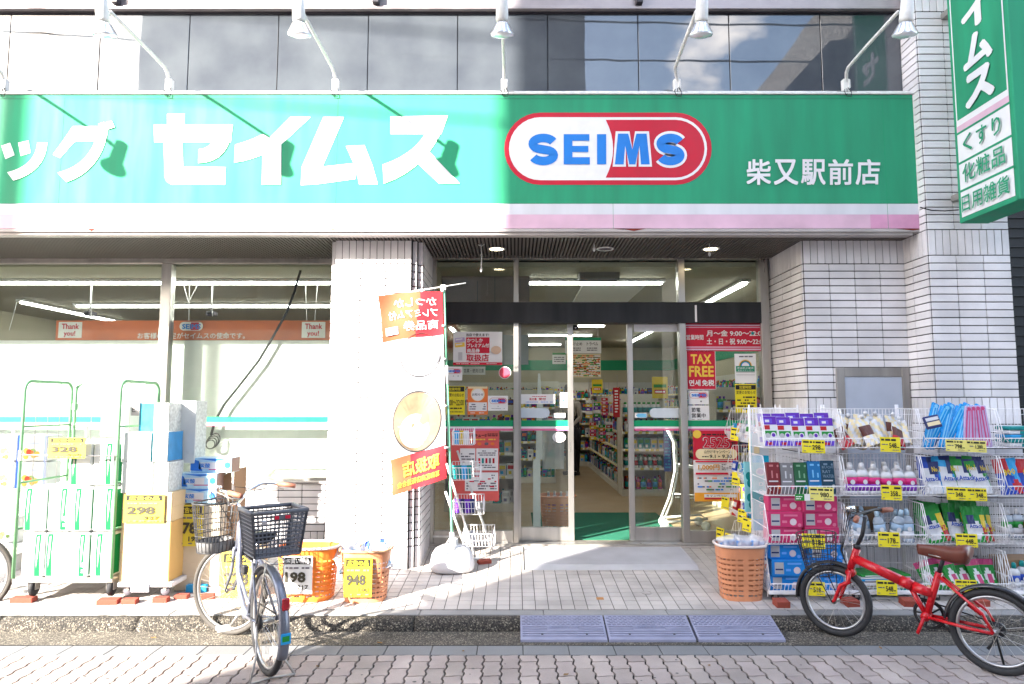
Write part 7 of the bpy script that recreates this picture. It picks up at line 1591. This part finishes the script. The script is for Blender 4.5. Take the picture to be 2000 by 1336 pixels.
# ---- sunlit laundry baskets with price signs
p = GA(590, 1178); laundry_basket('laundry_basket', 'bright orange slotted laundry basket with the white 198 sign', (p.x, p.y + .15, zf(p.y)), .235, .16, .40, bask_or, rim_w, rows=8)
pA = p
p2 = GA(706, 1180); laundry_basket('laundry_basket', 'orange brown slotted laundry basket with the bright yellow 948 sign', (p2.x, p2.y + .14, zf(p2.y)), .192, .15, .385, bask_o, mat('tan_rim', (.55, .30, .17), .4), rows=8)
price_sign(551, 1086, 611, 1160, W(0, 0, pA.y).y - .02, '198', '217', 'white price sign 198 on the bright orange basket', head='お買い得品', m=paperw)
price_sign(671, 1090, 727, 1166, p2.y - .02, '948', '1,042', 'bright yellow price sign 948 on the orange brown basket', m=yellow)
r = random.Random(8)
for i in range(7):
    o = obj('refill_pouch', pouch(.15, .2, (lambda u, v, i=i: (bl_b if (u * 3 + v * 2 + i) % 2 < .9 and i in (2, 5) else (det2 if (u + v * 2 + i * .3) % 1 < .3 else wht))), .03, 8, 70 + i)); o.location = (p2.x - .12 + .045 * i, p2.y + .08 + .05 * (i % 3), .23 + zf(p2.y) + .02 * (i % 2)); o.rotation_euler = (radians(-30), radians(r.uniform(-30, 30)), radians(r.uniform(-30, 30))); tag(o, '%s white and blue pouch from the left in the basket with the 948 sign' % NTH[i], 'pouch', 'pouches in the 948 basket')
# ================================================================ bicycles
bred = mat('red_bike_paint', (.46, .004, .010), .3, var=.10, scale=18, coat=.35); bsil = mat('silver_bike_paint', (.17, .18, .22), .3, metal=.5, var=.06); tyre_m = mat('tyre_rubber', (.028, .028, .03), .65, var=.15); rim_m = mat('alloy_rim', (.42, .42, .43), .35, metal=.9, var=.05); bgrey = mat('grey_tyre', (.055, .05, .045), .7, var=.1)
brown = mat('brown_leather', (.12, .035, .024), .35, var=.12, bump=.15, bscale=120); grip_m = mat('brown_grip', (.28, .11, .07), .5, var=.08); gb_m = mat('grey_plastic_basket', (.105, .11, .13), .45, var=.06); dwire = mat('dark_wire', (.03, .03, .032), .35, var=.1)
def wheel(t, c, u, R, tw, spokes=28, tm=tyre_m, seed=0):
    c = Vector(c); u = Vector(u).normalized(); z = Vector((0, 0, 1)); ax = u.cross(z)
    o = obj('wheel', MB().lathe([(.02, -.035), (.014, -.03), (.014, .03), (.02, .035)], c, 12, steel, ax), None, t)
    obj('tyre', MB().torus(c, u, z, R - tw / 2, tw / 2, 48, 10, tm), None, o)
    rb = MB(); rb.torus(c, u, z, R - tw - .006, .011, 48, 6, rim_m, flat=1.0); obj('rim', rb, None, o)
    sp_ = MB()
    for k in range(spokes):
        a = 2 * pi * k / spokes; b2 = a + (0.5 if k % 2 else -.5); s = 1 if k % 4 < 2 else -1
        sp_.tube([c + ax * (.03 * s) + (u * cos(b2) + z * sin(b2)) * .02, c + (u * cos(a) + z * sin(a)) * (R - tw - .01)], .0011, 3, steel, cap=False)
    obj('spoke', sp_, None, o); return o
def fender(t, c, u, R, a0, a1, w, m, name='mudguard'):
    c = Vector(c); u = Vector(u).normalized(); z = Vector((0, 0, 1)); ax = u.cross(z); b = MB(); n = 22; vs = []; fs = []; prof = [(-1, -.012), (-.7, .002), (0, .008), (.7, .002), (1, -.012)]
    for i in range(n + 1):
        a = radians(a0 + (a1 - a0) * i / n); d = u * cos(a) + z * sin(a)
        for (q, h) in prof: vs.append(c + d * (R + h) + ax * (q * w / 2))
    k = len(prof)
    for i in range(n):
        for j in range(k - 1): fs.append([i * k + j, i * k + j + 1, (i + 1) * k + j + 1, (i + 1) * k + j])
    b.add(vs, fs, m, True); o = obj(name, b, None, t); md = o.modifiers.new('thickness', 'SOLIDIFY'); md.thickness = .002; return o
# ---- red folding bicycle (built in its own plane, then stood in the gutter)
F_ = G(1634, 1243, ZS); F_.z = 0; R_ = G(1950, 1318, ZS); R_.z = 0; hd_ = (F_ - R_).normalized(); yaw = atan2(hd_.y, hd_.x); nrm_ = Vector((-hd_.y, hd_.x, 0))
rb_t = thing('folding_bicycle', 'red folding bicycle with brown saddle and black wire basket, parked in the gutter', 'bicycle', (R_.x, R_.y, ZS), (0, 0, yaw))
def bp(px, py, off=0.0):              # point of the bicycle's own plane -> local coordinates
    x = (px - CX) / F; v = (CY - py) / F; d = Vector((x, cos(TH) - v * sin(TH), sin(TH) + v * cos(TH))); o = Vector((0, 0, HC)); t = (R_ - o).dot(nrm_) / d.dot(nrm_); P_ = o + d * t
    q = P_ - Vector((R_.x, R_.y, ZS)); return Vector((q.dot(hd_), off, q.z))
RR = .25; L_ = (F_ - R_).length; fh = Vector((L_, 0, .245)); rh = Vector((0, 0, RR))
wheel(rb_t, rh, (1, 0, 0), RR, .045, 20); 
ft_ = thing('x', '', ''); bpy.data.objects.remove(ft_)
wheel(rb_t, fh, (1, .08, 0), .242, .045, 20)
fender(rb_t, rh, (1, 0, 0), RR + .018, 5, 175, .058, mat('black_gloss', (.02, .02, .025), .2, var=.0, coat=.5)); fender(rb_t, fh, (1, .08, 0), .262, -5, 120, .055, black_plastic)
ht0, ht1 = bp(1674, 1072), bp(1660, 1112); bb_ = bp(1810, 1203); st_ = bp(1834, 1118); hg = bp(1772, 1138)
b = MB(); b.tube([ht0, ht1], .024, 12, bred); m0 = bp(1668, 1090)
b.tube([m0, bp(1760, 1134)], [.029, .034], 12, bred); b.tube([bp(1760, 1134) , bp(1782, 1144)], .036, 12, bred); b.tube([bp(1784, 1145), bp(1822, 1160)], [.034, .029], 12, bred)
b.tube([bb_, bp(1822, 1160), st_], .021, 12, bred); b.tube([bp(1780, 1150), bb_], .016, 10, bred); b.lathe([(.027, -.035), (.027, .035)], bb_, 14, bred, (0, 1, 0)); obj('frame', b, None, rb_t)
b = MB()
for s in (-1, 1): b.tube([bb_ + Vector((-.02, .03 * s, 0)), rh + Vector((.12, .055 * s, .0)), rh + Vector((0, .06 * s, 0))], .010, 8, bred); b.tube([st_ + Vector((0, .015 * s, -.02)), rh + Vector((.05, .055 * s, .1)), rh + Vector((0, .06 * s, 0))], .009, 8, bred)
b.tube([bp(1880, 1178, -.05), rh + Vector((0.08, -.062, .07))], .015, 8, bred); obj('rear_stay', b, None, rb_t)
b = MB(); b.box(-.02, .02, -.045, -.042, -.012, .012, cream); dtext(b, 'LINE', -.018, -.007, .018, .007, bred, -.0456) if False else None
o = obj('decal_strip', MB().box(-.045, .045, -.034, -.0325, -.011, .011, cream), None, rb_t); o.location = bp(1800, 1151); o.rotation_euler = (0, radians(24), 0)
for q in ((1692, 1104), (1742, 1127)): o = obj('decal_strip', MB().box(-.014, .014, -.033, -.0315, -.005, .005, cream), None, rb_t); o.location = bp(*q); o.rotation_euler = (0, radians(24), 0)
o = obj('lever', MB().box(-.012, .012, -.045, -.030, -.045, .03, bred, c=.004), None, rb_t); o.location = bp(1771, 1139)
crn = bp(1662, 1118)
b = MB()
for s in (-1, 1): b.tube([crn + Vector((0, .032 * s, .01)), crn + Vector((0.005, .045 * s, -.06)), fh + Vector((-.06, .05 * s, .12)), fh + Vector((-.015, .05 * s, .01)), fh + Vector((0, .05 * s, 0))], [.016, .016, .014, .011, .01], 10, bred)
b.lathe([(.03, -.02), (.03, .02)], crn, 12, bred, (0, 1, 0)); obj('fork', b, None, rb_t)
b = MB(); sc_ = bp(1694, 1050); b.tube([ht0, ht0 + Vector((0, 0, .03))], .022, 10, black_plastic); b.tube([ht0 + Vector((0, 0, .02)), bp(1684, 1045), bp(1690, 1010)], .014, 8, black_plastic); top_ = bp(1682, 1002)
b.tube([top_ + Vector((-.06, -.26, .0)), top_ + Vector((-.03, -.17, .01)), top_ + Vector((0, 0, 0)), top_ + Vector((-.03, .17, .01)), top_ + Vector((-.06, .26, 0))], .011, 8, black_plastic)
hb = obj('handlebar', b, None, rb_t)
for s in (-1, 1): obj('grip', MB().tube([top_ + Vector((-.055, .23 * s, 0)), top_ + Vector((-.085, .33 * s, -.002))], .018, 10, grip_m), None, hb)
b = MB(); b.lathe([(.022, 0), (.024, .05), (.015, .06)], top_ + Vector((.05, -.03, .02)), 14, chrome, (1, 0, -.1)); obj('front_light', b, None, rb_t)
b = MB()
for (a_, c_) in (((-.02, -.20, .0), (.03, -.12, -.03)), ((-.02, .20, 0), (.03, .12, -.03))): b.tube([top_ + Vector(a_), top_ + Vector(c_)], .006, 6, black_plastic)
for k in range(4): b.tube([top_ + Vector((.02, -.1 + .06 * k, 0)), top_ + Vector((.08 + .01 * k, -.06 + .03 * k, .02)), crn + Vector((.06, -.02 + .01 * k, .14)), crn + Vector((.02, 0, .02))], .0028, 4, black_plastic)
obj('brake_cable', b, None, rb_t)
b = MB()
for k in range(26): t_ = k / 25; c = bp(1660, 1030).lerp(bp(1664, 1112), t_); b.torus(c + Vector((.0, -.035, 0)), (1, 0, .3 * (-1) ** k), (0, 1 if k % 2 else .2, .8), .007, .0028, 8, 4, chrome)
obj('lock_chain', b, None, rb_t)
# saddle
sd = bp(1843, 1082); b = MB(); vs = []; fs = []; n = 14; K = 14
for i in range(n + 1):
    u = i / n; x = .14 - .27 * u; w = .022 + .062 * max(0, (u - .30) / .7) ** 1.1 if u > .3 else .017 + .006 * (u / .3); h = .024 + .022 * u; zt_ = .012 * (1 - u) + .012 * max(0, u - .7) / .3
    for k in range(K): a = 2 * pi * k / K; vs.append((x, w * cos(a), zt_ + (h * .55 if sin(a) > 0 else h * 1.25) * sin(a) * (1 if u < .95 else .6)))
for i in range(n):
    for k in range(K): fs.append([i * K + k, i * K + (k + 1) % K, (i + 1) * K + (k + 1) % K, (i + 1) * K + k])
fs += [list(range(K))[::-1], [n * K + k for k in range(K)]]; b.add(vs, fs, brown, True); so_ = obj('saddle', b, None, rb_t); so_.location = sd + Vector((-.005, 0, .014)); so_.rotation_euler = (0, radians(4), 0); so_.scale = (1.08, 1.1, 1.5)
b = MB(); b.tube([st_, sd + Vector((0, 0, -.02))], .013, 8, black_plastic); b.tube([sd + Vector((.08, -.02, -.012)), sd + Vector((-.07, -.03, -.025))], .004, 5, steel); b.tube([sd + Vector((.08, .02, -.012)), sd + Vector((-.07, .03, -.025))], .004, 5, steel); obj('seat_post', b, None, rb_t)
# drive
b = MB(); b.torus(bb_ + Vector((0, -.05, 0)), (1, 0, 0), (0, 0, 1), .078, .005, 30, 5, black_plastic); b.torus(bb_ + Vector((0, -.056, 0)), (1, 0, 0), (0, 0, 1), .088, .007, 30, 5, black_plastic)
for k in range(5): a = k * 1.256; b.tube([bb_ + Vector((0, -.05, 0)), bb_ + Vector((.075 * cos(a), -.05, .075 * sin(a)))], .006, 5, black_plastic)
obj('chainwheel', b, None, rb_t)
b = MB(); b.tube([bb_ + Vector((0, -.05, .08)), rh + Vector((0, -.05, .035))], .005, 5, black_plastic); b.tube([bb_ + Vector((0, -.05, -.08)), rh + Vector((.02, -.05, -.04))], .005, 5, black_plastic); b.tube([bb_ + Vector((-.0, -.07, -.03)), bb_ + Vector((-.1, -.07, -.07)), rh + Vector((.06, -.07, .0))], .012, 6, black_plastic); b.lathe([(.045, -.012), (.045, .012)], rh + Vector((0, -.045, 0)), 18, black_plastic, (0, 1, 0)); b.tube([rh + Vector((0, -.06, 0)), rh + Vector((.03, -.065, -.09)), rh + Vector((.06, -.06, -.13))], .01, 6, black_plastic); obj('chain', b, None, rb_t)
pe = bp(1848, 1244); b = MB(); b.tube([bb_ + Vector((0, -.075, 0)), Vector((pe.x, -.09, pe.z + .02))], .010, 6, black_plastic); ck_ = obj('crank', b, None, rb_t); b = MB(); b.box(-.022, .022, -.075, .02, -.012, .012, black_plastic, c=.004); b.box(-.02, .02, -.07, .01, .012, .016, pmt('orange'), c=.001); o = obj('pedal', b, None, rb_t); o.location = (pe.x, -.13, pe.z + .015); o.rotation_euler = (0, .9, 0)
b = MB(); b.tube([bb_ + Vector((0, .06, 0)), bp(1800, 1232, .08)], .011, 6, bred); obj('crank', b, None, rb_t)
ks = bp(1930, 1331); b = MB(); b.tube([rh + Vector((.02, -.075, -.03)), Vector((.0, -.16, .006))], .007, 6, black_plastic); obj('kickstand', b, None, rb_t)
b = MB(); b.tube([bp(1852, 1146, -.05), bp(1868, 1166, -.05)], .013, 6, cream); b.tube([bp(1868, 1166, -.05), rh + Vector((.15, -.06, .13)), rh + Vector((.06, -.06, .0))], .006, 5, white_paint); obj('pump', b, None, rb_t)
b = MB(); b.tube([rh + Vector((0, -.06, 0)), rh + Vector((-.27, -.05, .08))], .003, 4, steel); b.tube([fh + Vector((0, -.05, 0)), fh + Vector((-.24, -.03, .12))], .003, 4, steel); b.tube([fh + Vector((0, -.05, 0)), fh + Vector((.02, -.08, .25))], .0035, 4, dwire); obj('mudguard_stay', b, None, rb_t)
# wire basket at the front
b = MB(); fc_ = bp(1612, 1085); bw, bd, bh = .14, .125, .27
zc_ = fc_.z - .125; xc = fh.x + .085
def ringp(t): k = .72 + .28 * t; return [(xc + bd * k * cos(a) * (abs(cos(a)) ** -.35 if abs(cos(a)) > .05 else 1) * .93 + .03 * t, bw * k * 1.25 * sin(a) * .98, zc_ + bh * t) for a in [2 * pi * i / 24 for i in range(24)]]
lv = [0, .1, .2, .3, .4, .55, .7, .85, 1.0]
for t_ in lv: b.tube(ringp(t_), .0038 if t_ == 1 else .0025, 5 if t_ == 1 else 4, dwire, close=True)
r0, r1 = ringp(0), ringp(1)
for i in range(24): b.tube([r0[i], r1[i]], .0025, 4, dwire, cap=False)
for i in range(0, 12): b.tube([r0[i], r0[-i]], .0016, 4, dwire, cap=False)
b.tube([fh + Vector((0.0, -.06, 0)), (xc, -.08, zc_)], .004, 5, dwire); b.tube([fh + Vector((0.0, .06, 0)), (xc, .08, zc_)], .004, 5, dwire); obj('front_basket', b, None, rb_t)

# ---- silver city bicycle seen from behind, front wheel turned to the left
A_ = G(519, 1317, ZS); A_.z = 0; B_ = G(446, 1240, ZS); B_.z = 0; B_.y = min(B_.y, 4.965); h2 = (B_ - A_).normalized(); yaw2 = atan2(h2.y, h2.x); Lb = (B_ - A_).length; CR = .31
def city(label, loc, yw, steer, goods=True):
    t = thing('city_bicycle', label, 'bicycle', loc, (0, 0, yw)); rh = Vector((0, 0, CR)); hub = Vector((Lb, 0, CR))
    wheel(t, rh, (1, 0, 0), CR, .038, 32, tyre_m); wheel(t, hub, (cos(steer), sin(steer), 0), CR, .036, 32, bgrey)
    fender(t, rh, (1, 0, 0), CR + .02, 40, 205, .062, bsil); fender(t, hub, (cos(steer), sin(steer), 0), CR + .018, 60, 150, .055, bsil)
    b = MB(); b.box(-.006, .006, -.022, .022, -.035, .035, mat('red_reflector', (.35, .0, .008), .15, var=0, coat=1), c=.006); o = obj('reflector', b, None, t); a = radians(163); o.location = (cos(a) * (CR + .035), 0, CR + sin(a) * (CR + .035)); o.location = (-CR * .93 - .04, 0, CR + .17)
    b = MB(); b.box(-.002, .002, -.028, .028, -.03, .03, pmt('skyblue'), c=.001); b.box(-.003, -.002, -.02, .02, -.015, .015, grn); o = obj('sticker', b, None, t); o.location = (-CR - .034, 0, CR - .015)
    bbp = Vector((.40, 0, .25)); hd0 = Vector((Lb - .20, 0, .80)); hd1 = Vector((Lb - .155, 0, .62)); sp0 = Vector((.26, 0, .68))
    b = MB(); b.tube([hd0, hd1], .018, 10, bsil); b.tube([hd1 + Vector((0, 0, .02)), Vector((.62, 0, .36)), Vector((.50, 0, .27)), bbp], .017, 10, bsil); b.tube([hd0 - Vector((0, 0, .03)), Vector((.66, 0, .47)), Vector((.45, 0, .34)), Vector((.36, 0, .33))], .013, 8, bsil); b.tube([bbp, sp0], .015, 8, bsil); b.lathe([(.022, -.035), (.022, .035)], bbp, 12, bsil, (0, 1, 0)); obj('frame', b, None, t)
    b = MB()
    for s in (-1, 1): b.tube([bbp + Vector((-.03, .03 * s, 0)), rh + Vector((0, .06 * s, 0))], .009, 7, bsil); b.tube([sp0 + Vector((.02, .02 * s, -.08)), rh + Vector((0, .06 * s, 0))], .008, 7, bsil)
    obj('rear_stay', b, None, t)
    dr = Vector((cos(steer), sin(steer), 0)); pr_ = Vector((-sin(steer), cos(steer), 0))
    b = MB()
    for s in (-1, 1): b.tube([hd1 + pr_ * (.03 * s), hub - dr * .05 + pr_ * (.05 * s) + Vector((0, 0, .14)), hub + pr_ * (.05 * s)], [.012, .011, .008], 8, bsil)
    b.tube([hd1 + pr_ * -.035, hd1 + pr_ * .035], .014, 8, bsil); obj('fork', b, None, t)
    b = MB(); hs = hd0 + Vector((0, 0, .09)); b.tube([hd0, hs, hs + dr * .02 + Vector((0, 0, .03))], .012, 8, chrome); hp = hs + dr * .03 + Vector((0, 0, .03))
    for s in (-1, 1): b.tube([hp, hp + pr_ * (.05 * s) + dr * .03, hp + pr_ * (.12 * s) + Vector((0, 0, .08)), hp + pr_ * (.22 * s) - dr * .04 + Vector((0, 0, .12)), hp + pr_ * (.26 * s) - dr * .14 + Vector((0, 0, .115))], .0105, 8, chrome)
    hb = obj('handlebar', b, None, t)
    for s in (-1, 1): obj('grip', MB().tube([hp + pr_ * (.26 * s) - dr * .14 + Vector((0, 0, .115)), hp + pr_ * (.29 * s) - dr * .26 + Vector((0, 0, .10))], .0165, 10, grip_m), None, hb)
    b = MB()
    for s in (-1, 1): b.tube([hp + pr_ * (.25 * s) - dr * .1 + Vector((0, 0, .10)), hp + pr_ * (.25 * s) + dr * .0 + Vector((0, 0, .07)), hp + pr_ * (.12 * s) + dr * .12 + Vector((0, 0, .10)), hd0 + dr * .08, hd1 + dr * .03], .0028, 4, black_plastic); b.tube([hp + pr_ * (.23 * s) - dr * .02 + Vector((0, 0, .11)), hp + pr_ * (.27 * s) - dr * .18 + Vector((0, 0, .075))], .005, 5, steel)
    b.lathe([(.001, .02), (.02, .014), (.022, 0)], hp + pr_ * .19 + Vector((0, 0, .13)), 12, chrome); obj('brake_cable', b, None, t)
    # front wire basket, wide at the top
    b = MB(); bc = hd0 + dr * .20; z0, z1 = .60, .93
    def rg(k, z): return [bc + dr * (.125 * k * (abs(cos(a)) ** .8) * (1 if cos(a) > 0 else -1)) + pr_ * (.165 * k * (abs(sin(a)) ** .8) * (1 if sin(a) > 0 else -1)) + Vector((0, 0, z - bc.z)) for a in [2 * pi * i / 28 for i in range(28)]]
    for (t_, r_) in ((0, .003), (.22, .003), (.34, .004), (.5, .003), (.72, .003), (1, .006)): b.tube(rg(.74 + .26 * t_, z0 + (z1 - z0) * t_), r_, 5, dwire, close=True)
    q0, q1 = rg(.74, z0), rg(1, z1)
    for i in range(28): b.tube([q0[i], q1[i]], .0027, 4, dwire, cap=False)
    bk = obj('front_basket', b, None, t); b = MB(); qa, qb = rg(.735, z0 - .004), rg(.80, z0 + .075); n = 28; b.add(list(qa) + list(qb), [(i, (i + 1) % n, n + (i + 1) % n, n + i) for i in range(n)] + [tuple(range(n))[::-1]], mat('grey_basket_liner', (.16, .16, .165), .5, var=.25, scale=30), True); obj('liner', b, None, bk)
    # rear plastic basket on a carrier
    b = MB(); b.tube([(.12, .05, .69), (-.20, .05, .68), (-.20, -.05, .68), (.12, -.05, .69)], .006, 6, steel)
    for s in (-1, 1): b.tube([(-.12, .055 * s, .68), rh + Vector((0, .065 * s, 0))], .0045, 5, steel)
    obj('carrier', b, None, t)
    b = MB(); w0, w1, l0, l1, zb_, zt_ = .130, .160, .11, .135, .72, .975; cxb = -.05
    def bq(k, s1, s2): return Vector((cxb + s1 * (l0 + (l1 - l0) * k), s2 * (w0 + (w1 - w0) * k), zb_ + (zt_ - zb_) * k))
    for k in [i / 11 for i in range(12)]:
        c4 = [bq(k, -1, -1), bq(k, 1, -1), bq(k, 1, 1), bq(k, -1, 1)]
        if k < .99:
            for i in range(4): b.tube([c4[i], c4[(i + 1) % 4]], .0042 if k > 0 else .008, 4, gb_m)
    for side in range(4):
        e = [(-1, -1), (1, -1), (1, 1), (-1, 1)]; (a1, a2), (c1, c2) = e[side], e[(side + 1) % 4]; nn = 12
        for j in range(nn + 1): f_ = j / nn; b.tube([bq(0, a1, a2).lerp(bq(0, c1, c2), f_), bq(1, a1, a2).lerp(bq(1, c1, c2), f_)], .0085 if j in (0, nn) else .0034, 4, gb_m, cap=False)
    for j in range(9): f_ = j / 8; b.tube([bq(0, -1, -1).lerp(bq(0, 1, -1), f_), bq(0, -1, 1).lerp(bq(0, 1, 1), f_)], .006, 4, gb_m, cap=False)
    pb = obj('rear_basket', b, None, t); b = MB()
    c4 = [bq(1, -1, -1), bq(1, 1, -1), bq(1, 1, 1), bq(1, -1, 1)]
    for i in range(4): b.tube([c4[i], c4[(i + 1) % 4]], .013, 6, gb_m)
    obj('rim', b, None, pb); b = MB(); q = bq(.88, -1, 0); b.box(q.x - .012, q.x - .008, -.06, .04, q.z - .015, q.z + .015, gb_m, c=.003); b.box(q.x - .016, q.x - .0125, -.055, -.025, q.z - .01, q.z + .01, red, c=.001); b.box(q.x - .016, q.x - .0125, .01, .036, q.z - .01, q.z + .01, red, c=.001); b.box(q.x - .017, q.x - .013, .08, .11, q.z - .035, q.z - .012, chrome, c=.001); obj('name_plate', b, None, pb)
    # saddle, cranks, chain case, stand
    b = MB(); b.tube([sp0, sp0 + Vector((-.02, 0, .05))], .012, 8, chrome); obj('seat_post', b, None, t); o = obj('saddle', so_.data, None, t); o.data = so_.data.copy(); o.data.materials[0] = black_plastic; o.location = sp0 + Vector((-.02, 0, .10)); o.scale = (.9, 1, 1)
    b = MB(); b.torus(bbp + Vector((0, -.045, 0)), (1, 0, 0), (0, 0, 1), .075, .006, 24, 5, black_plastic); b.tube([bbp + Vector((0, -.045, .075)), rh + Vector((0, -.045, .035))], .005, 5, black_plastic); b.tube([bbp + Vector((0, -.045, -.075)), rh + Vector((0, -.045, -.035))], .005, 5, black_plastic); b.lathe([(.045, -.01), (.045, .01)], rh + Vector((0, .05, 0)), 16, black_plastic, (0, 1, 0)); obj('chain', b, None, t)
    for s, dz in ((-1, .09), (1, -.09)):
        b = MB(); e = bbp + Vector((.11 * s, .085 * s, dz)); b.tube([bbp + Vector((0, .07 * s, 0)), e], .009, 6, steel); o = obj('crank', b, None, t); b = MB(); b.box(e.x - .03, e.x + .03, e.y + .0 * s, e.y + .08 * s, e.z - .012, e.z - .006, steel, c=.001); b.box(e.x - .032, e.x - .026, e.y, e.y + .08 * s, e.z - .014, e.z + .01, white_paint, c=.001); b.box(e.x + .026, e.x + .032, e.y, e.y + .08 * s, e.z - .014, e.z + .01, white_paint, c=.001); obj('pedal', b, None, o)
    b = MB()
    for s in (-1, 1): b.tube([rh + Vector((0.0, .06 * s, -.02)), Vector((-.03, .07 * s, .12)), Vector((-.13, .13 * s, .012))], .0075, 6, steel_dull)
    b.tube([Vector((-.13, -.13, .012)), Vector((-.10, .0, .012)), Vector((-.13, .13, .012))], .0075, 6, steel_dull); obj('stand', b, None, t)
    b = MB(); b.box(.55, .60, -.035, .005, .47, .53, black_plastic, c=.01); obj('lock', b, None, t)
    return t
steer = atan2(.29, -.956) - yaw2
cb_t = city('silver city bicycle with grey plastic rear basket and wire front basket, front wheel turned left', (A_.x, A_.y, ZS), yaw2, steer)
p = G(-62, 1206, ZS); 
c2 = city('city bicycle of which only one wheel shows at the left edge', (p.x - Lb - .02, p.y - .12, ZS), radians(8), radians(6))
# ================================================================ small dirt of the street
lf = mat('dry_leaf', (.22, .12, .04), .8, var=.3, scale=30)
r = random.Random(21)
LP = [(905, 1272, 'in the gutter between city bicycle and ramps'), (742, 1256, 'in the gutter below the yellow 948 basket'), (1385, 1300, 'on the pavers below the ramps'), (300, 1246, 'in the sunlit gutter left of the city bicycle'), (1720, 1266, 'in the gutter under the red bicycle frame'), (620, 1302, 'on the pavers right of the city bicycle'), (1105, 1318, 'on the pavers at the bottom centre')]
for i, (px, py, w) in enumerate(LP):
    p = G(px, py, ZS + .003); b = MB(); s = r.uniform(.013, .022); b.add([(-s, 0, .001), (-s * .3, s * .55, .006), (s * .6, s * .45, .003), (s * 1.2, 0, .007), (s * .5, -s * .5, .002), (-s * .4, -s * .5, .005), (0, 0, 0)], [(0, 1, 6), (1, 2, 6), (2, 3, 6), (3, 4, 6), (4, 5, 6), (5, 0, 6)], lf)
    solo('fallen_leaf', b, None, 'small dry leaf ' + w, 'leaf', p, (0, 0, r.uniform(0, 6)), 'dry leaves on the street')
gm = mat('old_gum', (.10, .095, .09), .9, var=.1)
for i in range(26):
    px, py = r.uniform(80, 1950), r.uniform(1288, 1334); p = G(px, py, ZS + .0016); b = MB(); n = 9; rr = r.uniform(.006, .012)
    b.add([(rr * r.uniform(.75, 1.15) * cos(2 * pi * k / n), rr * r.uniform(.75, 1.15) * sin(2 * pi * k / n), 0) for k in range(n)], [tuple(range(n))], gm)
    if i == 0: gum = b
    else: o_ = len(gum.v); 
    if i == 0: p0_ = p; acc = MB()
    acc.add([(v[0] + p.x, v[1] + p.y, p.z) for v in b.v], b.f, gm)
tag(obj('gum_spots', acc, None, None), 'flattened dark gum spots scattered over the pavers', 'gum spots', kind='stuff')
